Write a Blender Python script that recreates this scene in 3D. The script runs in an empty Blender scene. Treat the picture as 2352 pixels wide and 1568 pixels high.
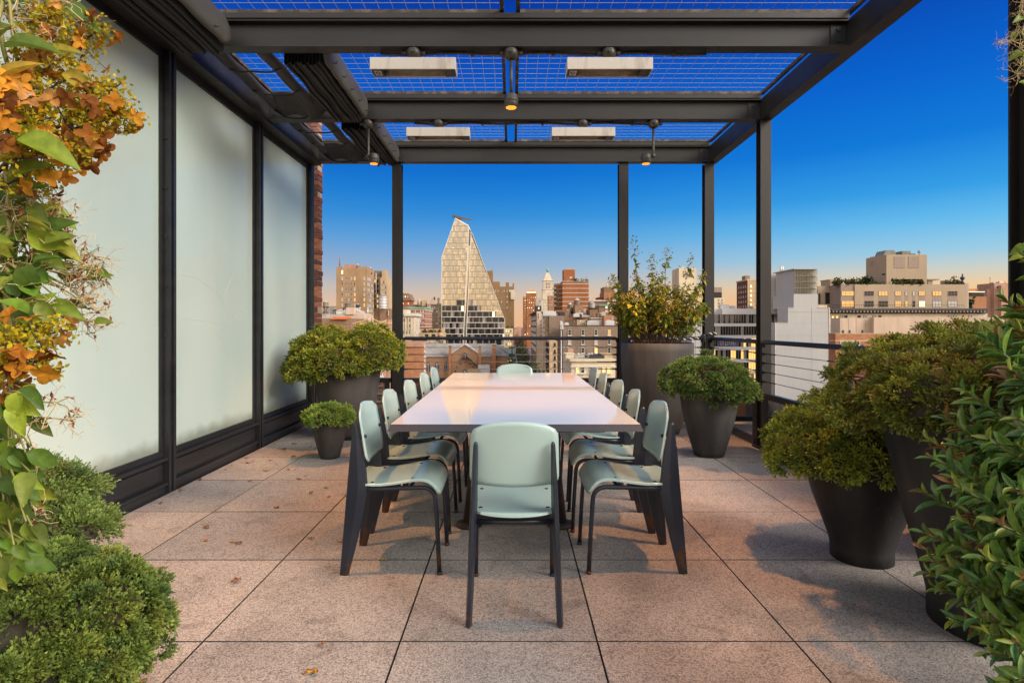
import bpy, math, random
import numpy as np
from mathutils import Vector, Matrix

C = bpy.context.scene.collection
scene = bpy.context.scene
PI = math.pi
R = math.radians

# ------------------------------------------------------------------ camera
F, HX, HY, EYE = 1304.0, 1177.0, 746.0, 1.222          # focal length, vanishing point (2352 x 1568 px), eye height
cam = bpy.data.objects.new('camera', bpy.data.cameras.new('camera'))
C.objects.link(cam)
cam.location = (0, 0, EYE)
cam.rotation_euler = (R(90), 0, 0)
cam.data.sensor_width = 36
cam.data.lens = 36 * F / 2352
cam.data.shift_x = -(HX - 1176) / 2352
cam.data.shift_y = -(784 - HY) / 2352
cam.data.clip_start = 0.05
cam.data.clip_end = 9000
scene.camera = cam

# ------------------------------------------------------------------ sky, sun, exposure
def s2l(c):
    c = c / 255.0
    return c / 12.92 if c <= 0.04045 else ((c + 0.055) / 1.055) ** 2.4
EXPO = 0.38
def srgb(r, g, b, k=2 ** -0.38):      # sky colours as the photograph shows them, before the exposure
    return (s2l(r) * k, s2l(g) * k, s2l(b) * k, 1.0)

SUN_EL, SUN_AZ = 30.0, 119.0        # degrees; azimuth clockwise from +Y (behind and to the right of the camera)
world = bpy.data.worlds.new('World')
scene.world = world
world.use_nodes = True
wn, wl = world.node_tree.nodes, world.node_tree.links
wn.clear()
def ramp_node(tree, stops, interp='LINEAR'):
    r = tree.nodes.new('ShaderNodeValToRGB')
    e = r.color_ramp.elements
    r.color_ramp.interpolation = interp
    while len(e) > 1:
        e.remove(e[0])
    e[0].position = stops[0][0]; e[0].color = stops[0][1]
    for p, c in stops[1:]:
        n = e.new(p); n.color = c
    return r
tc = wn.new('ShaderNodeTexCoord')
sep = wn.new('ShaderNodeSeparateXYZ')
wl.new(tc.outputs['Generated'], sep.inputs[0])
se = lambda d: max(0.0, math.sin(R(d)))
zen = [(se(20), srgb(0, 98, 204)), (se(25), srgb(0, 76, 184)), (se(30), srgb(0, 54, 158)),
       (se(40), srgb(0, 42, 130)), (1.0, srgb(8, 40, 110))]
left = ramp_node(world.node_tree, [(0.0, srgb(232, 184, 146)), (se(2.0), srgb(226, 190, 160)), (se(3.8), srgb(196, 186, 180)), (se(5.6), srgb(150, 174, 202)),
        (se(8.5), srgb(92, 158, 216)), (se(10.7), srgb(52, 140, 214)), (se(12.8), srgb(26, 126, 211)), (se(15), srgb(8, 110, 205))] + zen)
right = ramp_node(world.node_tree, [(0.0, srgb(240, 176, 116)), (se(2.0), srgb(246, 190, 130)), (se(3.2), srgb(240, 204, 154)), (se(4.5), srgb(204, 208, 198)), (se(6.0), srgb(154, 204, 228)),
        (se(8.4), srgb(102, 188, 236)), (se(11), srgb(50, 158, 230)), (se(15), srgb(8, 122, 218))] + zen)
back = ramp_node(world.node_tree, [(0.0, (1.25, 0.85, 0.48, 1)), (se(6), (1.30, 1.0, 0.70, 1)), (se(15), (1.25, 1.08, 0.90, 1)),
        (se(30), (1.05, 1.0, 0.98, 1)), (se(50), (0.75, 0.80, 0.90, 1)), (1.0, (0.30, 0.42, 0.60, 1))])
for r_ in (left, right, back):
    wl.new(sep.outputs['Z'], r_.inputs[0])
def maprange(src, a, b):
    m = wn.new('ShaderNodeMapRange'); m.interpolation_type = 'SMOOTHSTEP'
    m.inputs['From Min'].default_value = a; m.inputs['From Max'].default_value = b
    wl.new(src, m.inputs['Value'])
    return m.outputs[0]
def wmix(f, a, b):
    m = wn.new('ShaderNodeMix'); m.data_type = 'RGBA'
    wl.new(f, m.inputs[0]); wl.new(a, m.inputs[6]); wl.new(b, m.inputs[7])
    return m.outputs[2]
front = wmix(maprange(sep.outputs['X'], -0.20, 0.75), left.outputs[0], right.outputs[0])
allsky = wmix(maprange(sep.outputs['Y'], 0.30, -0.35), front, back.outputs[0])
bg = wn.new('ShaderNodeBackground'); bg.inputs['Strength'].default_value = 1.0
wl.new(allsky, bg.inputs['Color'])
nish = wn.new('ShaderNodeTexSky'); nish.sky_type = 'NISHITA'; nish.sun_disc = False
nish.sun_elevation = R(SUN_EL); nish.sun_rotation = R(SUN_AZ)
bg2 = wn.new('ShaderNodeBackground'); bg2.inputs['Strength'].default_value = 0.0016
wl.new(nish.outputs[0], bg2.inputs['Color'])
addsh = wn.new('ShaderNodeAddShader')
wl.new(bg.outputs[0], addsh.inputs[0]); wl.new(bg2.outputs[0], addsh.inputs[1])
wout = wn.new('ShaderNodeOutputWorld')
wl.new(addsh.outputs[0], wout.inputs['Surface'])

sun = bpy.data.objects.new('sun', bpy.data.lights.new('sun', 'SUN'))
C.objects.link(sun)
sun.data.energy = 3.7
sun.data.angle = R(34)
sun.data.color = (1.0, 0.90, 0.80)
sd = Vector((math.sin(R(SUN_AZ)) * math.cos(R(SUN_EL)), math.cos(R(SUN_AZ)) * math.cos(R(SUN_EL)), math.sin(R(SUN_EL))))
sun.rotation_euler = sd.to_track_quat('Z', 'Y').to_euler()
sun.location = (4, -8, 12)
scene.view_settings.view_transform = 'Standard'
scene.view_settings.look = 'None'
scene.view_settings.exposure = EXPO
scene.view_settings.gamma = 1.0
scene.cycles.max_bounces = 6
scene.cycles.diffuse_bounces = 3
scene.cycles.glossy_bounces = 3
scene.cycles.transmission_bounces = 4
scene.cycles.transparent_max_bounces = 8
scene.cycles.caustics_reflective = False
scene.cycles.caustics_refractive = False
scene.cycles.use_denoising = True
scene.cycles.sample_clamp_indirect = 6.0

# ------------------------------------------------------------------ helpers
rnd = random.Random(7)
def PXX(px, D): return (px - HX) * D / F
def PZ(py, D): return EYE - (py - HY) * D / F

def wloc(o):
    v = Vector((0, 0, 0))
    while o is not None:
        v += Vector(o.location); o = o.parent
    return v

class MB:
    """collects shapes in world coordinates; build() links them as one mesh object"""
    def __init__(self): self.v = []; self.f = []; self.m = []; self.s = []
    def add(self, vs, fs, mi=0, smooth=False):
        b = len(self.v)
        self.v += [tuple(p) for p in vs]
        for f in fs:
            self.f.append([i + b for i in f]); self.m.append(mi); self.s.append(smooth)
        return self
    def box(self, x0, x1, y0, y1, z0, z1, mi=0):
        vs = [(x0, y0, z0), (x1, y0, z0), (x1, y1, z0), (x0, y1, z0), (x0, y0, z1), (x1, y0, z1), (x1, y1, z1), (x0, y1, z1)]
        return self.add(vs, [(0, 3, 2, 1), (4, 5, 6, 7), (0, 1, 5, 4), (1, 2, 6, 5), (2, 3, 7, 6), (3, 0, 4, 7)], mi)
    def prism(self, poly, axis, a, b, mi=0, smooth=False):
        """polygon of 2D points, extruded from a to b along axis (x: points are y,z; y: x,z; z: x,y)"""
        n = len(poly)
        def P(p, t):
            return (t, p[0], p[1]) if axis == 'x' else (p[0], t, p[1]) if axis == 'y' else (p[0], p[1], t)
        area = sum(poly[i][0] * poly[(i + 1) % n][1] - poly[(i + 1) % n][0] * poly[i][1] for i in range(n))
        flip = (area < 0) != (axis == 'y')
        vs = [P(p, a) for p in poly] + [P(p, b) for p in poly]
        fs = [list(range(n - 1, -1, -1)), list(range(n, 2 * n))] + [[i, (i + 1) % n, n + (i + 1) % n, n + i] for i in range(n)]
        if flip: fs = [f[::-1] for f in fs]
        self.add(vs, fs[:2], mi, False)
        b0 = len(self.v) - 2 * n
        for f in fs[2:]:
            self.f.append([i + b0 for i in f]); self.m.append(mi); self.s.append(smooth)
        return self
    def tube(self, pts, r, seg=10, mi=0, cap=True, smooth=True):
        pts = [Vector(p) for p in pts]
        rs = r if isinstance(r, (list, tuple)) else [r] * len(pts)
        vs, fs = [], []
        up = Vector((0, 0, 1))
        t0 = (pts[1] - pts[0]).normalized()
        if abs(t0.dot(up)) > 0.95: up = Vector((1, 0, 0))
        n = (up - t0 * up.dot(t0)).normalized()
        for i, p in enumerate(pts):
            t = (pts[min(i + 1, len(pts) - 1)] - pts[max(i - 1, 0)]).normalized()
            n = (n - t * n.dot(t))
            n = n.normalized() if n.length > 1e-6 else t.orthogonal().normalized()
            b = t.cross(n)
            for k in range(seg):
                a = 2 * PI * k / seg
                vs.append(p + (n * math.cos(a) + b * math.sin(a)) * rs[i])
        for i in range(len(pts) - 1):
            for k in range(seg):
                k2 = (k + 1) % seg
                fs.append([i * seg + k, i * seg + k2, (i + 1) * seg + k2, (i + 1) * seg + k])
        self.add(vs, fs, mi, smooth)
        if cap:
            e = (len(pts) - 1) * seg
            b0 = len(self.v) - len(vs)
            self.f.append([b0 + k for k in range(seg - 1, -1, -1)]); self.m.append(mi); self.s.append(False)
            self.f.append([b0 + e + k for k in range(seg)]); self.m.append(mi); self.s.append(False)
        return self
    def lathe(self, c, prof, seg=32, mi=0, smooth=True):
        """profile of (radius, z), turned round the vertical through c"""
        vs, fs = [], []
        for r, z in prof:
            for k in range(seg):
                a = 2 * PI * k / seg
                vs.append((c[0] + r * math.cos(a), c[1] + r * math.sin(a), c[2] + z))
        for i in range(len(prof) - 1):
            for k in range(seg):
                k2 = (k + 1) % seg
                fs.append([i * seg + k, i * seg + k2, (i + 1) * seg + k2, (i + 1) * seg + k])
        self.add(vs, fs, mi, smooth)
        b0 = len(self.v) - len(vs)
        if prof[0][0] > 1e-4:
            self.f.append([b0 + k for k in range(seg - 1, -1, -1)]); self.m.append(mi); self.s.append(False)
        if prof[-1][0] > 1e-4:
            e = (len(prof) - 1) * seg
            self.f.append([b0 + e + k for k in range(seg)]); self.m.append(mi); self.s.append(False)
        return self
    def sheet(self, grid, thick, mi=0):
        """closed shell of given thickness from a grid of points (rows x cols)"""
        g = np.array(grid, float)
        du = np.gradient(g, axis=1); dv = np.gradient(g, axis=0)
        n = np.cross(du, dv); n /= (np.linalg.norm(n, axis=2, keepdims=True) + 1e-12)
        nr, nc = g.shape[:2]
        A = (g + n * thick / 2).reshape(-1, 3); B = (g - n * thick / 2).reshape(-1, 3)
        N = nr * nc
        fs = []
        for i in range(nr - 1):
            for j in range(nc - 1):
                a, b, c, d = i * nc + j, i * nc + j + 1, (i + 1) * nc + j + 1, (i + 1) * nc + j
                fs.append([a, b, c, d]); fs.append([N + d, N + c, N + b, N + a])
        self.add(list(map(tuple, A)) + list(map(tuple, B)), fs, mi, True)
        b0 = len(self.v) - 2 * N
        ring = [j for j in range(nc)] + [i * nc + nc - 1 for i in range(1, nr)] + [(nr - 1) * nc + j for j in range(nc - 2, -1, -1)] + [i * nc for i in range(nr - 2, 0, -1)]
        for k in range(len(ring)):
            a, b = ring[k], ring[(k + 1) % len(ring)]
            self.f.append([b0 + b, b0 + a, b0 + N + a, b0 + N + b]); self.m.append(mi); self.s.append(False)
        return self
    def mesh(self, name, mats, off=(0, 0, 0)):
        me = bpy.data.meshes.new(name)
        me.from_pydata([(p[0] - off[0], p[1] - off[1], p[2] - off[2]) for p in self.v], [], self.f)
        for m in (mats if isinstance(mats, (list, tuple)) else [mats]):
            me.materials.append(m)
        me.polygons.foreach_set('material_index', self.m)
        me.polygons.foreach_set('use_smooth', self.s)
        me.update()
        return me
    def build(self, name, mats, parent=None, origin=None):
        off = wloc(parent) if parent is not None else Vector(origin or (0, 0, 0))
        o = bpy.data.objects.new(name, self.mesh(name, mats, off))
        C.objects.link(o)
        if parent is not None: o.parent = parent
        else: o.location = off
        return o

def tag(o, label=None, cat=None, group=None, kind=None):
    if label: o['label'] = label
    if cat: o['category'] = cat
    if group: o['group'] = group
    if kind: o['kind'] = kind
    return o
def thing(name, loc, label, cat, group=None):
    o = bpy.data.objects.new(name, None); C.objects.link(o)
    o.location = loc; o.empty_display_size = 0.2
    return tag(o, label, cat, group)
def copy_tree(o, parent=None):
    c = o.copy(); C.objects.link(c)
    if parent is not None: c.parent = parent
    for ch in list(o.children): copy_tree(ch, c)
    return c
def bevel(o, w, seg=2):
    m = o.modifiers.new('bevel', 'BEVEL'); m.width = w; m.segments = seg; m.limit_method = 'ANGLE'; m.angle_limit = R(40)
    return o

# ------------------------------------------------------------------ materials
def pmat(name, col, rough=0.6, metal=0.0, spec=0.5, **kw):
    m = bpy.data.materials.new(name); m.use_nodes = True
    b = m.node_tree.nodes['Principled BSDF']
    b.inputs['Base Color'].default_value = col if len(col) == 4 else (*col, 1)
    b.inputs['Roughness'].default_value = rough
    b.inputs['Metallic'].default_value = metal
    b.inputs['Specular IOR Level'].default_value = spec
    for k, v in kw.items(): b.inputs[k].default_value = v
    return m
def tex(m, kind, scale, detail=4.0, coord='Object', vec=None, **kw):
    nt = m.node_tree
    t = nt.nodes.new(kind)
    c = nt.nodes.new('ShaderNodeTexCoord')
    src = c.outputs[coord]
    if vec:
        mp = nt.nodes.new('ShaderNodeMapping'); mp.inputs['Scale'].default_value = vec
        nt.links.new(src, mp.inputs[0]); src = mp.outputs[0]
    nt.links.new(src, t.inputs['Vector'])
    t.inputs['Scale'].default_value = scale
    if 'Detail' in t.inputs: t.inputs['Detail'].default_value = detail
    for k, v in kw.items(): t.inputs[k].default_value = v
    return t
def rgbramp(m, src, stops):
    r = ramp_node(m.node_tree, stops); m.node_tree.links.new(src, r.inputs[0]); return r.outputs[0]
def mixc(m, fac, a, b, mode='MIX'):
    nt = m.node_tree
    x = nt.nodes.new('ShaderNodeMix'); x.data_type = 'RGBA'; x.blend_type = mode
    for i, s in ((0, fac), (6, a), (7, b)):
        if hasattr(s, 'links'): nt.links.new(s, x.inputs[i])
        else: x.inputs[i].default_value = s if i == 0 else ((*s, 1) if len(s) == 3 else s)
    return x.outputs[2]
def setc(m, sock, name='Base Color'):
    m.node_tree.links.new(sock, m.node_tree.nodes['Principled BSDF'].inputs[name]); return m
def bump(m, src, strength=0.3, dist=0.01):
    nt = m.node_tree
    b = nt.nodes.new('ShaderNodeBump'); b.inputs['Strength'].default_value = strength; b.inputs['Distance'].default_value = dist
    nt.links.new(src, b.inputs['Height']); nt.links.new(b.outputs[0], nt.nodes['Principled BSDF'].inputs['Normal']); return m
def worn(name, c1, c2, scale=3.0, rough=0.5, vec=None, lo=0.35, hi=0.7, bmp=0.0, **kw):
    m = pmat(name, c1, rough, **kw)
    n = tex(m, 'ShaderNodeTexNoise', scale, 6.0, vec=vec)
    setc(m, rgbramp(m, n.outputs[0], [(lo, (*c1[:3], 1)), (hi, (*c2[:3], 1))]))
    if bmp: bump(m, n.outputs[0], bmp, 0.005)
    return m
def emis(name, col, st):
    m = bpy.data.materials.new(name); m.use_nodes = True
    b = m.node_tree.nodes['Principled BSDF']
    b.inputs['Base Color'].default_value = (*col[:3], 1)
    b.inputs['Emission Color'].default_value = (*col[:3], 1); b.inputs['Emission Strength'].default_value = st
    return m

M = {}
# dark bronze steel with faint brushed streaks and a little rust
def steel(name, c, c2, vec, rough=0.42):
    m = pmat(name, c, rough)
    n = tex(m, 'ShaderNodeTexNoise', 2.2, 8.0, vec=vec)
    base = rgbramp(m, n.outputs[0], [(0.3, (*c, 1)), (0.72, (*c2, 1))])
    n2 = tex(m, 'ShaderNodeTexNoise', 9.0, 8.0)
    rf = rgbramp(m, n2.outputs[0], [(0.66, (0, 0, 0, 1)), (0.76, (0.45, 0.45, 0.45, 1))])
    setc(m, mixc(m, rf, base, (0.055, 0.028, 0.015)))
    n3 = tex(m, 'ShaderNodeTexNoise', 60, 3.0, vec=vec)
    setc(m, rgbramp(m, n3.outputs[0], [(0.3, (rough - .1,) * 3 + (1,)), (0.7, (rough + .15,) * 3 + (1,))]), 'Roughness')
    return m
M['steel'] = steel('bronze_steel', (0.015, 0.014, 0.0135), (0.030, 0.0275, 0.026), (0.4, 3, 3))
M['steel_post'] = steel('bronze_steel_post', (0.014, 0.0125, 0.012), (0.026, 0.0235, 0.022), (3, 3, 0.4))
M['steel_dark'] = steel('black_painted_steel', (0.014, 0.015, 0.017), (0.027, 0.028, 0.031), (2, 0.6, 4), 0.38)
M['rust_bar'] = worn('rusty_frame_steel', (0.05, 0.04, 0.032), (0.20, 0.15, 0.11), 14, 0.7, lo=.45, hi=.75)
M['wire'] = pmat('galvanised_wire', (0.34, 0.36, 0.40), 0.4, 0.2)
M['cable'] = pmat('stainless_cable', (0.55, 0.53, 0.50), 0.3, 0.9)
M['brass'] = pmat('aged_brass', (0.42, 0.30, 0.16), 0.5, 0.5)
M['zinc'] = worn('cast_zinc', (0.045, 0.042, 0.036), (0.10, 0.095, 0.08), 20, 0.5, metal=0.3)
# frosted glass
def frosted():
    m = bpy.data.materials.new('frosted_glass'); m.use_nodes = True
    nt = m.node_tree; nt.nodes.clear()
    out = nt.nodes.new('ShaderNodeOutputMaterial')
    d = nt.nodes.new('ShaderNodeBsdfDiffuse'); t = nt.nodes.new('ShaderNodeBsdfTranslucent'); g = nt.nodes.new('ShaderNodeBsdfGlossy')
    c = nt.nodes.new('ShaderNodeTexCoord')
    n = nt.nodes.new('ShaderNodeTexNoise'); n.inputs['Scale'].default_value = 1.6; n.inputs['Detail'].default_value = 7
    mp = nt.nodes.new('ShaderNodeMapping'); mp.inputs['Scale'].default_value = (1, 1.6, 0.35); nt.links.new(c.outputs['Object'], mp.inputs[0]); nt.links.new(mp.outputs[0], n.inputs['Vector'])
    r = ramp_node(nt, [(0.3, (0.66, 0.82, 0.75, 1)), (0.7, (0.75, 0.87, 0.785, 1))]); nt.links.new(n.outputs[0], r.inputs[0])
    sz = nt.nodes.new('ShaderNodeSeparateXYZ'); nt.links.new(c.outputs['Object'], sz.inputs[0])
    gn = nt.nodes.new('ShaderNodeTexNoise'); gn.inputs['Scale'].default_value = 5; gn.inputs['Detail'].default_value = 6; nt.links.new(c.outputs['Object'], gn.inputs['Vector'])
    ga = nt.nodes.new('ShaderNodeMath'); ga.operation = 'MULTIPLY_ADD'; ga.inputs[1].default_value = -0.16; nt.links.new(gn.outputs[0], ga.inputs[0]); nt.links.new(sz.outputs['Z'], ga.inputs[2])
    gr = ramp_node(nt, [(0.24, (0.50, 0.48, 0.43, 1)), (0.33, (1, 1, 1, 1))]); nt.links.new(ga.outputs[0], gr.inputs[0])      # grime along the bottom edge, doubling as the frame's blurred shadow in the colour
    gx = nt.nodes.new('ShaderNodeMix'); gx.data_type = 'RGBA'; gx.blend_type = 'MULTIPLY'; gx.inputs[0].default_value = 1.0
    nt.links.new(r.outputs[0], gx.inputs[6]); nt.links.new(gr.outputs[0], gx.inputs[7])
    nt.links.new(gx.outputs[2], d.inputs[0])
    t.inputs[0].default_value = (0.80, 0.93, 0.87, 1)
    g.inputs[0].default_value = (0.95, 1, 0.98, 1); g.inputs['Roughness'].default_value = 0.2
    m1 = nt.nodes.new('ShaderNodeMixShader'); m1.inputs[0].default_value = 0.28
    nt.links.new(d.outputs[0], m1.inputs[1]); nt.links.new(t.outputs[0], m1.inputs[2])
    fr = nt.nodes.new('ShaderNodeFresnel'); fr.inputs[0].default_value = 1.5
    m2 = nt.nodes.new('ShaderNodeMixShader')
    nt.links.new(fr.outputs[0], m2.inputs[0]); nt.links.new(m1.outputs[0], m2.inputs[1]); nt.links.new(g.outputs[0], m2.inputs[2])
    nt.links.new(m2.outputs[0], out.inputs[0])
    return m
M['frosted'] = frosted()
def clearglass(name, tint, refl=1.45):
    m = bpy.data.materials.new(name); m.use_nodes = True
    nt = m.node_tree; nt.nodes.clear()
    out = nt.nodes.new('ShaderNodeOutputMaterial')
    t = nt.nodes.new('ShaderNodeBsdfTransparent'); t.inputs[0].default_value = (*tint, 1)
    g = nt.nodes.new('ShaderNodeBsdfGlossy'); g.inputs['Roughness'].default_value = 0.03
    fr = nt.nodes.new('ShaderNodeFresnel'); fr.inputs[0].default_value = refl
    x = nt.nodes.new('ShaderNodeMixShader')
    nt.links.new(fr.outputs[0], x.inputs[0]); nt.links.new(t.outputs[0], x.inputs[1]); nt.links.new(g.outputs[0], x.inputs[2])
    nt.links.new(x.outputs[0], out.inputs[0])
    return m
M['rail_glass'] = clearglass('grey_rail_glass', (0.45, 0.42, 0.40))
# pavers
def paver():
    m = pmat('exposed_aggregate_paver', (0.4, 0.33, 0.28), 0.85, spec=0.3)
    nt = m.node_tree
    fine = tex(m, 'ShaderNodeTexNoise', 190, 2.0)
    vor = tex(m, 'ShaderNodeTexVoronoi', 150)
    sep_ = nt.nodes.new('ShaderNodeSeparateColor'); nt.links.new(vor.outputs['Color'], sep_.inputs[0])
    peb = rgbramp(m, sep_.outputs[0], [(0.0, (0.10, 0.092, 0.088, 1)), (0.18, (0.205, 0.188, 0.178, 1)), (0.55, (0.298, 0.274, 0.259, 1)), (0.85, (0.38, 0.352, 0.333, 1)), (1.0, (0.51, 0.48, 0.46, 1))])
    gr = rgbramp(m, fine.outputs[0], [(0.32, (0.55, 0.53, 0.52, 1)), (0.62, (1.12, 1.10, 1.08, 1))])
    a = mixc(m, 1.0, peb, gr, 'MULTIPLY')
    big = tex(m, 'ShaderNodeTexNoise', 1.4, 7.0)
    st = rgbramp(m, big.outputs[0], [(0.30, (0.66, 0.66, 0.66, 1)), (0.48, (0.94, 0.93, 0.92, 1)), (0.68, (1.10, 1.06, 1.03, 1))])
    a = mixc(m, 1.0, a, st, 'MULTIPLY')
    mid = tex(m, 'ShaderNodeTexNoise', 6.0, 8.0, Distortion=0.8)
    st2 = rgbramp(m, mid.outputs[0], [(0.28, (0.72, 0.70, 0.68, 1)), (0.42, (1, 1, 1, 1))])
    a = mixc(m, 1.0, a, st2, 'MULTIPLY')
    wet = tex(m, 'ShaderNodeTexNoise', 0.75, 9.0, Distortion=0.5)
    a = mixc(m, 1.0, a, rgbramp(m, wet.outputs[0], [(0.36, (0.66, 0.66, 0.67, 1)), (0.45, (0.98, 0.98, 0.98, 1)), (0.62, (1.06, 1.05, 1.04, 1))]), 'MULTIPLY')
    geo = nt.nodes.new('ShaderNodeNewGeometry')
    tint = rgbramp(m, geo.outputs['Random Per Island'], [(0, (0.84, 0.85, 0.87, 1)), (0.5, (1.0, 0.98, 0.96, 1)), (1, (1.12, 1.06, 1.0, 1))])
    setc(m, mixc(m, 1.0, a, tint, 'MULTIPLY'))
    bump(m, vor.outputs['Distance'], 0.35, 0.003)
    return m
M['paver'] = paver()
M['joint'] = pmat('dark_joint_bed', (0.02, 0.018, 0.016), 0.9)
# furniture
def mint():
    m = pmat('mint_lacquered_plywood', (0.40, 0.52, 0.43), 0.28, **{'Coat Weight': 0.35, 'Coat Roughness': 0.16})
    n = tex(m, 'ShaderNodeTexNoise', 5, 5.0)
    setc(m, rgbramp(m, n.outputs[0], [(0.3, (0.36, 0.50, 0.475, 1)), (0.7, (0.395, 0.535, 0.505, 1))]))
    return m
M['mint'] = mint()
def navy():
    m = pmat('navy_painted_steel', (0.016, 0.023, 0.036), 0.36)
    nt = m.node_tree
    n = tex(m, 'ShaderNodeTexNoise', 16, 8.0)
    c = nt.nodes.new('ShaderNodeTexCoord'); s = nt.nodes.new('ShaderNodeSeparateXYZ'); nt.links.new(c.outputs['Object'], s.inputs[0])
    mr = nt.nodes.new('ShaderNodeMapRange'); mr.inputs['From Min'].default_value = 0.18; mr.inputs['From Max'].default_value = 0.0
    mr.inputs['To Min'].default_value = 0.0; mr.inputs['To Max'].default_value = 0.20
    nt.links.new(s.outputs['Z'], mr.inputs['Value'])
    ad = nt.nodes.new('ShaderNodeMath'); ad.operation = 'ADD'; nt.links.new(n.outputs[0], ad.inputs[0]); nt.links.new(mr.outputs[0], ad.inputs[1])
    f = rgbramp(m, ad.outputs[0], [(0.66, (0, 0, 0, 1)), (0.74, (1, 1, 1, 1))])
    n2 = tex(m, 'ShaderNodeTexNoise', 5, 4.0)
    paint = rgbramp(m, n2.outputs[0], [(0.3, (0.008, 0.013, 0.024, 1)), (0.7, (0.015, 0.022, 0.038, 1))])
    setc(m, mixc(m, f, paint, (0.060, 0.025, 0.012)))
    return m
M['navy'] = navy()
M['screw'] = pmat('dark_screw', (0.03, 0.025, 0.02), 0.5, 0.5)
def tabletop():  # pale base colour stands in for the pink sky's reflection
    m = pmat('polished_stone_pale_sheen', (0.70, 0.57, 0.50), 0.04, spec=0.36)
    n = tex(m, 'ShaderNodeTexNoise', 320, 2.0)
    setc(m, rgbramp(m, n.outputs[0], [(0.35, (0.70, 0.655, 0.62, 1)), (0.65, (0.76, 0.715, 0.68, 1))]))
    n2 = tex(m, 'ShaderNodeTexNoise', 5, 5.0)
    setc(m, rgbramp(m, n2.outputs[0], [(0.3, (.015,) * 3 + (1,)), (0.55, (.04,) * 3 + (1,)), (0.7, (.10,) * 3 + (1,))]), 'Roughness')
    return m
M['tabletop'] = tabletop()
M['tableedge'] = worn('honed_dark_stone_edge', (0.018, 0.017, 0.023), (0.045, 0.042, 0.054), 260, 0.45)
M['ironrust'] = worn('rusty_black_iron', (0.014, 0.014, 0.016), (0.07, 0.03, 0.016), 10, 0.6, lo=.48, hi=.7)
def pot(name, c, c2):
    m = pmat(name, c, 0.62, spec=0.4)
    n = tex(m, 'ShaderNodeTexNoise', 3.5, 8.0, vec=(2.2, 2.2, 0.45))
    a = rgbramp(m, n.outputs[0], [(0.38, (*c, 1)), (0.72, (*c2, 1))])
    n2 = tex(m, 'ShaderNodeTexNoise', 38, 6.0)
    f = rgbramp(m, n2.outputs[0], [(0.66, (0, 0, 0, 1)), (0.74, (.35, .35, .35, 1))])
    setc(m, mixc(m, f, a, tuple(min(1, x * 1.8 + 0.02) for x in c2)))
    n3 = tex(m, 'ShaderNodeTexNoise', 14, 6.0)
    bump(m, n3.outputs[0], 0.12, 0.01)
    return m
M['pot_grey'] = pot('grey_composite_planter', (0.058, 0.053, 0.048), (0.098, 0.091, 0.084))
M['pot_dark'] = pot('charcoal_planter', (0.034, 0.033, 0.033), (0.075, 0.072, 0.070))
M['pot_black'] = pot('black_planter', (0.011, 0.011, 0.012), (0.034, 0.034, 0.035))
M['soil'] = worn('potting_soil', (0.02, 0.014, 0.01), (0.06, 0.042, 0.03), 30, 0.95)
M['heater_white'] = worn('weathered_white_enamel', (0.62, 0.57, 0.50), (0.42, 0.36, 0.28), 4, 0.4, vec=(5, 5, 1), lo=.5, hi=.8)
M['heater_in'] = worn('brown_reflector', (0.13, 0.095, 0.055), (0.26, 0.20, 0.12), 16, 0.5)  # mottled brown for the reflector trough and its element
M['black'] = pmat('black_plastic', (0.012, 0.012, 0.013), 0.5)
M['label_pale'] = pmat('pale_nameplate', (0.45, 0.42, 0.37), 0.5)
M['amber'] = emis('amber_lamp_lens', (1.0, 0.30, 0.025), 1.25)
def fabric(name, c, c2):
    m = pmat(name, c, 0.55, spec=0.45)
    n = tex(m, 'ShaderNodeTexNoise', 6, 5.0, vec=(1, 0.3, 1))
    setc(m, rgbramp(m, n.outputs[0], [(0.3, (*c, 1)), (0.75, (*c2, 1))]))
    n2 = tex(m, 'ShaderNodeTexNoise', 22, 4.0, vec=(1, 0.4, 1))
    bump(m, n2.outputs[0], 0.25, 0.01)
    return m
M['fabric'] = fabric('black_shade_fabric', (0.009, 0.009, 0.009), (0.020, 0.019, 0.018))
M['fabric_grey'] = fabric('grey_shade_valance', (0.045, 0.043, 0.040), (0.10, 0.096, 0.085))
M['fabric_sheer'] = fabric('charcoal_shade_fabric', (0.035, 0.032, 0.034), (0.06, 0.055, 0.056))
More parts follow.
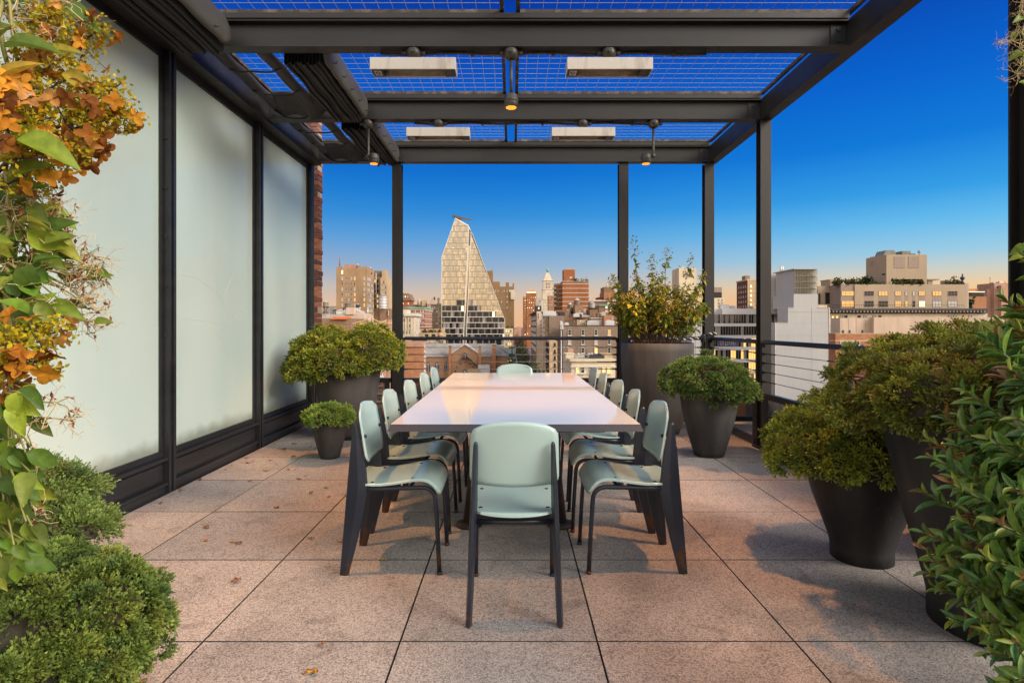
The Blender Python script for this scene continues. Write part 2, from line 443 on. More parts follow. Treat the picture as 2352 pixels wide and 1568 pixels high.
def brick(name, c1, c2, mortar, w=0.22, h=0.075, ms=0.012, axis='xz', bmp=0.4):
    m = pmat(name, c1, 0.85, spec=0.25)
    nt = m.node_tree
    c = nt.nodes.new('ShaderNodeTexCoord'); s = nt.nodes.new('ShaderNodeSeparateXYZ'); nt.links.new(c.outputs['Object'], s.inputs[0])
    ad = nt.nodes.new('ShaderNodeMath'); ad.operation = 'ADD'; nt.links.new(s.outputs['X'], ad.inputs[0]); nt.links.new(s.outputs['Y'], ad.inputs[1])
    cb = nt.nodes.new('ShaderNodeCombineXYZ'); nt.links.new(ad.outputs[0], cb.inputs[0]); nt.links.new(s.outputs['Z'], cb.inputs[1])
    b = nt.nodes.new('ShaderNodeTexBrick'); nt.links.new(cb.outputs[0], b.inputs['Vector'])
    b.inputs['Scale'].default_value = 1.0; b.inputs['Brick Width'].default_value = w; b.inputs['Row Height'].default_value = h
    b.inputs['Mortar Size'].default_value = ms; b.inputs['Color1'].default_value = (*c1, 1); b.inputs['Color2'].default_value = (*c2, 1); b.inputs['Mortar'].default_value = (*mortar, 1)
    b.inputs['Bias'].default_value = -0.1
    n = tex(m, 'ShaderNodeTexNoise', 0.22 if w > 0.3 else 5, 7.0)
    f = rgbramp(m, n.outputs[0], [(0.3, (.72, .72, .72, 1)), (0.7, (1.18, 1.18, 1.18, 1))])
    setc(m, mixc(m, 1.0, b.outputs['Color'], f, 'MULTIPLY'))
    if bmp: bump(m, b.outputs['Fac'], -bmp, 0.01)
    return m
M['brick_red'] = brick('old_red_brick', (0.25, 0.085, 0.05), (0.36, 0.15, 0.075), (0.36, 0.27, 0.19))

# ------------------------------------------------------------------ terrace floor
mb = MB()
J0, TS, GAP = 0.328, 0.762, 0.0045
y_edges = [1.433 - TS * 3 + TS * k for k in range(13)]
x_edges = [J0 + TS * k for k in range(-4, 4)]
for i in range(len(x_edges) - 1):
    for j in range(len(y_edges) - 1):
        x0, x1 = max(x_edges[i], -2.50) + GAP / 2, min(x_edges[i + 1], 2.53) - GAP / 2
        y0, y1 = y_edges[j] + GAP / 2, min(y_edges[j + 1], 7.02) - GAP / 2
        if y0 > 7.0 or x1 - x0 < 0.02: continue
        z = rnd.uniform(-0.0008, 0.0006)
        e = 0.0016
        vs = [(x0, y0, -0.05), (x1, y0, -0.05), (x1, y1, -0.05), (x0, y1, -0.05),
              (x0, y0, z - e), (x1, y0, z - e), (x1, y1, z - e), (x0, y1, z - e),
              (x0 + e, y0 + e, z), (x1 - e, y0 + e, z), (x1 - e, y1 - e, z), (x0 + e, y1 - e, z)]
        mb.add(vs, [(0, 1, 5, 4), (1, 2, 6, 5), (2, 3, 7, 6), (3, 0, 4, 7), (4, 5, 9, 8), (5, 6, 10, 9), (6, 7, 11, 10), (7, 4, 8, 11)], 1)
        mb.f.append([len(mb.v) - 4 + q for q in range(4)]); mb.m.append(0); mb.s.append(False)
mb.box(-2.49, 2.52, -0.84, 7.01, -0.10, -0.045, 1)
tag(mb.build('terrace_floor', [M['paver'], M['joint']]), kind='structure')
mb = MB(); mb.box(-3.0, 2.7, -3.5, 7.3, -0.7, -0.104)
tag(mb.build('terrace_slab', [M['joint']]), kind='structure')

# ------------------------------------------------------------------ frosted glass wall on the left
YP = [1.25, 2.71, 4.18, 5.66, 7.12]
wall = thing('glass_wall', (-2.56, 4.2, 0), 'tall wall of frosted glass panes in black steel frames beside the terrace', 'glass wall')
for i in range(4):
    y0, y1 = YP[i] + 0.045, YP[i + 1] - 0.045
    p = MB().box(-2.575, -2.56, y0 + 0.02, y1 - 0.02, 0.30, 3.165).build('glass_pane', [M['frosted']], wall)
    f = MB()
    for ya, yb in ((y0, y0 + 0.03), (y1 - 0.03, y1)):
        f.box(-2.60, -2.545, ya, yb, 0.308, 3.167)
    f.box(-2.60, -2.545, y0, y1, 3.169, 3.225)
    f.box(-2.60, -2.545, y0, y1, 0.262, 0.306)
    f.build('pane_frame', [M['steel_dark']], p)
    b = MB()
    b.box(-2.62, -2.505, y0, y1, 0.236, 0.258)
    b.box(-2.60, -2.545, y0, y1, 0.078, 0.234)
    b.box(-2.545, -2.535, y0 + 0.03, y1 - 0.03, 0.098, 0.214)
    b.box(-2.62, -2.508, y0, y1, 0.056, 0.076)
    b.box(-2.60, -2.525, y0, y1, -0.01, 0.054)
    bevel(b.build('base_panel', [M['steel_dark']], wall), 0.003, 1)
for i, y in enumerate(YP):
    s = MB()
    s.box(-2.62, -2.542, y - 0.043, y + 0.043, 0, 3.225)
    s.box(-2.541, -2.500, y - 0.043, y - 0.018, 0, 3.225)
    s.box(-2.541, -2.500, y + 0.012, y + 0.043, 0, 3.225)
    s.box(-2.541, -2.520, y - 0.017, y + 0.011, 0, 3.225)
    o = s.build('mullion', [M['steel_dark']], wall)
    k = MB()
    for j in range(8):
        z = 0.42 + j * 0.36
        k.tube([(-2.523, y - 0.045, z), (-2.523, y - 0.052, z)], 0.009, 8)
    k.build('bolt', [M['steel_dark']], o)
# hairline cracks drawn as thin raised scratches on the second pane
cr = MB()
for pts in ([(4.9, 1.15), (5.02, 1.10), (5.1, 0.98), (5.16, 0.90), (5.22, 0.86), (5.2, 0.72), (5.3, 0.55), (5.36, 0.40)],
            [(4.35, 1.62), (4.6, 1.60), (4.9, 1.50), (5.1, 1.34), (5.22, 1.30), (5.5, 1.36)],
            [(4.4, 1.28), (4.7, 1.26), (5.1, 1.2)], [(5.1, 1.34), (5.05, 1.5), (5.2, 1.66), (5.55, 1.72)]):
    q = [(-2.5592, y + rnd.uniform(-.01, .01), z + rnd.uniform(-.01, .01)) for y, z in pts]
    cr.tube(q, 0.0012, 4, cap=False)
cr.build('crack', [pmat('pale_crack', (0.75, 0.78, 0.76), 0.4)], wall)

# ------------------------------------------------------------------ pergola
perg = thing('steel_pergola', (0, 4.2, 0), 'dark bronze steel pergola with wire mesh roof panels over the dining terrace', 'pergola')
def ibeam_x(y, x0, x1, z0=3.25, z1=3.45, name='cross_beam'):
    b = MB()
    b.box(x0, x1, y + 0.012, y + 0.024, z0 + 0.014, z1 - 0.014)
    b.box(x0, x1, y - 0.035, y + 0.075, z0, z0 + 0.0135)
    b.box(x0, x1, y - 0.035, y + 0.075, z1 - 0.0135, z1)
    o = b.build(name, [M['steel']], perg)
    for xc in (x1 - 0.058, x0 + 0.058):
        k = MB()
        for s in (-1, 1): k.tube([(xc, y + 0.012, 3.35 + s * 0.042), (xc, y - 0.004, 3.35 + s * 0.042)], 0.017, 6)
        k.box(xc - 0.057, xc + 0.057, y + 0.004, y + 0.0115, 3.275, 3.425)
        k.build('bolted_plate', [M['steel_dark']], o)
    return o
BY = [2.71, 4.17, 5.63, 7.09]
for y in [1.25] + BY:
    ibeam_x(y, -2.415, 2.455)
# side channels
b = MB()
b.box(2.456, 2.470, -0.6, 7.17, 3.2645, 3.4355); b.box(2.456, 2.565, -0.6, 7.17, 3.25, 3.264); b.box(2.456, 2.565, -0.6, 7.17, 3.436, 3.45)
b.build('side_beam', [M['steel']], perg)
b = MB()
b.box(-2.43, -2.416, -0.6, 7.17, 3.2445, 3.4355); b.box(-2.62, -2.416, -0.6, 7.17, 3.23, 3.244); b.box(-2.62, -2.416, -0.6, 7.17, 3.436, 3.45)
b.build('side_beam', [M['steel']], perg)
def post(x, y, w=0.1, zt=3.25):
    p = MB()
    p.box(x - w / 2, x + w / 2, y, y + 0.012, 0, zt - .001)
    p.box(x - 0.008, x + 0.008, y + 0.0125, y + w - 0.0125, 0, zt - .001)
    p.box(x - w / 2, x + w / 2, y + w - 0.012, y + w, 0, zt - .001)
    o = p.build('post', [M['steel_post']], perg)
    q = MB(); q.box(x - w / 2 - 0.03, x + w / 2 + 0.03, y - 0.03, y + w + 0.03, 0.0, 0.014); q.build('base_plate', [M['steel_dark']], o)
    return o
for x, y in ((-1.446, 7.09), (1.392, 7.09), (2.463, 7.09), (2.505, 5.61), (2.51, 2.71)):
    post(x, y, 0.115 if y > 7 else 0.105)
# wire mesh panels in angle frames, raised above the beams on stubs
for y0, y1 in ((1.31, 2.74), (2.78, 4.20), (4.24, 5.66), (5.70, 7.12)):
    for x0, x1 in ((-2.40, -0.062), (0.026, 2.50)):
        f = MB()
        zf0, zf1 = 3.51, 3.538
        f.box(x0, x1, y0, y0 + 0.03, zf0, zf1); f.box(x0, x1, y1 - 0.03, y1, zf0, zf1)
        f.box(x0, x0 + 0.03, y0 + 0.031, y1 - 0.031, zf0, zf1); f.box(x1 - 0.03, x1, y0 + 0.031, y1 - 0.031, zf0, zf1)
        o = f.build('mesh_frame', [M['rust_bar']], perg)
        w = MB()
        n = round((x1 - x0) / 0.1)
        for k in range(1, n):
            x = x0 + (x1 - x0) * k / n
            w.tube([(x, y0 + 0.01, 3.540), (x, y1 - 0.01, 3.540)], 0.0022, 4, cap=False)
        n = round((y1 - y0) / 0.1)
        for k in range(1, n):
            y = y0 + (y1 - y0) * k / n
            w.tube([(x0 + 0.01, y, 3.5445), (x1 - 0.01, y, 3.5445)], 0.0022, 4, cap=False)
        w.build('wire_mesh', [M['wire']], o)
        for k in range(2):
            x = x0 + (x1 - x0) * (0.26 + 0.5 * k)
            for yy in (y0 + 0.015, y1 - 0.015):
                s = MB(); s.tube([(x, yy, 3.45), (x, yy, 3.509)], 0.011, 8); s.build('stub', [M['brass']], o)
b = MB()
for y in BY:
    b.box(-2.41, 2.45, y - 0.045, y - 0.037, 3.452, 3.49); b.box(-2.41, 2.45, y + 0.0405, y + 0.046, 3.452, 3.53); b.box(-2.41, 2.45, y - 0.0365, y + 0.04, 3.452, 3.46)
b.build('purlin_angle', [M['steel']], perg)
# conduits clipped under the beams
for y in BY[1:3]:
    c = MB()
    pts = [(-0.98, y + 0.05, 3.236)]
    for i in range(41):
        x = -0.96 + i * 0.06
        pts.append((x, y + 0.05, 3.234 - 0.006 * math.sin(i * 0.55)))
    c.tube(pts, 0.011, 8)
    for x in (-0.75, -0.3, 0.3, 0.75, 1.2):
        c.box(x - 0.012, x + 0.012, y + 0.034, y + 0.066, 3.219, 3.2495)
    c.build('conduit', [M['zinc']], perg)

# ------------------------------------------------------------------ infrared heaters under the beams
def junction(mbx, x, y, z):
    mbx.lathe((x, y, z), [(0.030, -0.070), (0.042, -0.062), (0.054, -0.040), (0.056, -0.005), (0.045, 0.0)][::1], 20)
    mbx.tube([(x - 0.085, y, z - 0.025), (x - 0.05, y, z - 0.025)], 0.019, 10)
    mbx.tube([(x + 0.05, y, z - 0.025), (x + 0.085, y, z - 0.025)], 0.019, 10)
    mbx.tube([(x, y - 0.05, z - 0.03), (x, y - 0.068, z - 0.03)], 0.013, 6)
def heater(x, y, label):
    h = thing('infrared_heater', (x, y, 3.249), label, 'heater', 'infrared heaters hung under the pergola beams')
    L, zt, zb, yf, yb = 0.312, 3.166, 3.078, y - 0.065, y + 0.075
    b = MB()
    b.box(x - L, x + L, yf, yf + 0.006, zb, zt); b.box(x - L, x + L, yb - 0.006, yb, zb, zt)
    b.box(x - L, x + L, yf + 0.0065, yb - 0.0065, zt - 0.006, zt)
    b.box(x - L, x - L + 0.006, yf + 0.0065, yb - 0.0065, zb, zt - 0.0065); b.box(x + L - 0.006, x + L, yf + 0.0065, yb - 0.0065, zb, zt - 0.0065)
    bevel(b.build('housing', [M['heater_white']], h), 0.003, 1)
    r = MB()
    pr = [(yf + 0.010, zb + 0.008), (yf + 0.03, zb + 0.05), (y + 0.005, zb + 0.066), (yb - 0.03, zb + 0.05), (yb - 0.010, zb + 0.008)]
    g = [[(x - L + 0.085 + (2 * L - 0.17) * k / 6, a, c) for a, c in pr] for k in range(7)]
    r.sheet(g, 0.004)
    r.build('reflector', [M['heater_in']], h)
    r = MB()
    r.tube([(x - L + 0.09, y + 0.005, zb + 0.03), (x + L - 0.09, y + 0.005, zb + 0.03)], 0.009, 8)
    r.build('heating_element', [M['heater_in']], h)
    for s in (-1, 1):
        c = MB(); xa, xb = sorted((x + s * (L - 0.0065), x + s * (L - 0.085)))
        c.box(xa, xb, yf + 0.0065, yb - 0.0065, zb + 0.002, zb + 0.03)
        o = c.build('end_cover', [M['zinc']], h)
        if s < 0:
            e = MB(); e.box(xa + 0.018, xb - 0.012, yf + 0.03, yb - 0.035, zb - 0.0005, zb + 0.0015)
            e.build('nameplate', [M['label_pale']], o)
            e = MB(); cx, cy = (xa + xb) / 2 + 0.002, y - 0.0
            for k in range(16):
                a0, a1 = 2 * PI * k / 16, 2 * PI * (k + 1) / 16
                q = [(cx + rx * math.cos(a), cy + ry * math.sin(a), zb - 0.0012) for a, rx, ry in ((a0, .018, .026), (a1, .018, .026), (a1, .008, .015), (a0, .008, .015))]
                e.add(q, [(0, 1, 2, 3)])
            e.build('emblem', [M['black']], o)
    k = MB()
    k.tube([(x, y, zt), (x, y, zt + 0.016)], 0.012, 8)
    k.prism([(x - 0.055, zt), (x + 0.055, zt), (x + 0.012, zt + 0.012), (x - 0.012, zt + 0.012)], 'y', y - 0.02, y + 0.02)
    junction(k, x, y, 3.249)
    k.build('bracket', [M['zinc']], h)
    return h
heater(PXX(950, 4.17), 4.19, 'pale infrared heater under the second beam, beside the folded black shade')
heater(PXX(1399, 4.17), 4.19, 'pale infrared heater under the second beam, nearer the open right side')
heater(PXX(1007, 5.63), 5.65, 'smaller looking pale heater on the third beam, beside the folded black shade')
heater(PXX(1339, 5.63), 5.65, 'smaller looking pale heater on the third beam, with a speckled stained front')

# ------------------------------------------------------------------ amber pendant lamps
def lamp(x, y, dx, label, power):
    h = thing('pendant_lamp', (x, y, 3.249), label, 'pendant lamp', 'amber downlights hung from the pergola')
    k = MB(); junction(k, x, y, 3.249); k.build('junction_box', [M['zinc']], h)
    xl = x + dx
    r = MB()
    if dx == 0: r.tube([(x, y, 3.18), (x, y, 2.915)], 0.0125, 10)
    else:
        r.tube([(x, y, 3.18), (x, y, 2.925), (x + dx * 0.1, y, 2.90), (x + dx * 0.45, y, 2.893)], 0.012, 10)
        r.lathe((x, y, 2.90), [(0.006, -0.022), (0.022, -0.016), (0.022, 0.016), (0.006, 0.022)], 14)
    r.build('rod', [M['zinc']], h)
    c = MB()
    c.lathe((xl, y, 2.825), [(0.040, 0.0), (0.047, 0.004), (0.050, 0.03), (0.050, 0.040), (0.053, 0.043), (0.053, 0.055), (0.050, 0.058), (0.050, 0.082), (0.040, 0.095), (0.014, 0.100)], 28)
    o = c.build('lamp_head', [M['zinc']], h)
    l = MB(); l.lathe((xl, y, 2.821), [(0.0001, -0.006), (0.020, -0.005), (0.037, 0.0), (0.039, 0.003)], 24)
    l.build('lens', [M['amber']], o)
    ld = bpy.data.lights.new('lamp_light', 'SPOT'); ld.energy = power; ld.color = (1.0, 0.44, 0.14)
    ld.spot_size = R(66); ld.spot_blend = 0.6; ld.shadow_soft_size = 0.035
    lo = bpy.data.objects.new('lamp_light', ld); C.objects.link(lo); lo.parent = h
    lo.location = (xl - x, 0, 2.80 - 3.249)
    return h
LP = 150
lamp(PXX(1174, 4.17), 4.19, 0.0, 'straight amber pendant lamp over the middle of the table', LP)
lamp(PXX(845, 5.63), 5.65, 0.055, 'amber pendant lamp hanging beside the folded black shade', LP)
lamp(PXX(1502, 5.63), 5.65, -0.075, 'amber pendant lamp with a cranked rod near the open right corner', LP)
lamp(-1.42, 2.73, -0.06, 'amber pendant lamp on the nearest beam, beside the frosted glass wall', LP)
lamp(1.42, 2.73, 0.06, 'amber pendant lamp on the nearest beam, above the dark planters', LP)

# ------------------------------------------------------------------ retractable fabric shades
def pleats(x0, x1, zt, zb, n):
    pts = []
    w = (x1 - x0) / n
    for i in range(n):
        xa = x0 + i * w; r = w * 0.44; d = 0.012 * math.sin(i * 2.3)
        pts.append((xa, zt))
        for k in range(9):
            a = PI + PI * k / 8
            pts.append((xa + w / 2 + r * math.cos(a), zb + r + d + r * 1.25 * math.sin(a)))
    pts.append((x1, zt))
    return pts
def shade(x0, x1, y0, y1, zt, zb, label, n=10):
    s = thing('folded_shade', ((x0 + x1) / 2, (y0 + y1) / 2, zb), label, 'shade', 'retracted fabric shades under the pergola')
    pr = pleats(x0, x1, zt, zb, n)
    m = 10
    g = [[(px + 0.004 * math.sin(k * 1.7 + px * 9), y0 + (y1 - y0) * k / m, pz + 0.006 * math.sin(k * 1.1 + px * 30)) for px, pz in pr] for k in range(m + 1)]
    f = MB(); f.sheet(g, 0.002)
    o = f.build('pleated_fabric', [M['fabric']], s)
    t = MB(); t.box(x0 - 0.004, x1 + 0.004, y0 + 0.02, y1 - 0.02, zt + 0.012, zt + 0.03)
    t.build('track', [M['steel_dark']], s)
    v = MB()                                         # rolled front valance, rounded, bulging a little between clips
    m = 28
    rows = []
    for k in range(m + 1):
        y = y0 + (y1 - y0) * k / m
        r = 0.062 + 0.007 * abs(math.sin(k * 0.72)) - (0.03 if k in (0, m) else 0)
        rows.append([(x1 + 0.034 + r * 0.5 * math.cos(a), y, (zt + zb) / 2 + 0.012 + r * 1.55 * math.sin(a)) for a in [2 * PI * j / 18 for j in range(19)]])
    vs = [p for row in rows for p in row[:-1]]
    fs = [[i * 18 + j, i * 18 + (j + 1) % 18, (i + 1) * 18 + (j + 1) % 18, (i + 1) * 18 + j] for i in range(m) for j in range(18)]
    fs += [list(range(17, -1, -1)), [m * 18 + j for j in range(18)]]
    v.add(vs, fs, 0, True)
    v.build('rolled_valance', [M['fabric_grey']], s)
    c = MB()
    for k in range(5):
        y = y0 + (y1 - y0) * (0.1 + 0.2 * k)
        c.tube([(x1 + 0.066, y, zb + 0.06), (x1 + 0.09, y, zb + 0.055), (x1 + 0.095, y, zb + 0.075)], 0.005, 6)
    c.build('clip', [M['steel_dark']], s)
    return s
shade(-2.38, -2.06, 1.45, 4.06, 3.40, 3.16, 'broad folded black shade along the top of the nearest frosted pane')
shade(-1.73, -1.46, 4.30, 5.52, 3.42, 3.20, 'folded black shade over the middle bay, its wavy pleat ends showing')
shade(-1.73, -1.46, 5.74, 7.04, 3.42, 3.20, 'folded black shade over the farthest bay, ending at the far beam')
def swag_shade(y0, y1, label):
    s = thing('slack_shade', (-2.05, (y0 + y1) / 2, 3.3), label, 'shade', 'slack charcoal shade cloths by the glass wall')
    f = MB()
    for xc in (-2.28, -1.93):
        rows = []
        for k in range(13):
            y = y0 + (y1 - y0) * k / 12
            rows.append([(xc + 0.055 * math.cos(a) , y, 3.34 + 0.035 * math.sin(a) + 0.008 * math.sin(k * 1.3 + xc * 5)) for a in [2 * PI * j / 12 for j in range(12)]])
        vs = [p for row in rows for p in row]
        fs = [[i * 12 + j, i * 12 + (j + 1) % 12, (i + 1) * 12 + (j + 1) % 12, (i + 1) * 12 + j] for i in range(12) for j in range(12)]
        f.add(vs, fs + [list(range(11, -1, -1)), [144 + j for j in range(12)]], 0, True)
    f.build('batten_sleeve', [M['fabric_sheer']], s)
    # loose cloth gathered at the far end
    g = []
    for k in range(15):
        x = -2.33 + 0.62 * k / 14
        sag = 0.10 * math.sin(PI * k / 14) + 0.03 * math.sin(2 * PI * k / 7)
        g.append([(x, y1 - 0.30 + 0.30 * j / 5, 3.40 - sag * (0.4 + 0.6 * j / 5) - 0.012 * j) for j in range(6)])
    c = MB(); c.sheet(g, 0.003)
    c.build('loose_cloth', [M['fabric_sheer']], s)
    t = MB()
    for yy, dz in ((y0 + 0.33, 0.03), (y0 + 0.75, 0.05), (y1 - 0.06, 0.09)):
        t = MB()
        pts = [(-2.30 + 0.42 * k / 10, yy + 0.02 * math.sin(k), 3.30 - dz * math.sin(PI * k / 10)) for k in range(11)]
        t.tube(pts, 0.008, 6); t.build('cord', [M['fabric']], s)
    return s
swag_shade(4.28, 5.55, 'slack charcoal shade cloth with drooping cords above the second frosted pane')
swag_shade(5.74, 7.02, 'slack charcoal shade cloth with drooping cords above the farthest frosted pane')

# ------------------------------------------------------------------ cable railings
def rail_fittings(mbx, p, d):
    p = Vector(p); d = Vector(d)
    mbx.lathe((p.x, p.y, p.z), [(0.012, -0.012), (0.014, 0), (0.012, 0.012)], 8)
    mbx.tube([p, p + d * 0.05], 0.009, 6); mbx.tube([p + d * 0.05, p + d * 0.24], 0.0055, 6)
def railing(p0, p1, mids, label, low=True):
    p0 = Vector(p0); p1 = Vector(p1); d = (p1 - p0).normalized()
    r = thing('cable_railing', tuple((p0 + p1) / 2), label, 'railing', 'cable railings round the terrace edge')
    zt = 1.053
    up = lambda p, z: (p.x, p.y, z)
    t = MB(); t.tube([up(p0, zt - 0.045), up(p0 + d * 0.006, zt - 0.012), up(p0 + d * 0.03, zt), up(p1 - d * 0.03, zt), up(p1 - d * 0.006, zt - 0.012), up(p1, zt - 0.045)], 0.0215, 12)
    t.build('top_rail', [M['steel_dark']], r)
    n = Vector((-d.y, d.x, 0))
    def bar(a, b, w, z0, z1, name, mat):
        q = MB()
        c = [a + n * w, b + n * w, b - n * w, a - n * w]
        vs = [(p.x, p.y, z0) for p in c] + [(p.x, p.y, z1) for p in c]
        q.add(vs, [(0, 3, 2, 1), (4, 5, 6, 7), (0, 1, 5, 4), (1, 2, 6, 5), (2, 3, 7, 6), (3, 0, 4, 7)])
        return q.build(name, [mat], r)
    for p in (p0, p1):
        bar(p - d * 0.012, p + d * 0.012, 0.018, 0.02, zt - 0.02, 'baluster', M['steel_dark'])
    for m_ in mids:
        p = p0 + d * m_
        bar(p - d * 0.006, p + d * 0.006, 0.018, 0.58, zt - 0.02, 'baluster', M['steel_dark'])
    bar(p0 + d * 0.014, p1 - d * 0.014, 0.022, 0.50, 0.556, 'middle_rail', M['steel_dark'])
    bar(p0 + d * 0.014, p1 - d * 0.014, 0.03, 0.015, 0.075, 'bottom_rail', M['steel_dark'])
    if low:
        g = bar(p0 + d * 0.05, p1 - d * 0.05, 0.005, 0.077, 0.498, 'glass_panel', M['rail_glass'])
        q = MB()
        for a in (p0 + d * 0.03, p1 - d * 0.09):
            cs = [a + n * 0.016, a + d * 0.06 + n * 0.016, a + d * 0.06 - n * 0.016, a - n * 0.016]
            q.add([(p.x, p.y, 0.077) for p in cs] + [(p.x, p.y, 0.498) for p in cs], [(0, 3, 2, 1), (4, 5, 6, 7), (0, 1, 5, 4), (1, 2, 6, 5), (2, 3, 7, 6), (3, 0, 4, 7)])
        q.build('panel_stile', [M['steel_dark']], g)
    for z in (0.939, 0.850, 0.760, 0.667):
        q = MB()
        q.tube([up(p0 + d * 0.02, z), up(p1 - d * 0.02, z)], 0.0035, 6)
        o = q.build('cable', [M['cable']], r)
        q = MB()
        rail_fittings(q, up(p0 + d * 0.02, z), d); q.build('turnbuckle', [M['steel_dark']], o)
        q = MB(); rail_fittings(q, up(p1 - d * 0.02, z), -d); q.build('turnbuckle', [M['steel_dark']], o)
        for m_ in mids:
            q = MB(); q.tube([up(p0 + d * (m_ - 0.04), z), up(p0 + d * (m_ + 0.04), z)], 0.009, 6); q.build('ferrule', [M['steel_dark']], o)
    return r
YR = 7.135
railing((-2.47, YR, 0), (-1.515, YR, 0), [], 'short cable railing between the frosted wall and the far post')
railing((-1.375, YR, 0), (1.32, YR, 0), [1.37], 'long cable railing behind the far end of the table')
railing((1.465, YR, 0), (2.39, YR, 0), [], 'short cable railing behind the leafy bush at the far corner')
railing((2.475, 7.07, 0), (2.475, 5.73, 0), [], 'side cable railing between the two tall posts at the far right')
railing((2.475, 5.60, 0), (2.475, 4.20, 0), [], 'side cable railing with its top rail ending above the dark shrubs')
railing((2.475, 4.16, 0), (2.475, 2.84, 0), [], 'side cable railing hidden behind the dark planters')
# rope tied to the corner post
rope = MB()
pts = []
n = 150
base = [Vector((1.93, 7.00, 1.06)), Vector((2.10, 7.00, 1.045)), Vector((2.27, 7.01, 1.055)), Vector((2.37, 7.035, 1.085)), Vector((2.42, 7.02, 1.11)), Vector((2.53, 7.03, 1.12)), Vector((2.56, 7.10, 1.11)), Vector((2.54, 7.24, 1.10))]
def along(ps, t):
    x = t * (len(ps) - 1); i = min(int(x), len(ps) - 2); return ps[i].lerp(ps[i + 1], x - i)
strand = [[], []]
for i in range(n):
    p = along(base, i / (n - 1)); a = i * 0.55
    for k in range(2):
        strand[k].append(p + Vector((0.0, math.cos(a + PI * k), math.sin(a + PI * k))) * 0.008)
rope.tube(strand[0], 0.0095, 6, 0); rope.tube(strand[1], 0.0095, 6, 1)
for q in ([(2.34, 7.0, 1.10), (2.38, 6.985, 1.13), (2.42, 7.0, 1.10), (2.39, 7.0, 1.06), (2.35, 7.0, 1.07), (2.33, 7.0, 1.10)],
          [(2.36, 6.99, 1.07), (2.345, 6.985, 0.99), (2.335, 6.985, 0.92), (2.32, 6.985, 0.86)], [(2.365, 6.985, 1.06), (2.37, 6.98, 0.98), (2.355, 6.98, 0.93)]):
    rope.tube(q, 0.010, 6, 0)
tag(rope.build('tied_rope', [pmat('black_rope', (0.015, 0.015, 0.016), 0.8), pmat('white_rope', (0.55, 0.53, 0.5), 0.8)], None, (2.3, 7.0, 1.05)),
    'black and white twisted rope knotted round the far corner post', 'rope')
# brick pier of the neighbour behind the glass wall
pier = MB()
zc = -1.2
k = 0
while zc < 4.2:
    j = rnd.uniform(-0.008, 0.008)
    w = 0.205 if k % 2 else 0.10
    x = -3.1
    xr = -2.565
    cuts = [xr]
    c = xr
    for i in range(8):
        c -= (0.105 if (i + k) % 2 == 0 else 0.205)
        cuts.append(max(c, x))
        if c <= x: break
    for a, b2 in zip(cuts[1:], cuts[:-1]):
        dj = rnd.uniform(-0.006, 0.004)
        pier.box(a + 0.005, b2 - 0.005 + (j if b2 == xr else 0), 7.50 + dj, 7.68, zc, zc + 0.058, rnd.choice((0, 0, 1, 2)))
    zc += 0.070; k += 1
pier.box(-3.1, -2.577, 7.512, 7.675, -1.25, 4.2, 3)
bm_ = [worn('brick_face_a', (0.16, 0.05, 0.033), (0.25, 0.085, 0.05), 12, 0.9), worn('brick_face_b', (0.30, 0.10, 0.045), (0.40, 0.17, 0.08), 12, 0.9),
       worn('brick_face_c', (0.075, 0.033, 0.026), (0.15, 0.06, 0.04), 12, 0.9), worn('lime_mortar', (0.33, 0.24, 0.165), (0.42, 0.33, 0.24), 15, 0.95)]
tag(pier.build('brick_pier', bm_, None, (-2.8, 7.6, -1.2)), 'narrow old red brick pier beside the end of the frosted glass wall', 'brick pier')
# ------------------------------------------------------------------ dining table
tb = thing('dining_table', (0.015, 4.23, 0), 'long polished stone dining table with a pale sky-reflecting top and a dark slanted edge', 'table')
TX0, TX1, TY0, TY1, TZ = -0.592, 0.622, 2.757, 5.71, 0.74
t = MB()
g = 0.012
lo = [(TX0 - g, TY0 - 0.02), (TX1 + g, TY0 - 0.02), (TX1 + g, TY1 + 0.02), (TX0 - g, TY1 + 0.02)]
hi = [(TX0, TY0), (TX1, TY0), (TX1, TY1), (TX0, TY1)]
t.add([(x, y, TZ - 0.032) for x, y in lo] + [(x, y, TZ) for x, y in hi], [(4, 5, 6, 7)], 0)
b0 = 0
t.f += [[0, 1, 5, 4], [1, 2, 6, 5], [2, 3, 7, 6], [3, 0, 4, 7], [0, 3, 2, 1]]; t.m += [1] * 5; t.s += [False] * 5
t.build('tabletop', [M['tabletop'], M['tableedge']], tb)
f = MB()
f.box(-0.45, 0.48, 2.95, 5.52, TZ - 0.075, TZ - 0.034)
f.build('under_frame', [M['ironrust']], tb)
for yy in (3.46, 5.0):
    p = MB()
    p.box(-0.265, 0.295, yy - 0.012, yy + 0.012, 0.022, 0.135)
    o = p.build('foot_beam', [M['ironrust']], tb)
    for xx in (-0.265, 0.295):
        q = MB(); q.lathe((xx, yy, 0), [(0.075, 0.0), (0.08, 0.006), (0.076, 0.02), (0.03, 0.026)], 24)
        q.tube([(xx, yy, 0.02), (xx + (0.06 if xx < 0 else -0.06), yy, TZ - 0.076)], [0.036, 0.026], 12)
        q.build('leg', [M['ironrust']], tb)

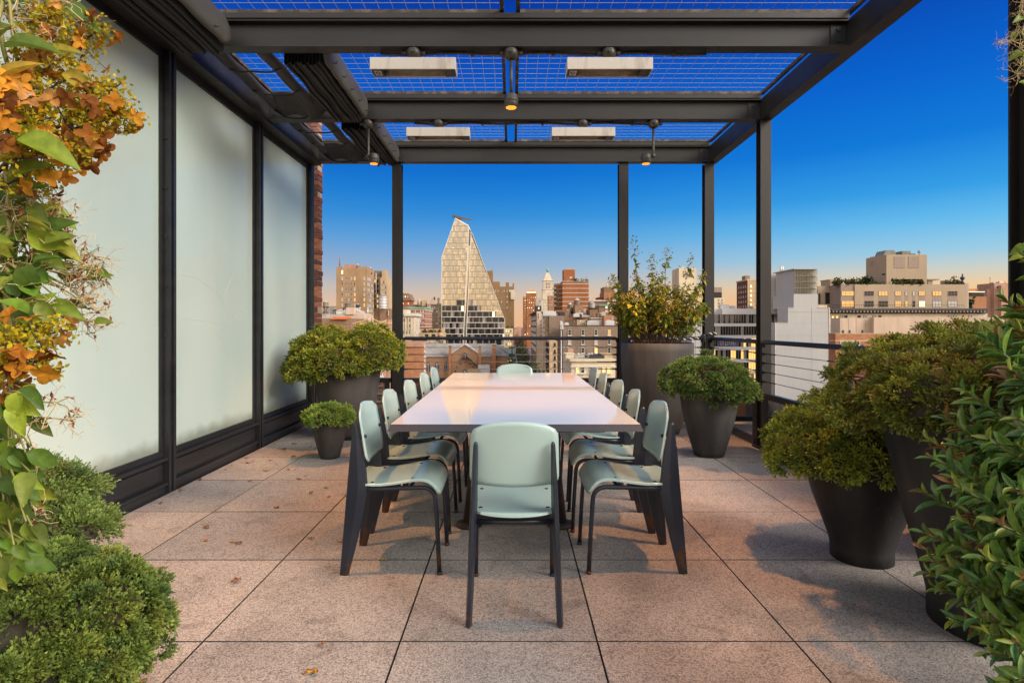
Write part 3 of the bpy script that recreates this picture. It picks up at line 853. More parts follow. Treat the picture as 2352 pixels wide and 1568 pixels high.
# ------------------------------------------------------------------ dining chairs
def rr(d, r):
    return 0.0 if d >= r else r - math.sqrt(max(0.0, r * r - (r - d) ** 2))
def make_chair():
    ch = thing('dining_chair', (0, 0, 0), 'x', 'chair', 'mint dining chairs round the table')
    # seat: plywood sheet, dished, with a waterfall front
    rows = []
    prof = [(-0.190, 0.441), (-0.150, 0.436), (-0.10, 0.433), (-0.05, 0.434), (0.0, 0.440), (0.05, 0.448), (0.10, 0.457), (0.135, 0.461),
            (0.165, 0.459), (0.190, 0.450), (0.208, 0.436), (0.222, 0.418), (0.232, 0.400), (0.238, 0.386)]
    n = 15
    for i, (y, z) in enumerate(prof):
        tt = i / (len(prof) - 1)
        hw = 0.178 + 0.028 * min(1, tt / 0.6)
        dist = y + 0.190
        inset = rr(dist, 0.07) * 0.55 + (rr((1 - tt) * 0.12, 0.03) if tt > .7 else 0)
        row = []
        for j in range(n):
            u = -1 + 2 * j / (n - 1)
            yy = y - (0.030 * (1 - u * u) if i == 0 else 0.022 * (1 - u * u) * max(0, 1 - dist / 0.12))
            row.append(((hw - inset) * u, yy, z + 0.004 * (abs(u) ** 3)))
        rows.append(row)
    s = MB(); s.sheet(rows, 0.010)
    for x, y, z in ((-0.145, -0.10, 0.441), (0.145, -0.10, 0.441), (-0.15, 0.10, 0.463), (0.15, 0.10, 0.463)):
        s.lathe((x, y, z - 0.003), [(0.009, 0.0), (0.009, 0.004), (0.005, 0.0052)], 10, 1)
    s.build('seat', [M['mint'], M['screw']], ch)
    # backrest: curved plywood, arched top
    rows = []
    nz, zb = 15, 0.548
    for i in range(nz):
        v = i / (nz - 1)
        row = []
        for j in range(n):
            u = -1 + 2 * j / (n - 1)
            zt = 0.823 - 0.018 * u * u
            z0 = zb - 0.010 * (1 - u * u)
            z = z0 + (zt - z0) * v
            d = min(v, 1 - v) * 0.26
            hw = 0.190 - 0.007 * v - rr(d, 0.055 if v > .5 else 0.035)
            yb = -0.122 - (z - 0.55) * 0.175
            row.append((hw * u, yb - 0.020 * (1 - u * u) + 0.006, z))
        rows.append(row)
    s = MB(); s.sheet(rows, 0.009)
    for x in (-0.1655, 0.1655):
        s.tube([(x, -0.139, 0.672), (x, -0.126, 0.674)], 0.0085, 10, 1)
    s.build('backrest', [M['mint'], M['screw']], ch)
    # rear legs: hollow folded panels, widest under the seat
    for sx in (-1, 1):
        def px(z): return sx * (0.186 - 0.026 * min(z, 0.74) / 0.74)
        prof = [(-0.250, -0.208, 0.0, .013), (-0.241, -0.178, 0.12, .014), (-0.231, -0.146, 0.26, .015), (-0.221, -0.121, 0.39, .016), (-0.2185, -0.118, 0.42, .016),
                (-0.213, -0.126, 0.50, .015), (-0.205, -0.142, 0.60, .013), (-0.197, -0.158, 0.68, .011), (-0.1925, -0.170, 0.728, .009), (-0.188, -0.176, 0.738, .005)]
        vs = []
        for yo, yi, z, w in prof:
            x = px(z); ym = yo * 0.45 + yi * 0.55; wo = w * 0.45
            vs += [(x - wo, yo, z), (x - w, ym, z), (x - wo * 1.3, yi, z), (x + wo * 1.3, yi, z), (x + w, ym, z), (x + wo, yo, z)]
        fs = []
        for i in range(len(prof) - 1):
            for k in range(6):
                k2 = (k + 1) % 6
                fs.append([i * 6 + k2, i * 6 + k, (i + 1) * 6 + k, (i + 1) * 6 + k2])
        fs += [list(range(6)), [(len(prof) - 1) * 6 + k for k in range(5, -1, -1)]]
        l = MB(); l.add(vs, fs)
        bevel(l.build('rear_leg', [M['navy']], ch), 0.003, 2)
        # front tube leg sweeping back under the seat
        pts = [(sx * 0.186, 0.236, 0.0), (sx * 0.184, 0.226, 0.20), (sx * 0.182, 0.216, 0.355)]
        for k in range(1, 8):
            a = PI / 2 * k / 7
            pts.append((sx * 0.181, 0.214 - 0.062 * (1 - math.cos(a)), 0.368 + 0.056 * math.sin(a)))
        pts += [(sx * 0.178, 0.05, 0.421), (sx * 0.172, -0.06, 0.4155), (sx * 0.1705, -0.135, 0.413)]
        l = MB(); l.tube(pts, 0.0112, 12)
        l.tube([(sx * 0.186, 0.2362, 0.0), (sx * 0.186, 0.235, 0.014)], 0.0135, 12)
        l.build('front_leg', [M['navy']], ch)
    c = MB()
    c.tube([(-0.178, 0.09, 0.422), (0.178, 0.09, 0.422)], 0.009, 8)
    c.build('stretcher', [M['navy']], ch)
    c = MB()
    c.tube([(-0.17, -0.155, 0.398), (0.17, -0.155, 0.398)], 0.0115, 10)
    c.build('stretcher', [M['navy']], ch)
    return ch
chair = make_chair()
spots = [(0.008, 2.536, 0, 'mint chair at the near end of the table, its back turned to the viewer'),
         (0.02, 5.66, 180, 'mint chair at the far end of the table, only its backrest showing')]
ordn = ['nearest', 'second', 'third', 'fourth', 'farthest']
for i, y in enumerate((2.968, 3.52, 4.12, 4.74, 5.36)):
    spots.append((-0.593 + rnd.uniform(-.016, .014), y, -90 + rnd.uniform(-3, 3), 'mint chair on the frosted glass side of the table, %s of five' % ordn[i]))
    spots.append((0.61 + rnd.uniform(-.014, .016), y + 0.012, 90 + rnd.uniform(-3, 3), 'mint chair on the open planter side of the table, %s of five' % ordn[i]))
for i, (x, y, a, lab) in enumerate(spots):
    o = chair if i == 0 else copy_tree(chair)
    o.location = (x, y, 0); o.rotation_euler = (0, 0, R(a)); o['label'] = lab

# ------------------------------------------------------------------ planters
def planter(x, y, prof, mat, label, name='planter', wall_t=0.03, knob=None):
    p = thing(name, (x, y, 0), label, 'planter', 'round tapered planters on the terrace')
    ro, h = prof[-1]
    inner = [(ro - 0.008, h + 0.006), (ro - wall_t, h + 0.004), (ro - wall_t - 0.01, h - 0.05), (0.0001, h - 0.052)]
    q = MB(); q.lathe((x, y, 0), prof + inner, 56)
    q.build('pot', [mat], p)
    s = MB(); s.lathe((x, y, h - 0.05), [(ro - wall_t - 0.012, 0.0), (ro * 0.6, 0.018), (0.0001, 0.025)], 32)
    s.build('soil', [M['soil']], p)
    if knob:
        a, z, r = knob
        k = MB(); d = Vector((math.cos(a), math.sin(a), -0.12)).normalized()
        c = Vector((x, y, z)) + Vector((math.cos(a), math.sin(a), 0)) * r
        k.tube([c - d * 0.004, c + d * 0.004], 0.030, 20); k.tube([c, c + d * 0.007], 0.018, 16)
        k.build('boss', [mat], p)
    return p
def taper(r0, r1, h, foot=0.0, belly=0.0, n=12):
    pr = []
    for i in range(n + 1):
        t = i / n
        r = r0 + (r1 - r0) * (t ** 0.92) + belly * math.sin(PI * t) + foot * math.exp(-t * 14)
        pr.append((r, h * t))
    return pr
planter(-1.80, 6.20, taper(0.20, 0.365, 0.82, 0.0, 0.02), M['pot_grey'], 'large grey brown planter under the widest yellow green juniper, by the frosted wall')
planter(-1.685, 5.24, taper(0.082, 0.163, 0.335, 0.004, 0.006), M['pot_dark'], 'smallest charcoal planter, standing in front of the large grey brown one')
planter(1.65, 6.48, taper(0.245, 0.405, 1.015, 0.0, 0.045), M['pot_grey'], 'tallest grey planter with a round boss, holding the leafy bush at the far rail', knob=(R(-104), 0.87, 0.392))
planter(1.845, 5.33, taper(0.128, 0.285, 0.71, 0.006, 0.02), M['pot_dark'], 'slim charcoal planter with a rounded green juniper, in front of the tallest planter')
planter(1.835, 2.985, [(.147, 0), (.1475, .06), (.155, .10), (.182, .18), (.232, .32), (.272, .46), (.302, .60), (.306, .62)], M['pot_black'], 'black planter with a narrow foot, holding the lower yellow green juniper')
planter(1.985, 2.30, [(.252, 0), (.2525, .10), (.263, .15), (.288, .25), (.335, .42), (.378, .62), (.420, .84), (.425, .875)], M['pot_black'], 'large black planter under the big dark juniper, behind the glossy leaved shrub')
planter(-1.28, 1.42, taper(0.13, 0.26, 0.34, 0.0, 0.01), M['pot_black'], 'black planter mostly hidden under the bushy green juniper nearest the camera')
planter(-2.02, 2.30, taper(0.13, 0.21, 0.44, 0.0, 0.01), M['pot_black'], 'black planter hidden behind the nearest juniper, against the frosted wall')
planter(1.82, 1.42, taper(0.16, 0.24, 0.42, 0.0, 0.01), M['pot_black'], 'black planter of the glossy leaved shrub, beyond the edge of view')
planter(-1.62, 1.36, taper(0.12, 0.20, 0.48, 0.0, 0.01), M['pot_dark'], 'charcoal planter of the tan flowering bush and climber, beyond the edge of view')

# ------------------------------------------------------------------ foliage
rng = np.random.default_rng(11)
def unit(a): return a / (np.linalg.norm(a, axis=-1, keepdims=True) + 1e-9)
T_DIAMOND = (np.array([(0, 0, 0), (.45, -.5, 0.06), (1, 0, 0), (.45, .5, 0.06)], float), [(0, 1, 2, 3)])
def _leafT(ts, ws, fold=0.20, curl=0.30):
    v = []
    for t_, w in zip(ts, ws):
        for s in (-.5, 0, .5):
            v.append((t_, s * w, fold * abs(s) * 2 * w - curl * t_ * t_))
    f = []
    for i in range(len(ts) - 1):
        for j in range(2):
            a = i * 3 + j; f.append((a, a + 1, a + 4, a + 3))
    return np.array(v, float), f
T_LEAF = _leafT([0, .05, .14, .27, .42, .58, .74, .88, 1], [.05, .28, .66, .94, 1, .90, .66, .34, .02])
T_LANCE = _leafT([0, .12, .3, .5, .7, .87, 1], [.10, .42, .80, 1.0, .92, .55, .03], 0.20, 0.14)
T_PETAL = _leafT([0, .2, .5, .8, 1], [.15, .7, 1.0, .85, .25], 0.16, 0.30)
def leaves(name, P, D, N, L, W, tint, mat, parent, T, smooth=False):
    P, D, N = np.asarray(P), unit(np.asarray(D)), np.asarray(N)
    S = unit(np.cross(D, N)); N = unit(np.cross(S, D))
    tv, tf = T
    n, k = len(P), len(tv)
    L = np.broadcast_to(np.asarray(L, float), (n,)); W = np.broadcast_to(np.asarray(W, float), (n,))
    V = (P[:, None, :] + D[:, None, :] * (tv[None, :, 0:1] * L[:, None, None]) + S[:, None, :] * (tv[None, :, 1:2] * W[:, None, None])
         + N[:, None, :] * (tv[None, :, 2:3] * np.minimum(L, W * 3)[:, None, None]))
    off = np.array(wloc(parent))
    V = (V - off).reshape(-1, 3)
    tf = np.array(tf)
    Fc = (tf[None] + (np.arange(n) * k)[:, None, None]).reshape(-1)
    me = bpy.data.meshes.new(name)
    nf = n * len(tf)
    me.vertices.add(len(V)); me.vertices.foreach_set('co', V.astype(np.float32).ravel())
    me.loops.add(nf * 4); me.loops.foreach_set('vertex_index', Fc.astype(np.int32))
    me.polygons.add(nf); me.polygons.foreach_set('loop_start', (np.arange(nf) * 4).astype(np.int32))
    me.polygons.foreach_set('use_smooth', np.full(nf, smooth))
    me.update(calc_edges=True); me.validate()
    at = me.attributes.new('tint', 'FLOAT_COLOR', 'POINT')
    col = np.ones((n, k, 4), np.float32); col[:, :, :3] = np.asarray(tint)[:, None, :]
    at.data.foreach_set('color', col.ravel())
    me.materials.append(mat)
    o = bpy.data.objects.new(name, me); C.objects.link(o); o.parent = parent
    return o
def leafmat(name, rough=0.5, transl=0.3, spec=0.4, vein=70.0):
    m = bpy.data.materials.new(name); m.use_nodes = True
    nt = m.node_tree; b = nt.nodes['Principled BSDF']
    at_ = nt.nodes.new('ShaderNodeAttribute'); at_.attribute_name = 'tint'
    nz = tex(m, 'ShaderNodeTexNoise', vein, 3.0)
    class a: outputs = {'Color': mixc(m, 1.0, at_.outputs['Color'], rgbramp(m, nz.outputs[0], [(0.3, (.72, .74, .70, 1)), (0.65, (1.2, 1.16, 1.1, 1))]), 'MULTIPLY')}
    nt.links.new(a.outputs['Color'], b.inputs['Base Color'])
    b.inputs['Roughness'].default_value = rough; b.inputs['Specular IOR Level'].default_value = spec
    t = nt.nodes.new('ShaderNodeBsdfTranslucent'); nt.links.new(a.outputs['Color'], t.inputs[0])
    x = nt.nodes.new('ShaderNodeMixShader'); x.inputs[0].default_value = transl
    nt.links.new(b.outputs[0], x.inputs[1]); nt.links.new(t.outputs[0], x.inputs[2])
    nt.links.new(x.outputs[0], nt.nodes['Material Output'].inputs[0])
    return m
M['juniper'] = leafmat('juniper_foliage', 0.6, 0.16, 0.3)
M['glossy'] = leafmat('glossy_leaf', 0.28, 0.18, 0.5)
M['softleaf'] = leafmat('soft_leaf', 0.5, 0.38, 0.35)
M['petal'] = leafmat('dry_petal', 0.75, 0.35, 0.2)
M['twig'] = worn('brown_twig', (0.055, 0.032, 0.02), (0.13, 0.085, 0.055), 20, 0.8)
M['core_twig'] = worn('dark_core_and_twigs', (0.022, 0.020, 0.010), (0.045, 0.034, 0.018), 60, 0.9, bmp=0.8)

def rand_dirs(n):
    return unit(rng.normal(size=(n, 3)))
def tints(cols, n, jitter=0.18):
    cols = np.array(cols); k = rng.integers(0, len(cols), n)
    w = rng.random((n, 1)); c = cols[k] * (1 - w) + cols[(k + 1) % len(cols)] * w
    return c * (1 + rng.uniform(-jitter, jitter, (n, 1)))
def shrub_mesh(parent, lobes, ncl, nsp, nl, L, cols, rc, slen, droop=0.25, seed=1, bright=1.6):
    """lobes: (cx, cy, cz, rx, ry, rz, lowest polar angle in degrees); tufts of small scale leaves spread over the lobes"""
    global rng
    rng = np.random.default_rng(seed)
    # tuft centres
    cc, nn = [], []
    tot = sum(l[3] * l[4] for l in lobes)
    for (cx, cy, cz, rx, ry, rz, low) in lobes:
        m = int(ncl * rx * ry / tot)
        cosl = math.cos(R(low))
        i = np.arange(m) + 0.5
        cz_ = 1 - (1 - cosl) * i / m
        ph = i * 2.39996 + rng.uniform(0, 6)
        sr = np.sqrt(1 - cz_ ** 2)
        d = np.stack([sr * np.cos(ph), sr * np.sin(ph), cz_], 1) + rng.normal(0, .05, (m, 3))
        sc = 1 + rng.uniform(-.16, .03, (m, 1))
        sc *= 1 + 0.05 * np.sin(ph * 3)[:, None]
        c = np.array([cx, cy, cz]) + d * np.array([rx, ry, rz]) * sc
        keep = np.ones(m, bool)
        for o in lobes:
            if o[0] == cx and o[1] == cy and o[2] == cz: continue
            q = (c - np.array(o[:3])) / np.array(o[3:6])
            keep &= (np.linalg.norm(q, axis=1) > 0.85)
        nrm = unit(d / np.array([rx, ry, rz]))
        cc.append(c[keep]); nn.append(nrm[keep])
    cc = np.concatenate(cc); nn = np.concatenate(nn)
    m = len(cc)
    ctint = tints(cols, m, 0.22) * bright
    crad = rc * rng.uniform(0.7, 1.25, m)
    # sprigs
    ci = np.repeat(np.arange(m), nsp)
    n = len(ci)
    d = unit(rand_dirs(n) * 0.9 + nn[ci] * 0.85 + np.array([0, 0, 0.15]))
    base = cc[ci] + d * (crad[ci] * rng.uniform(0.25, 0.95, n) ** 0.7)[:, None] * np.array([1, 1, 0.8]) - nn[ci] * (crad[ci] * 0.45)[:, None]
    sd_ = unit(d + rand_dirs(n) * 0.55 + nn[ci] * 0.25 - np.array([0, 0, droop * 0.4]))
    sl = slen * rng.uniform(0.6, 1.25, n)
    st = ctint[ci] * (1 + rng.uniform(-.15, .15, (n, 1)))
    side = unit(np.cross(sd_, rand_dirs(n)))
    oth = np.cross(sd_, side)
    # scale leaves along each sprig
    P, D, N, Tt = [], [], [], []
    for j in range(nl):
        t_ = (j + 0.5) / nl
        a = rng.uniform(0, 2 * PI, n) if j % 2 else np.full(n, j * 2.4)
        out = side * np.cos(a)[:, None] + oth * np.sin(a)[:, None] * 0.7
        dd = unit(sd_ * (0.55 + 0.6 * t_) + out * (0.9 - 0.5 * t_))
        if j == nl - 1: dd = sd_
        P.append(base + sd_ * (sl * t_)[:, None] * 0.8); D.append(dd); N.append(unit(np.cross(dd, out) + 0.6 * rand_dirs(n)))
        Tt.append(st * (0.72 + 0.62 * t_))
    P, D, N, Tt = map(np.concatenate, (P, D, N, Tt))
    LL = L * rng.uniform(0.7, 1.3, len(P))
    return leaves('foliage', P, D, N, LL * 0.8, LL * 0.5, Tt, M['juniper'], parent, T_DIAMOND)
def juniper(label, lobes, stem, ncl, nsp, nl, L, cols, rc, slen, droop=0.25, seed=1, bright=1.6):
    x, y, z = stem
    s = thing('juniper_shrub', (x, y, z), label, 'shrub', 'clipped junipers in planters')
    shrub_mesh(s, lobes, ncl, nsp, nl, L, cols, rc, slen, droop, seed, bright)
    c = MB()                                         # added dark core so gaps between tufts read dark, with brown dead twigs inside
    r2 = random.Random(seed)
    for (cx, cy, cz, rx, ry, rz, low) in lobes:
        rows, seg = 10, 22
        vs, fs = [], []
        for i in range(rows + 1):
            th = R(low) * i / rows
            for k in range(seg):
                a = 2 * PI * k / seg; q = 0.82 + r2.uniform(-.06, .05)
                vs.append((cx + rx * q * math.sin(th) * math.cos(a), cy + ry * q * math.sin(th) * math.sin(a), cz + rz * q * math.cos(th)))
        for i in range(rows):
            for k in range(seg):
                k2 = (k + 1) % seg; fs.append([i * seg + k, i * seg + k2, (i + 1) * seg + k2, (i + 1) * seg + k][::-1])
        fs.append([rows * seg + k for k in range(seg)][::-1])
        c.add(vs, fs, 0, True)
        for k in range(26):
            a = r2.uniform(0, 6.28); th = R(low) * r2.uniform(0.2, 1.0)
            e = (cx + rx * .97 * math.sin(th) * math.cos(a), cy + ry * .97 * math.sin(th) * math.sin(a), cz + rz * .97 * math.cos(th))
            c.tube([(x, y, z), ((x + e[0]) / 2, (y + e[1]) / 2, (z + e[2]) / 2 + .02), e], [0.012, 0.008, 0.003], 5, cap=False)
    c.build('core_and_twigs', [M['core_twig']], s)
    return s
YG = [(0.155, 0.185, 0.022), (0.105, 0.145, 0.022), (0.20, 0.21, 0.035), (0.085, 0.12, 0.025)]
GR = [(0.075, 0.125, 0.030), (0.11, 0.165, 0.035), (0.055, 0.10, 0.032), (0.14, 0.17, 0.045)]
DK = [(0.090, 0.122, 0.018), (0.135, 0.158, 0.022), (0.065, 0.096, 0.020), (0.130, 0.120, 0.024)]
FR = [(0.075, 0.115, 0.022), (0.105, 0.150, 0.026), (0.052, 0.095, 0.030), (0.15, 0.175, 0.03)]
juniper('wide yellow green juniper spilling over a large planter by the frosted wall',
        [(-2.02, 6.12, 0.80, 0.38, 0.40, 0.39, 106), (-1.56, 6.18, 0.83, 0.35, 0.38, 0.38, 102), (-1.86, 5.95, 0.78, 0.38, 0.34, 0.28, 108), (-2.12, 6.0, 0.71, 0.28, 0.28, 0.19, 112)],
        (-1.80, 6.20, 0.78), 400, 50, 7, 0.020, YG, 0.062, 0.042, seed=3)
juniper('small bright green juniper in the smallest planter',
        [(-1.69, 5.22, 0.36, 0.21, 0.21, 0.135, 104)], (-1.685, 5.24, 0.30), 60, 45, 7, 0.015, [(0.12, 0.185, 0.03), (0.085, 0.15, 0.03), (0.15, 0.21, 0.045)], 0.042, 0.034, seed=4)
juniper('rounded mid green juniper dome in the slim charcoal planter',
        [(1.82, 5.32, 0.66, 0.385, 0.38, 0.265, 106), (1.94, 5.25, 0.60, 0.30, 0.28, 0.2, 110)], (1.845, 5.33, 0.68), 260, 50, 7, 0.017, GR, 0.052, 0.036, seed=5, bright=1.45)
juniper('lower yellow green juniper leaning out of the black planter with the narrow foot',
        [(1.78, 2.97, 0.585, 0.38, 0.38, 0.265, 108), (1.60, 2.92, 0.55, 0.275, 0.28, 0.18, 112)], (1.835, 2.985, 0.58), 320, 56, 7, 0.0130, [(0.13, 0.165, 0.02), (0.09, 0.13, 0.02), (0.17, 0.185, 0.03), (0.07, 0.10, 0.02)], 0.046, 0.030, seed=6)
juniper('big dark brownish green juniper mound in the large black planter',
        [(1.93, 2.32, 0.90, 0.57, 0.50, 0.30, 105), (1.74, 2.16, 0.91, 0.34, 0.32, 0.22, 106), (2.15, 2.42, 0.98, 0.42, 0.4, 0.26, 100)],
        (1.985, 2.30, 0.85), 640, 56, 7, 0.0125, DK, 0.046, 0.030, seed=8, bright=1.35)
juniper('bushy fresh green juniper nearest the camera, hiding its black planter',
        [(-1.33, 1.42, 0.40, 0.37, 0.35, 0.255, 112), (-1.17, 1.36, 0.36, 0.22, 0.22, 0.18, 112), (-1.08, 1.46, 0.48, 0.145, 0.15, 0.115, 112)],
        (-1.28, 1.42, 0.32), 640, 56, 8, 0.0100, FR, 0.033, 0.022, seed=9, bright=1.3)
juniper('loose dark green juniper low against the frosted wall, behind the nearest one',
        [(-1.98, 2.25, 0.53, 0.26, 0.28, 0.13, 106), (-1.78, 2.12, 0.45, 0.22, 0.2, 0.10, 108), (-1.62, 2.10, 0.45, 0.10, 0.08, 0.05, 108)], (-2.02, 2.30, 0.42), 130, 55, 8, 0.0125, GR, 0.055, 0.048, seed=10, bright=1.3)

# leafy bush with dry flower heads in the tallest planter
def stems_tube(mbx, pts, r0, r1, seg=5, mi=0):
    n = len(pts); mbx.tube(pts, [r0 + (r1 - r0) * i / (n - 1) for i in range(n)], seg, mi, cap=False)
def bez(p0, p1, p2, n=7):
    p0, p1, p2 = Vector(p0), Vector(p1), Vector(p2)
    return [p0 * (1 - t) ** 2 + p1 * 2 * t * (1 - t) + p2 * t * t for t in [i / (n - 1) for i in range(n)]]
bush = thing('leafy_bush', (1.65, 6.48, 0.97), 'loose leafy bush with many thin brown stems and dry flower heads', 'bush')
r2 = random.Random(21); rng = np.random.default_rng(21)
tw = MB(); P, D, N, L, W, TT = [], [], [], [], [], []
tops = [(-0.28, 2.06), (-0.02, 1.92), (0.14, 1.98), (0.36, 1.88), (-0.46, 1.74), (0.52, 1.76), (-0.52, 1.66), (0.50, 1.60)]
tips = []
for k in range(85):
    if k < len(tops): ex, ez = tops[k]; ey = r2.uniform(-.15, .15)
    else:
        a = r2.uniform(0, 2 * PI); rad = 0.56 * math.sqrt(r2.random()); ex, ey = rad * math.cos(a), rad * math.sin(a) * 0.8
        ez = 1.22 + 0.50 * (1 - (rad / 0.62) ** 2) * r2.uniform(0.65, 1.0) + r2.uniform(0, .16)
    p0 = (1.65 + ex * 0.38 + r2.uniform(-.05, .05), 6.48 + ey * .3, 0.97)
    p2 = (1.65 + ex, 6.48 + ey, ez)
    p1 = (1.65 + ex * (0.75 + r2.uniform(-.1, .2)), 6.48 + ey * .7, 0.97 + (ez - 0.97) * 0.5)
    pts = bez(p0, p1, p2, 8)
    stems_tube(tw, pts, 0.0045, 0.002)
    for i in range(2):
        q = pts[r2.randrange(2, 5)]; e = q + Vector((r2.uniform(-.12, .12), r2.uniform(-.12, .12), r2.uniform(.06, .2)))
        stems_tube(tw, [q, (q + e) / 2 + Vector((0, 0, .01)), e], 0.0028, 0.0014, 4)
    nlv = 33
    for i in range(nlv):
        t_ = 0.30 + 0.70 * r2.random() ** 0.8
        x = t_ * 7; j = min(int(x), 6); p = pts[j].lerp(pts[j + 1], x - j)
        d = Vector((r2.uniform(-1, 1), r2.uniform(-1, 1), r2.uniform(-.5, .7))).normalized()
        P.append(p); D.append(d); N.append((r2.uniform(-.5, .5), r2.uniform(-.5, .5), 1)); big = r2.random() ** 2
        l = 0.036 + 0.066 * big; L.append(l); W.append(l * r2.uniform(.38, .62))
        TT.append(r2.choice([(0.24, 0.28, 0.035), (0.34, 0.36, 0.035), (0.16, 0.19, 0.035), (0.48, 0.43, 0.04), (0.24, 0.17, 0.06), (0.18, 0.32, 0.04), (0.42, 0.39, 0.04)]))
    tips.append((p2, pts[-1] - pts[-2]))
tw.build('stems', [M['twig']], bush)
leaves('leaves', P, D, N, L, W, np.array(TT), M['softleaf'], bush, T_LEAF, True)
P, D, N, L, TT = [], [], [], [], []
for k, (p, d) in enumerate(tips):
    if k >= 8 and r2.random() < 0.25: continue
    d = Vector(d).normalized(); hgt = 0.17 if k < 4 else r2.uniform(.05, .12)
    for i in range(60 if k < 8 else 34):
        t_ = r2.random(); rr_ = (0.045 if k < 4 else 0.04) * (1 - 0.7 * t_)
        q = Vector(p) + d * (hgt * t_ - 0.03) + Vector((r2.gauss(0, rr_), r2.gauss(0, rr_), r2.gauss(0, .012)))
        P.append(q); D.append((r2.gauss(0, 1), r2.gauss(0, 1), r2.gauss(.3, 1))); N.append((r2.gauss(0, 1), r2.gauss(0, 1), 1)); L.append(r2.uniform(.014, .028))
        TT.append(r2.choice([(0.36, 0.29, 0.04), (0.28, 0.25, 0.04), (0.40, 0.27, 0.09), (0.24, 0.14, 0.06), (0.36, 0.34, 0.04)]))
leaves('blossoms', P, D, N, L, np.array(L) * 0.8, np.array(TT), M['petal'], bush, T_DIAMOND)

# glossy lance-leaved shrub at the right edge
lau = thing('glossy_shrub', (1.82, 1.42, 0.40), 'upright shrub with glossy dark green lance leaves and reddish shoot tips', 'shrub')
r2 = random.Random(5)
tw = MB(); P, D, N, L, W, TT = [], [], [], [], [], []
def lstem(p0, p1, p2, n=9, first=0.15, size=1.0):
    pts = bez(p0, p1, p2, n)
    stems_tube(tw, pts, 0.006, 0.0025, 6)
    ln = sum((pts[i + 1] - pts[i]).length for i in range(n - 1))
    m = int(ln / 0.0115)
    for i in range(m):
        t_ = first + (1 - first) * i / (m - 1)
        x = t_ * (n - 1); j = min(int(x), n - 2); p = pts[j].lerp(pts[j + 1], x - j)
        ax = (pts[j + 1] - pts[j]).normalized()
        a = i * 2.4 + r2.uniform(-.3, .3)
        s1 = ax.orthogonal().normalized(); s2 = ax.cross(s1)
        out = s1 * math.cos(a) + s2 * math.sin(a)
        up = 0.35 + 1.1 * max(0, (t_ - 0.8) / 0.2) + r2.uniform(-.15, .25)
        d = (out + ax * up).normalized()
        P.append(p); D.append(d); N.append(ax + Vector((r2.uniform(-.3, .3), r2.uniform(-.3, .3), .3)))
        tip = t_ > 0.93
        l = size * r2.uniform(0.060, 0.088) * (0.6 if tip else 1); L.append(l); W.append(l * r2.uniform(.23, .30))
        u = r2.random()
        if tip and u < 0.6: TT.append((0.20, 0.10, 0.04) if r2.random() < .4 else (0.20, 0.25, 0.04))
        elif t_ > 0.8 and u < 0.5: TT.append((0.14, 0.25, 0.04))
        else: TT.append(r2.choice([(0.065, 0.15, 0.030), (0.095, 0.20, 0.034), (0.07, 0.165, 0.045), (0.14, 0.25, 0.045)]))
tipsL = [(2290, 690, 1.75), (2230, 765, 1.62), (2200, 900, 1.55), (2150, 960, 1.6), (2120, 1050, 1.5), (2105, 1225, 1.48), (2165, 1110, 1.42), (2130, 1290, 1.5),
         (2225, 1420, 1.35), (2250, 1500, 1.32), (2270, 1200, 1.30), (2250, 1010, 1.38), (2300, 850, 1.5), (2330, 700, 1.7), (2345, 600, 1.85), (2320, 960, 1.35), (2310, 1120, 1.28),
         (2330, 1330, 1.25), (2210, 1180, 1.55), (2270, 800, 1.75), (2345, 790, 1.4), (2190, 1340, 1.42), (2310, 1480, 1.2), (2180, 1020, 1.7), (2240, 1280, 1.3), (2300, 1560, 1.2)]
for px_, py_, dd in tipsL:
    px_ += 20
    e = Vector((PXX(px_, dd), dd, PZ(py_, dd)))
    for rep in range(4):
        q = e + (Vector((0, 0, 0)) if rep == 0 else Vector((r2.uniform(.05, .22), r2.uniform(-.05, .2), r2.uniform(-.16, .04))))
        base = Vector((1.84 + r2.uniform(-.12, .1), 1.45 + r2.uniform(-.12, .12), max(0.40, q.z - 0.75)))
        ctrl = Vector((base.x * 0.62 + q.x * 0.38, base.y * .6 + q.y * .4, base.z * .25 + q.z * .75 - 0.10))
        lstem(base, ctrl, q, 9, 0.22)
tw.build('stems', [worn('green_twig', (0.09, 0.11, 0.03), (0.15, 0.16, 0.05), 20, 0.6)], lau)
leaves('leaves', P, D, N, L, W, np.array(TT), M['glossy'], lau, T_LANCE, True)

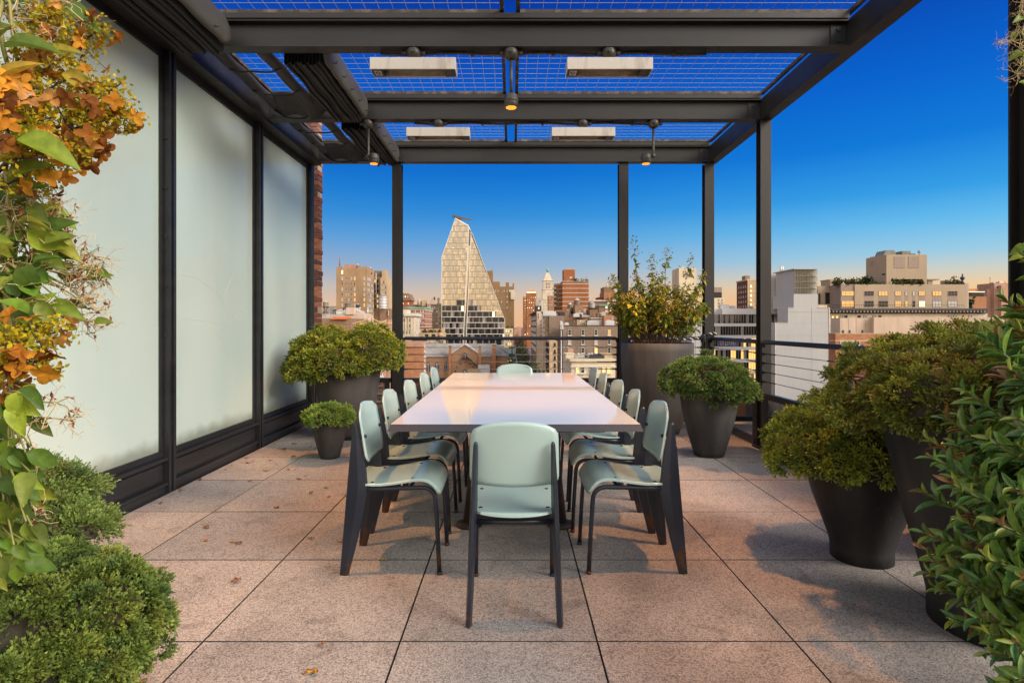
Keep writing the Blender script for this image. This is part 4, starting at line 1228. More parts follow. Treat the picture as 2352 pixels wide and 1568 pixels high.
# tan flowering bush (left edge)
hyd = thing('flowering_bush', (-1.62, 1.36, 0.46), 'tan and rust flower panicles on a woody bush with yellow leaves, upper left', 'bush')
r2 = random.Random(14)
tw = MB(); fP, fD, fN, fL, fW, fT = [], [], [], [], [], []
bP, bD, bN, bL, bT = [], [], [], [], []
lP, lD, lN, lL, lW, lT = [], [], [], [], [], []
TAN = [(0.55, 0.22, 0.02), (0.68, 0.32, 0.035), (0.60, 0.27, 0.025), (0.22, 0.075, 0.015), (0.30, 0.11, 0.016), (0.38, 0.14, 0.02), (0.55, 0.27, 0.085), (0.16, 0.055, 0.014)]
def panicle(p0, p1, nfl, nb, rad, size):
    p0, p1 = Vector(p0), Vector(p1); ax = (p1 - p0).normalized()
    s1 = ax.orthogonal().normalized(); s2 = ax.cross(s1)
    stems_tube(tw, [p0 - ax * 0.12, p0, p1], 0.0035, 0.0015, 5)
    for i in range(int(nb * 1.5)):
        t_ = r2.random() ** 1.2; a = r2.uniform(0, 6.28); rr_ = rad * (1 - 0.65 * t_) * math.sqrt(r2.random())
        cl = p0 + (p1 - p0) * t_ + (s1 * math.cos(a) + s2 * math.sin(a)) * rr_
        for k in range(15):
            q = cl + Vector((r2.gauss(0, .0075), r2.gauss(0, .0075), r2.gauss(0, .0075)))
            bP.append(q); bD.append((r2.gauss(0, 1), r2.gauss(0, 1), r2.gauss(0, 1))); bN.append((r2.gauss(0, 1), r2.gauss(0, 1), 1)); bL.append(r2.uniform(.007, .012))
            bT.append(r2.choice([(0.55, 0.43, 0.02), (0.42, 0.36, 0.02), (0.60, 0.40, 0.02), (0.32, 0.32, 0.02)]))
    for i in range(int(nfl * .8)):
        t_ = r2.random(); a = r2.uniform(0, 6.28); rr_ = rad * (1 - 0.55 * t_) * r2.uniform(.85, 1.35)
        out = s1 * math.cos(a) + s2 * math.sin(a)
        c = p0 + (p1 - p0) * t_ + out * rr_
        nrm = (out + Vector((r2.gauss(0, .5), r2.gauss(-.3, .5), r2.gauss(0, .5)))).normalized()
        u1 = nrm.orthogonal().normalized(); u2 = nrm.cross(u1); ph = r2.uniform(0, 6.28)
        tc_ = r2.choice(TAN); kk = r2.uniform(.8, 1.2)
        stems_tube(tw, [p0 + (p1 - p0) * t_, c], 0.0012, 0.0008, 4)
        for k in range(4):
            b_ = ph + k * PI / 2 + r2.uniform(-.2, .2); d = u1 * math.cos(b_) + u2 * math.sin(b_) + nrm * r2.uniform(-.1, .55)
            l = size * r2.uniform(.62, .98)
            fP.append(c); fD.append(d + nrm * 0.12); fN.append(nrm); fL.append(l); fW.append(l * r2.uniform(.6, .9)); fT.append(tuple(x * kk for x in tc_))
def at(px_, py_, D): return Vector((PXX(px_, D), D, PZ(py_, D)))
for (a, b_, nfl, nb, rad, sz) in [
        ((150, 130, 1.22), (242, 55, 1.22), 17, 26, 0.055, 0.019), ((90, 215, 1.16), (200, 160, 1.2), 14, 24, 0.06, 0.020),
        ((60, 330, 1.05), (240, 235, 1.14), 30, 30, 0.08, 0.024), ((150, 300, 1.12), (318, 258, 1.16), 22, 34, 0.06, 0.0215),
        ((-10, 370, 1.0), (170, 355, 1.06), 26, 24, 0.065, 0.023), ((20, 160, 1.1), (120, 120, 1.1), 8, 22, 0.05, 0.02),
        ((-20, 800, 1.0), (160, 755, 1.05), 20, 30, 0.05, 0.023), ((-30, 860, 1.0), (140, 845, 1.03), 22, 8, 0.035, 0.025), ((0, 300, 1.02), (120, 270, 1.05), 16, 20, .06, .023), ((40, 60, 1.12), (150, 30, 1.16), 10, 22, .05, .019), ((60, 400, 1.05), (190, 330, 1.1), 18, 18, .06, .022),
        ((-20, 250, 1.0), (90, 200, 1.05), 16, 20, .06, .022), ((180, 260, 1.14), (280, 190, 1.16), 14, 20, .05, .02)]:
    panicle(at(*a), at(*b_), nfl, nb, rad, sz)
root = Vector((-1.62, 1.36, 0.46))
for e in ((60, 330, 1.05), (90, 215, 1.16), (-20, 800, 1.0), (-10, 370, 1.0), (150, 130, 1.22)):
    q = at(*e); stems_tube(tw, bez(root, (root.x * .7 + q.x * .3, 1.3, q.z * .9), q, 9), 0.009, 0.0045, 7)
for (px_, py_, dd, dx, dz, ln, col) in [(60, 175, 1.08, -1, -.1, .085, (0.62, 0.33, 0.02)), (110, 225, 1.05, -.4, -1, .075, (0.68, 0.34, 0.03)), (20, 250, 1.0, -1, .1, .09, (0.55, 0.28, 0.025)),
        (90, 330, 1.0, -1, .35, .10, (0.28, 0.33, 0.03)), (40, 320, .98, 1, -.3, .10, (0.22, 0.30, 0.025)), (50, 360, .98, -1, 0, .09, (0.50, 0.36, 0.03)), (140, 20, 1.2, 1, -.4, .09, (0.10, 0.18, 0.03)),
        (60, 15, 1.1, -1, .2, .09, (0.09, 0.17, 0.03)), (10, 110, 1.05, 1, .2, .09, (0.13, 0.2, 0.03)), (150, 165, 1.15, 1, -.8, .07, (0.42, 0.33, 0.04)), (20, 420, 1.0, .6, .4, .08, (0.16, 0.22, 0.03)),
        (30, 60, 1.06, -.6, -.6, .085, (0.16, 0.2, 0.03)), (0, 200, 1.0, .5, .5, .08, (0.45, 0.30, 0.03)), (100, 130, 1.12, .8, .3, .07, (0.3, 0.26, 0.03))]:
    lP.append(at(px_, py_, dd)); lD.append((dx, r2.uniform(-.3, .2), dz)); lN.append((r2.uniform(-.3, .3), -.7, .7)); lL.append(ln); lW.append(ln * .5); lT.append(col)
tw.build('branches', [M['twig']], hyd)
leaves('blossoms', fP, fD, fN, fL, fW, np.array(fT), M['petal'], hyd, T_PETAL, True)
leaves('flower_buds', bP, bD, bN, bL, np.array(bL) * .7, np.array(bT), M['petal'], hyd, T_DIAMOND)  # small flower buds clustered along the panicles
leaves('leaves', lP, lD, lN, lL, lW, np.array(lT), M['softleaf'], hyd, T_LEAF, True)

# climber with seed heads along the left edge, and another on the tall right post
def climber(label, leafspots, tend, root, stemspots, seed):
    v = thing('climbing_vine', tuple(root), label, 'vine')
    r2 = random.Random(seed)
    tw = MB(); lP, lD, lN, lL, lW, lT = [], [], [], [], [], []
    sP, sD, sN, sL, sT = [], [], [], [], []
    prev = Vector(root)
    st = [Vector(root)] + [at(*s_) for s_ in stemspots]
    dense = []
    for a, b_ in zip(st[:-1], st[1:]):
        for k in range(6): dense.append(a.lerp(b_, k / 6) + Vector((r2.gauss(0, .008), r2.gauss(0, .008), 0)))
    tw.tube(dense, 0.004, 6, 0)
    tw.tube([p + Vector((r2.gauss(.02, .01), r2.gauss(0, .01), 0)) for p in dense], 0.003, 6, 0)
    near = lambda q: min(dense, key=lambda p: (p - q).length)
    for px_, py_, dd, dx, dz, ln, tone in leafspots:
        p = at(px_, py_, dd)
        d = Vector((dx, r2.uniform(-.4, .3), dz)).normalized()
        c = near(p)
        tw.tube([c, c.lerp(p, .5) + Vector((0, 0, .015)), p], 0.0016, 4, 0, cap=False)
        lP.append(p); lD.append(d); lN.append((r2.uniform(-.5, .5), -.8, r2.uniform(.2, .9))); lL.append(ln); lW.append(ln * r2.uniform(.48, .62))
        b_ = [(0.10, 0.17, 0.025), (0.17, 0.26, 0.03), (0.28, 0.36, 0.035), (0.40, 0.40, 0.04)][tone]
        lT.append(tuple(x * r2.uniform(.85, 1.15) for x in b_))
    for px_, py_, dd, spread, cnt in tend:
        c0 = at(px_, py_, dd)
        c = near(c0)
        tw.tube([c, c.lerp(c0, .5) + Vector((0, 0, .02)), c0], 0.0016, 5, 0, cap=False)
        for i in range(cnt):
            d = Vector((r2.gauss(.35, .8), r2.gauss(0, .6), r2.gauss(0, .8))).normalized()
            e = c0 + d * spread * r2.uniform(.35, 1.1)
            tw.tube([c0, c0.lerp(e, .5) + Vector((r2.gauss(0, .008), 0, r2.gauss(0, .008))), e], 0.0009, 4, 1 if r2.random() < .75 else 0, cap=False)
            for k in range(r2.randrange(2, 5)):
                sd2 = Vector((r2.gauss(0, 1), r2.gauss(0, 1), r2.gauss(0, 1))).normalized()
                sP.append(e); sD.append(sd2); sN.append((r2.gauss(0, 1), r2.gauss(0, 1), 1)); sL.append(r2.uniform(.008, .015))
                sT.append(r2.choice([(0.26, 0.075, 0.035), (0.16, 0.05, 0.028), (0.38, 0.14, 0.06), (0.50, 0.34, 0.20)]))
                q = [e + sd2 * 0.006]
                for j in range(4): q.append(q[-1] + (sd2 + Vector((r2.gauss(0, .6), r2.gauss(0, .6), r2.gauss(-.1, .6)))) * 0.007)
                tw.tube(q, 0.0005, 3, 1, cap=False)
    tw.build('stems', [worn('vine_stem', (0.22, 0.23, 0.05), (0.34, 0.30, 0.09), 20, 0.6), pmat('pale_tendril', (0.70, 0.54, 0.30), 0.7)], v)
    leaves('leaves', lP, lD, lN, lL, lW, np.array(lT), M['softleaf'], v, T_LEAF, True)
    leaves('seed_heads', sP, sD, sN, sL, np.array(sL) * .45, np.array(sT), M['petal'], v, T_DIAMOND)  # dry seed heads strewn at the tendril ends
    return v
r3 = random.Random(33)
ls = []
for i in range(120):
    py_ = r3.uniform(440, 760); px_ = r3.uniform(-40, 70 + 50 * math.sin((py_ - 430) / 330 * PI)); ls.append((px_, py_, r3.uniform(1.05, 1.25), r3.uniform(-.3, 1), r3.uniform(-.9, .5), r3.uniform(.038, .072), r3.choice((0, 0, 1, 1, 2))))
for i in range(105):
    py_ = r3.uniform(880, 1330); px_ = r3.uniform(-40, 75); ls.append((px_, py_, r3.uniform(.95, 1.12), r3.uniform(-.2, .8), r3.uniform(-1, -.1), r3.uniform(.036, .060), r3.choice((0, 0, 1, 1, 2))))
ls += [(150, 655, 1.2, 1, .9, .045, 1), (180, 640, 1.2, .5, 1, .04, 1), (195, 640, 1.2, 1, .3, .05, 1), (170, 610, 1.2, -.6, -.2, .06, 1), (225, 620, 1.2, 1, -.5, .035, 1), (120, 560, 1.15, 1, -.5, .06, 3),
       (150, 700, 1.2, 1, 0, .04, 0), (215, 740, 1.2, 1, .1, .035, 1), (140, 590, 1.2, .2, 1, .055, 2), (90, 480, 1.15, 1, -.4, .07, 2), (60, 520, 1.1, 1, -.3, .08, 2), (110, 700, 1.15, 1, -.3, .07, 1)]
td = [(100, 470, 1.15, .05, 14), (120, 500, 1.15, .05, 14), (150, 520, 1.18, .045, 10), (70, 455, 1.12, .05, 12), (130, 580, 1.2, .06, 10), (185, 590, 1.2, .05, 10), (200, 640, 1.2, .05, 12), (215, 615, 1.2, .035, 8), (160, 660, 1.2, .06, 14),
      (185, 690, 1.2, .06, 14), (150, 620, 1.2, .06, 12), (200, 740, 1.2, .05, 10), (120, 730, 1.15, .06, 10), (60, 720, 1.1, .06, 10), (130, 925, 1.1, .05, 8), (165, 965, 1.12, .035, 6), (110, 20, 1.15, .06, 10), (160, 10, 1.2, .05, 8),
      (40, 90, 1.1, .06, 10), (20, 40, 1.08, .06, 8), (60, 1010, 1.05, .05, 8), (40, 620, 1.1, .06, 10), (60, 560, 1.1, .06, 10), (30, 480, 1.08, .06, 12), (75, 1160, 1.05, .04, 5)]
climber('green climber with curly tan seed heads down the left edge, over the frosted wall', ls, td, (-1.55, 1.34, 0.46), [(-60, 1250, 1.08), (20, 1000, 1.06), (10, 800, 1.08), (30, 600, 1.1), (20, 400, 1.1), (10, 150, 1.08), (0, -50, 1.08)], 3)
ls = [(2345, 40, 2.62, -.5, -.3, .06, 1), (2335, 75, 2.62, -.6, -.8, .05, 1), (2348, 120, 2.62, -1, -.5, .07, 1), (2340, 190, 2.62, .8, -.2, .06, 1), (2350, 560, 2.6, -.6, -.6, .07, 1), (2350, 590, 2.6, -1, -.1, .06, 2)]
td = [(2340, 40, 2.62, .07, 12), (2325, 95, 2.62, .09, 12), (2300, 100, 2.62, .05, 6), (2340, 110, 2.62, .09, 14), (2340, 170, 2.62, .08, 12), (2345, 150, 2.62, .07, 10), (2345, 5, 2.62, .07, 10)]
climber('wispy climber with dry seed heads on the tall post at the right edge', ls, td, (2.47, 2.64, 0.02), [(2368, 1000, 2.64), (2372, 600, 2.64), (2365, 300, 2.63), (2352, 100, 2.62), (2350, -60, 2.62)], 5)

# ------------------------------------------------------------------ fallen leaves
lf = MB()
rows = [[(0.036 * t_ - 0.018, w * s_, 0.0025 + 0.006 * math.sin(t_ * 5 + s_ * 2) ** 2) for s_ in (-1, 0, 1)] for t_, w in zip([0, .2, .5, .8, 1], [.001, .010, .013, .008, .001])]
lf.sheet(rows, 0.0006)
lmats = [pmat('fallen_orange', (0.42, 0.15, 0.03), 0.7), pmat('fallen_brown', (0.22, 0.085, 0.03), 0.7), pmat('fallen_yellow', (0.50, 0.27, 0.05), 0.7)]
lmesh = [lf.mesh('fallen_leaf', [m_]) for m_ in lmats]
r2 = random.Random(77)
def leaf_at(x, y):
    o = bpy.data.objects.new('fallen_leaf', r2.choice(lmesh)); C.objects.link(o)
    o.location = (x, y, 0.0022); s_ = r2.uniform(.7, 1.25); o.scale = (s_, s_, s_ * r2.uniform(.8, 2)); o.rotation_euler = (r2.uniform(-.12, .12), r2.uniform(-.12, .12), r2.uniform(0, 6.28))
    tag(o, 'small dry orange or brown leaf lying on the pavers', 'leaf', 'fallen leaves scattered on the pavers')
for i in range(26): leaf_at(r2.uniform(-2.42, -1.65) if r2.random() < .8 else r2.uniform(-2.45, -1.2), r2.uniform(4.6, 6.6))
for i in range(26): leaf_at(r2.uniform(-2.1, -0.5), r2.uniform(1.9, 4.6))
for i in range(10): leaf_at(r2.uniform(-0.5, 0.4), r2.uniform(2.8, 4.6))
for i in range(8): leaf_at(r2.uniform(-2.47, -2.38), r2.uniform(2.6, 6.0))
leaf_at(PXX(1777, 4.55), 4.55); leaf_at(PXX(1240, 3.6), 3.6)
# ------------------------------------------------------------------ the city beyond
GZ = -36.0
M['asphalt'] = worn('asphalt', (0.04, 0.04, 0.043), (0.06, 0.06, 0.062), 0.5, 0.9)
M['ground'] = worn('city_ground', (0.10, 0.09, 0.085), (0.16, 0.145, 0.13), 0.02, 0.95)
g_ = MB(); g_.add([(-4500, -1500, GZ), (4500, -1500, GZ), (4500, 7500, GZ), (-4500, 7500, GZ)], [(0, 1, 2, 3)])
tag(g_.build('ground', [M['ground']]), kind='structure')
g_ = MB(); g_.box(4.5, 17.5, 40, 3500, GZ, GZ + 0.02)
tag(g_.build('avenue', [M['asphalt']]), kind='structure')
for xa, xb in ((1.2, 4.4), (17.6, 21)):
    g_ = MB(); g_.box(xa, xb, 40, 3500, GZ, GZ + 0.15)
    tag(g_.build('pavement', [M['ground']]), kind='structure')

def masonry(name, c0, var=0.18, big=0.12, rough=0.85, course=True):
    """weathered masonry: soft blotches, faint courses and streaks"""
    lum = sum(c0) / 3; c = tuple(max(0.01, (lum + (x - lum) * 1.14) * 1.0) for x in c0)
    c2 = tuple(min(1, x * (1 + var)) for x in c); c1 = tuple(x * (1 - var) for x in c)
    m = pmat(name, c, rough, spec=0.25)
    n = tex(m, 'ShaderNodeTexNoise', big, 8.0, vec=(1, 1, 0.7))
    a = rgbramp(m, n.outputs[0], [(0.32, (*c1, 1)), (0.68, (*c2, 1))])
    n2 = tex(m, 'ShaderNodeTexNoise', 1.6, 6.0, vec=(1, 1, 0.12))
    a = mixc(m, 1.0, a, rgbramp(m, n2.outputs[0], [(0.3, (1 - var * .6,) * 3 + (1,)), (0.6, (1.03, 1.03, 1.03, 1))]), 'MULTIPLY')
    if course:
        n3 = tex(m, 'ShaderNodeTexNoise', 1.0, 3.0, vec=(0.9, 0.9, 5.0))
        a = mixc(m, 1.0, a, rgbramp(m, n3.outputs[0], [(0.35, (.80, .79, .78, 1)), (0.65, (1.14, 1.13, 1.12, 1))]), 'MULTIPLY')
    setc(m, a)
    return m
K = {}
K['tan'] = masonry('tan_brick', (0.36, 0.245, 0.15))
K['tan2'] = masonry('pale_tan_brick', (0.48, 0.36, 0.23))
K['brown'] = masonry('brown_brick', (0.24, 0.155, 0.105))
K['greybrown'] = masonry('grey_brown_brick', (0.23, 0.175, 0.135))
K['red'] = masonry('red_brick', (0.27, 0.09, 0.055))
K['orange'] = masonry('orange_brick', (0.36, 0.18, 0.105))
K['pinkb'] = masonry('pink_brick', (0.42, 0.26, 0.19))
K['rust'] = masonry('rust_brick', (0.30, 0.125, 0.06))
K['lime'] = masonry('limestone', (0.55, 0.47, 0.36), course=False)
K['cream'] = masonry('cream_stucco', (0.62, 0.53, 0.38), course=False)
K['pale'] = masonry('pale_stucco', (0.50, 0.395, 0.31), course=False)
K['white'] = masonry('white_panel_wall', (0.40, 0.395, 0.385), 0.05, course=False)
K['grey'] = masonry('grey_render', (0.40, 0.36, 0.32), course=False)
K['taupe'] = masonry('taupe_panel', (0.29, 0.23, 0.19), 0.08, course=False)
K['beige'] = masonry('beige_panel', (0.36, 0.285, 0.205), 0.06, course=False)
K['slate'] = masonry('slate_roof', (0.30, 0.285, 0.265))
K['dark'] = pmat('dark_metalwork', (0.03, 0.03, 0.032), 0.6)
K['copper'] = worn('green_copper', (0.16, 0.30, 0.22), (0.28, 0.40, 0.31), 0.6, 0.7)
K['wood'] = worn('tank_timber', (0.20, 0.145, 0.10), (0.32, 0.25, 0.18), 1.2, 0.85, vec=(3, 3, .2))
K['woodpale'] = worn('pale_tank_timber', (0.36, 0.29, 0.21), (0.48, 0.40, 0.30), 1.2, 0.85, vec=(3, 3, .2))
K['tin'] = worn('tin_roof', (0.42, 0.36, 0.28), (0.58, 0.48, 0.36), 0.6, 0.5)
K['steelpipe'] = pmat('galvanised_steel', (0.55, 0.55, 0.54), 0.45, 0.3)
K['trim'] = pmat('white_trim', (0.58, 0.54, 0.49), 0.6)
K['band'] = pmat('white_glazed_band', (0.58, 0.58, 0.57), 0.4)
K['glow'] = pmat('sky_reflecting_pane', (0.72, 0.54, 0.27), 0.06, metal=1.0)
K['dpane'] = pmat('dark_pane', (0.022, 0.023, 0.025), 0.12, spec=0.35)
K['ppane'] = pmat('pale_blind_pane', (0.46, 0.45, 0.42), 0.3)
K['lit'] = emis('lit_pane', (1.0, 0.56, 0.16), 0.8)
K['litpale'] = emis('bright_pane', (1.0, 0.80, 0.50), 0.75)
K['planting'] = leafmat('roof_planting', 0.6, 0.2)

def vbox(mb, px0, px1, pyt, D, dep, pyb=None, mi=0):
    mb.box(PXX(px0, D), PXX(px1, D), D, D + dep, GZ if pyb is None else PZ(pyb, D), PZ(pyt, D), mi)
    return mb
def bld(name, label, pxc, D, cat='building'):
    return thing(name, (PXX(pxc, D), D, GZ), label, cat, 'city buildings beyond the terrace')
def wall_(t, parts, mat, name='wall'):
    m = MB()
    for p in parts: vbox(m, *p)
    return m.build(name, mat if isinstance(mat, list) else [mat], t)
_wc = {}
def win(t, x, y, z, w, h, kind='dpane', rot=0, frame='trim', sill=True, bars=1):
    """a framed window (frame, glazing bar, sill); x, y, z is the middle of its opening on the wall face"""
    w, h = max(0.2, round(w, 1)), max(0.3, round(h, 1))
    key = (w, h, kind, frame, sill, bars)
    if key not in _wc:
        m = MB(); f = min(0.10, w * .09)
        m.box(-w / 2, -w / 2 + f, -0.10, 0.05, -h / 2, h / 2, 0); m.box(w / 2 - f, w / 2, -0.10, 0.05, -h / 2, h / 2, 0)
        m.box(-w / 2 + f, w / 2 - f, -0.10, 0.05, h / 2 - f, h / 2, 0); m.box(-w / 2 + f, w / 2 - f, -0.10, 0.05, -h / 2, -h / 2 + f, 0)
        m.box(-w / 2 + f, w / 2 - f, -0.03, 0.05, -h / 2 + f, h / 2 - f, 1)
        if bars: m.box(-w / 2 + f, w / 2 - f, -0.07, -0.031, -f * .4, f * .4, 0)
        for b in range(1, bars): m.box(-w / 2 + w * b / bars - f * .35, -w / 2 + w * b / bars + f * .35, -0.072, -0.0305, -h / 2 + f, h / 2 - f, 0)
        if sill: m.box(-w / 2 - .12, w / 2 + .12, -0.22, 0.05, -h / 2 - 0.16, -h / 2 - 0.001, 0)
        _wc[key] = m.mesh('window', [K[frame], K[kind]])
    o = bpy.data.objects.new('window', _wc[key]); C.objects.link(o); o.parent = t
    o.location = Vector((x, y, z)) - wloc(t); o.rotation_euler = (0, 0, rot)
    return o
wr = random.Random(4)
def pick(kinds):
    return wr.choice(kinds)
def fwins(t, D, pxs, pys, wp, hp, kinds=('dpane',), **kw):
    """windows on a face turned to the terrace"""
    for py in pys:
        for px in pxs:
            win(t, PXX(px, D), D, PZ(py, D), wp * D / F, hp * D / F, pick(kinds), 0, **kw)
def swins(t, px_edge, D, ys, pys, w, hp, kinds=('dpane',), side=1, **kw):
    """windows on a side face; side=1: face turned to +x, -1: to -x"""
    x = PXX(px_edge, D)
    for py in pys:
        for y in ys:
            win(t, x, y, PZ(py, D), w, hp * D / F, pick(kinds), PI / 2 * side, **kw)
def span(a, b, n): return [a + (b - a) * i / (n - 1) for i in range(n)]
def water_tower(label, pxc, wp, py_apex, py_eave, py_bot, py_base, D, mat, roof=None):
    x, r = PXX(pxc, D), wp * D / F / 2
    t = thing('water_tower', (x, D, PZ(py_base, D)), label, 'water tower', 'rooftop water towers')
    za, ze, zb, z0 = PZ(py_apex, D), PZ(py_eave, D), PZ(py_bot, D), PZ(py_base, D)
    m = MB(); m.lathe((x, D, 0), [(r, zb), (r, ze)], 20, 0, False)
    for q in (0.15, 0.4, 0.65, 0.88):
        zz = zb + (ze - zb) * q; m.lathe((x, D, 0), [(r + .001, zz - .05), (r + .05, zz - .05), (r + .05, zz + .05), (r + .001, zz + .05)], 20, 1, False)
    o = m.build('tank', [mat, K['dark']], t)
    m = MB(); m.lathe((x, D, 0), [(r * 1.12, ze + .005), (0.02, za)], 20, 0, False); m.build('roof', [roof or K['tin']], o)
    if z0 < zb - 0.2:
        m = MB()
        for sx in (-1, 1):
            for sy in (-1, 1):
                m.tube([(x + sx * r * .72, D + sy * r * .72, z0), (x + sx * r * .72, D + sy * r * .72, zb)], max(.09, r * .06), 6)
            m.tube([(x + sx * r * .72, D - r * .72, z0), (x - sx * r * .72, D - r * .72, zb)], .05, 4)
            m.tube([(x + sx * r * .72, D + r * .72, z0), (x - sx * r * .72, D + r * .72, zb)], .05, 4)
        m.box(x - r, x + r, D - r, D + r, zb - .25, zb - .001)
        m.build('stand', [K['dark']], t)
    return t
def parapet(t, px0, px1, py, D, dep, mat, h=0.5, out=0.25, name='cornice'):
    z = PZ(py, D); m = MB(); m.box(PXX(px0, D) - out, PXX(px1, D) + out, D - out, D + dep + out, z - h, z + .03)
    return m.build(name, [mat], t)
def clutter(t, px0, px1, py, D, n, seed, hmax=2.2, mats=('steelpipe', 'grey', 'dark', 'trim')):
    """vents, air handlers and pipes on a roof"""
    q = random.Random(seed); z = PZ(py, D)
    for k in range(n):
        x = PXX(q.uniform(px0, px1), D); y = D + q.uniform(.5, 5); m = MB()
        if q.random() < .45:
            h = q.uniform(.5, hmax); m.tube([(x, y, z), (x, y, z + h)], q.uniform(.08, .2), 8); m.lathe((x, y, z + h), [(.3, 0), (.26, .2), (.05, .3)], 8)
            m.build('vent_pipe', [K[q.choice(mats)]], t)
        else:
            w, h, d = q.uniform(.5, 1.6), q.uniform(.5, hmax * .8), q.uniform(.5, 1.5)
            m.box(x - w, x + w, y, y + d, z, z + h); m.box(x - w * .8, x + w * .8, y - .04, y - .001, z + h * .2, z + h * .8); m.box(x - w * .7, x + w * .7, y + .1, y + d - .1, z + h + .001, z + h + .15)
            bevel(m.build('air_handler', [K[q.choice(mats)]], t), .04, 1)

def c1(x, y): return 723.2 + .1125 * x, 588 + .1125 * y
def c3(x, y): return 905.5 + .13 * x, 676.2 + .13 * y
def c4(x, y): return 1187.7 + .12 * x, 593.9 + .12 * y
def c5(x, y): return 1187.7 + .105 * x, 705.6 + .105 * y
def c6(x, y): return 1528.8 + .1875 * x, 588 + .1875 * y
def c7(x, y): return 1852.2 + .2 * x, 552.7 + .2 * y
GK = ('dpane', 'dpane', 'glow', 'ppane')

# --- left group
t = bld('brick_loft_building', 'tall tan brick block with a chimney flue, beside the end of the frosted glass wall', 808, 380)
wall_(t, [(772.1, 843, 615, 380, 19), (772.1, 782, 612.5, 380.2, 4, 616), (827, 843, 612, 380.3, 10, 616)], K['tan'])
wall_(t, [(789.6, 813.7, 607.2, 380.4, 8, 616)], K['pinkb'], 'bulkhead')
m = MB(); x = PXX(777.3, 380); m.tube([(x, 383, PZ(616, 380)), (x, 383, PZ(591, 380))], 0.42, 10); m.lathe((x, 383, PZ(617, 380)), [(1.4, 0), (1.2, .4), (.45, 1.3)], 8); m.build('flue', [K['brown']], t)
rows = [c1(0, y)[1] for y in (455, 565, 675, 783, 890, 1000)]
fwins(t, 380, [c1(560, 0)[0], c1(815, 0)[0], c1(1010, 0)[0]], rows, 3.4, 7.4, ('ppane', 'ppane', 'glow', 'dpane'))
fwins(t, 380, [c1(q, 0)[0] for q in (640, 695, 750)], rows, 2.2, 6.4, ('dpane', 'dpane', 'ppane'))
win(t, PXX(786, 380), 380, PZ(625, 380), 1.2, 2.6, 'litpale')
swins(t, 843, 380, (382.5, 386, 389.5, 393, 396.5), [q + .5 for q in rows] + [rows[-1] + 12], 2.4, 6.6, ('ppane', 'dpane', 'ppane'), 1)
water_tower('small roof tank peeping over the tan block', 821, 12, 605.5, 609, 613, 613, 386, K['woodpale'])
water_tower('roof tank at the right corner of the tan block', 850.5, 9, 612.8, 617, 627, 630, 392, K['wood'])
t = bld('loft_wing', 'tan rear wing with a dark bulkhead and a white pipe, behind the tan brick block', 875, 404)
wall_(t, [(857, 873.5, 635, 406, 14), (873.6, 889, 637, 402, 16), (877, 885.5, 620, 402.2, 10, 638)], K['tan2'])
wall_(t, [(855, 876.8, 621.8, 406.2, 10, 635)], K['greybrown'], 'bulkhead')
fwins(t, 406, (861.3, 867.4), [645.6, 657, 668.5, 680, 691.5, 703], 3.6, 7, ('dpane', 'dpane', 'lit', 'dpane'), frame='dark', sill=False)
fwins(t, 402, (877, 881.5, 886), [648, 660, 672, 684], 2.6, 6.4, ('ppane', 'dpane'))
m = MB(); m.tube([(PXX(864.2, 405), 404.5, PZ(710, 405)), (PXX(864.2, 405), 404.5, PZ(627.5, 405))], .32, 8); m.build('pipe', [K['trim']], t)
t = bld('penthouse_block', 'brown brick rooftop block carrying the pale silver water tank', 879, 205)
wall_(t, [(862, 896, 709, 205, 12), (872, 884, 707.5, 204.4, 3)], K['brown'])
wall_(t, [(888, 900, 734, 195, 6)], K['grey'], 'stair_bulkhead')
m = MB(); m.box(PXX(890.5, 204), PXX(891.8, 204), 204.6, 204.95, PZ(725, 204), PZ(713, 204)); m.build('pipe', [K['trim']], t)
water_tower('large silver slatted water tank by the far post', 879.8, 18.5, 674.6, 680.5, 708.5, 709, 202, K['steelpipe'], K['slate'])
t = bld('white_roof_building', 'low whitewashed rooftop with a tall pale stair bulkhead, above the wide juniper', 808, 120)
wall_(t, [(782, 836, 722, 120, 8), (817, 836, 719, 120.4, 6)], K['pale'])
wall_(t, [(794.6, 813.2, 706.2, 119.7, 4, 722)], K['pale'], 'stair_bulkhead')
clutter(t, 784, 834, 721, 120, 7, 1, 1.3)
t = bld('grey_roof_building', 'low grey rooftop under a framed tank, next to the brick pier', 758, 150)
wall_(t, [(735, 782, 721.5, 150, 10), (735, 764, 716, 152, 6)], K['grey'])
clutter(t, 738, 780, 721, 150, 8, 2, 1.6)
water_tower('timber tank on a tall black stand beside the brick pier', 748, 12, 690, 694, 704, 719.5, 150, K['woodpale'])
t = bld('glass_block', 'pale blue grey block far behind the framed tank', 765, 420); wall_(t, [(756, 773, 703, 420, 14)], K['white'])
fwins(t, 420, (760, 765, 769.5), (709, 716), 2.6, 3.5, ('ppane', 'glow'))
water_tower('squat grey timber tank before the tan block', 799.8, 15, 693.5, 697, 706.5, 712, 240, K['wood'], K['wood'])
water_tower('dark timber tank on white legs before the tan block', 822.2, 9, 697.2, 699.6, 711, 722, 200, K['dark'])
t = bld('tile_edged_building', 'brown brick roof edge with an orange tiled parapet, just above the wide juniper', 772, 75)
wall_(t, [(728, 806, 731, 75, 9)], K['brown'])
m = MB(); m.prism([(74.7, PZ(733.5, 75)), (75.6, PZ(727.4, 75)), (76.6, PZ(727.4, 75)), (76.6, PZ(733.5, 75))], 'x', PXX(762, 75), PXX(799, 75)); m.build('tiled_parapet', [masonry('orange_tile', (0.55, 0.16, 0.06))], t)
t = bld('pink_brick_building', 'pink brick building with warm lit windows low behind the wide juniper', 866, 60)
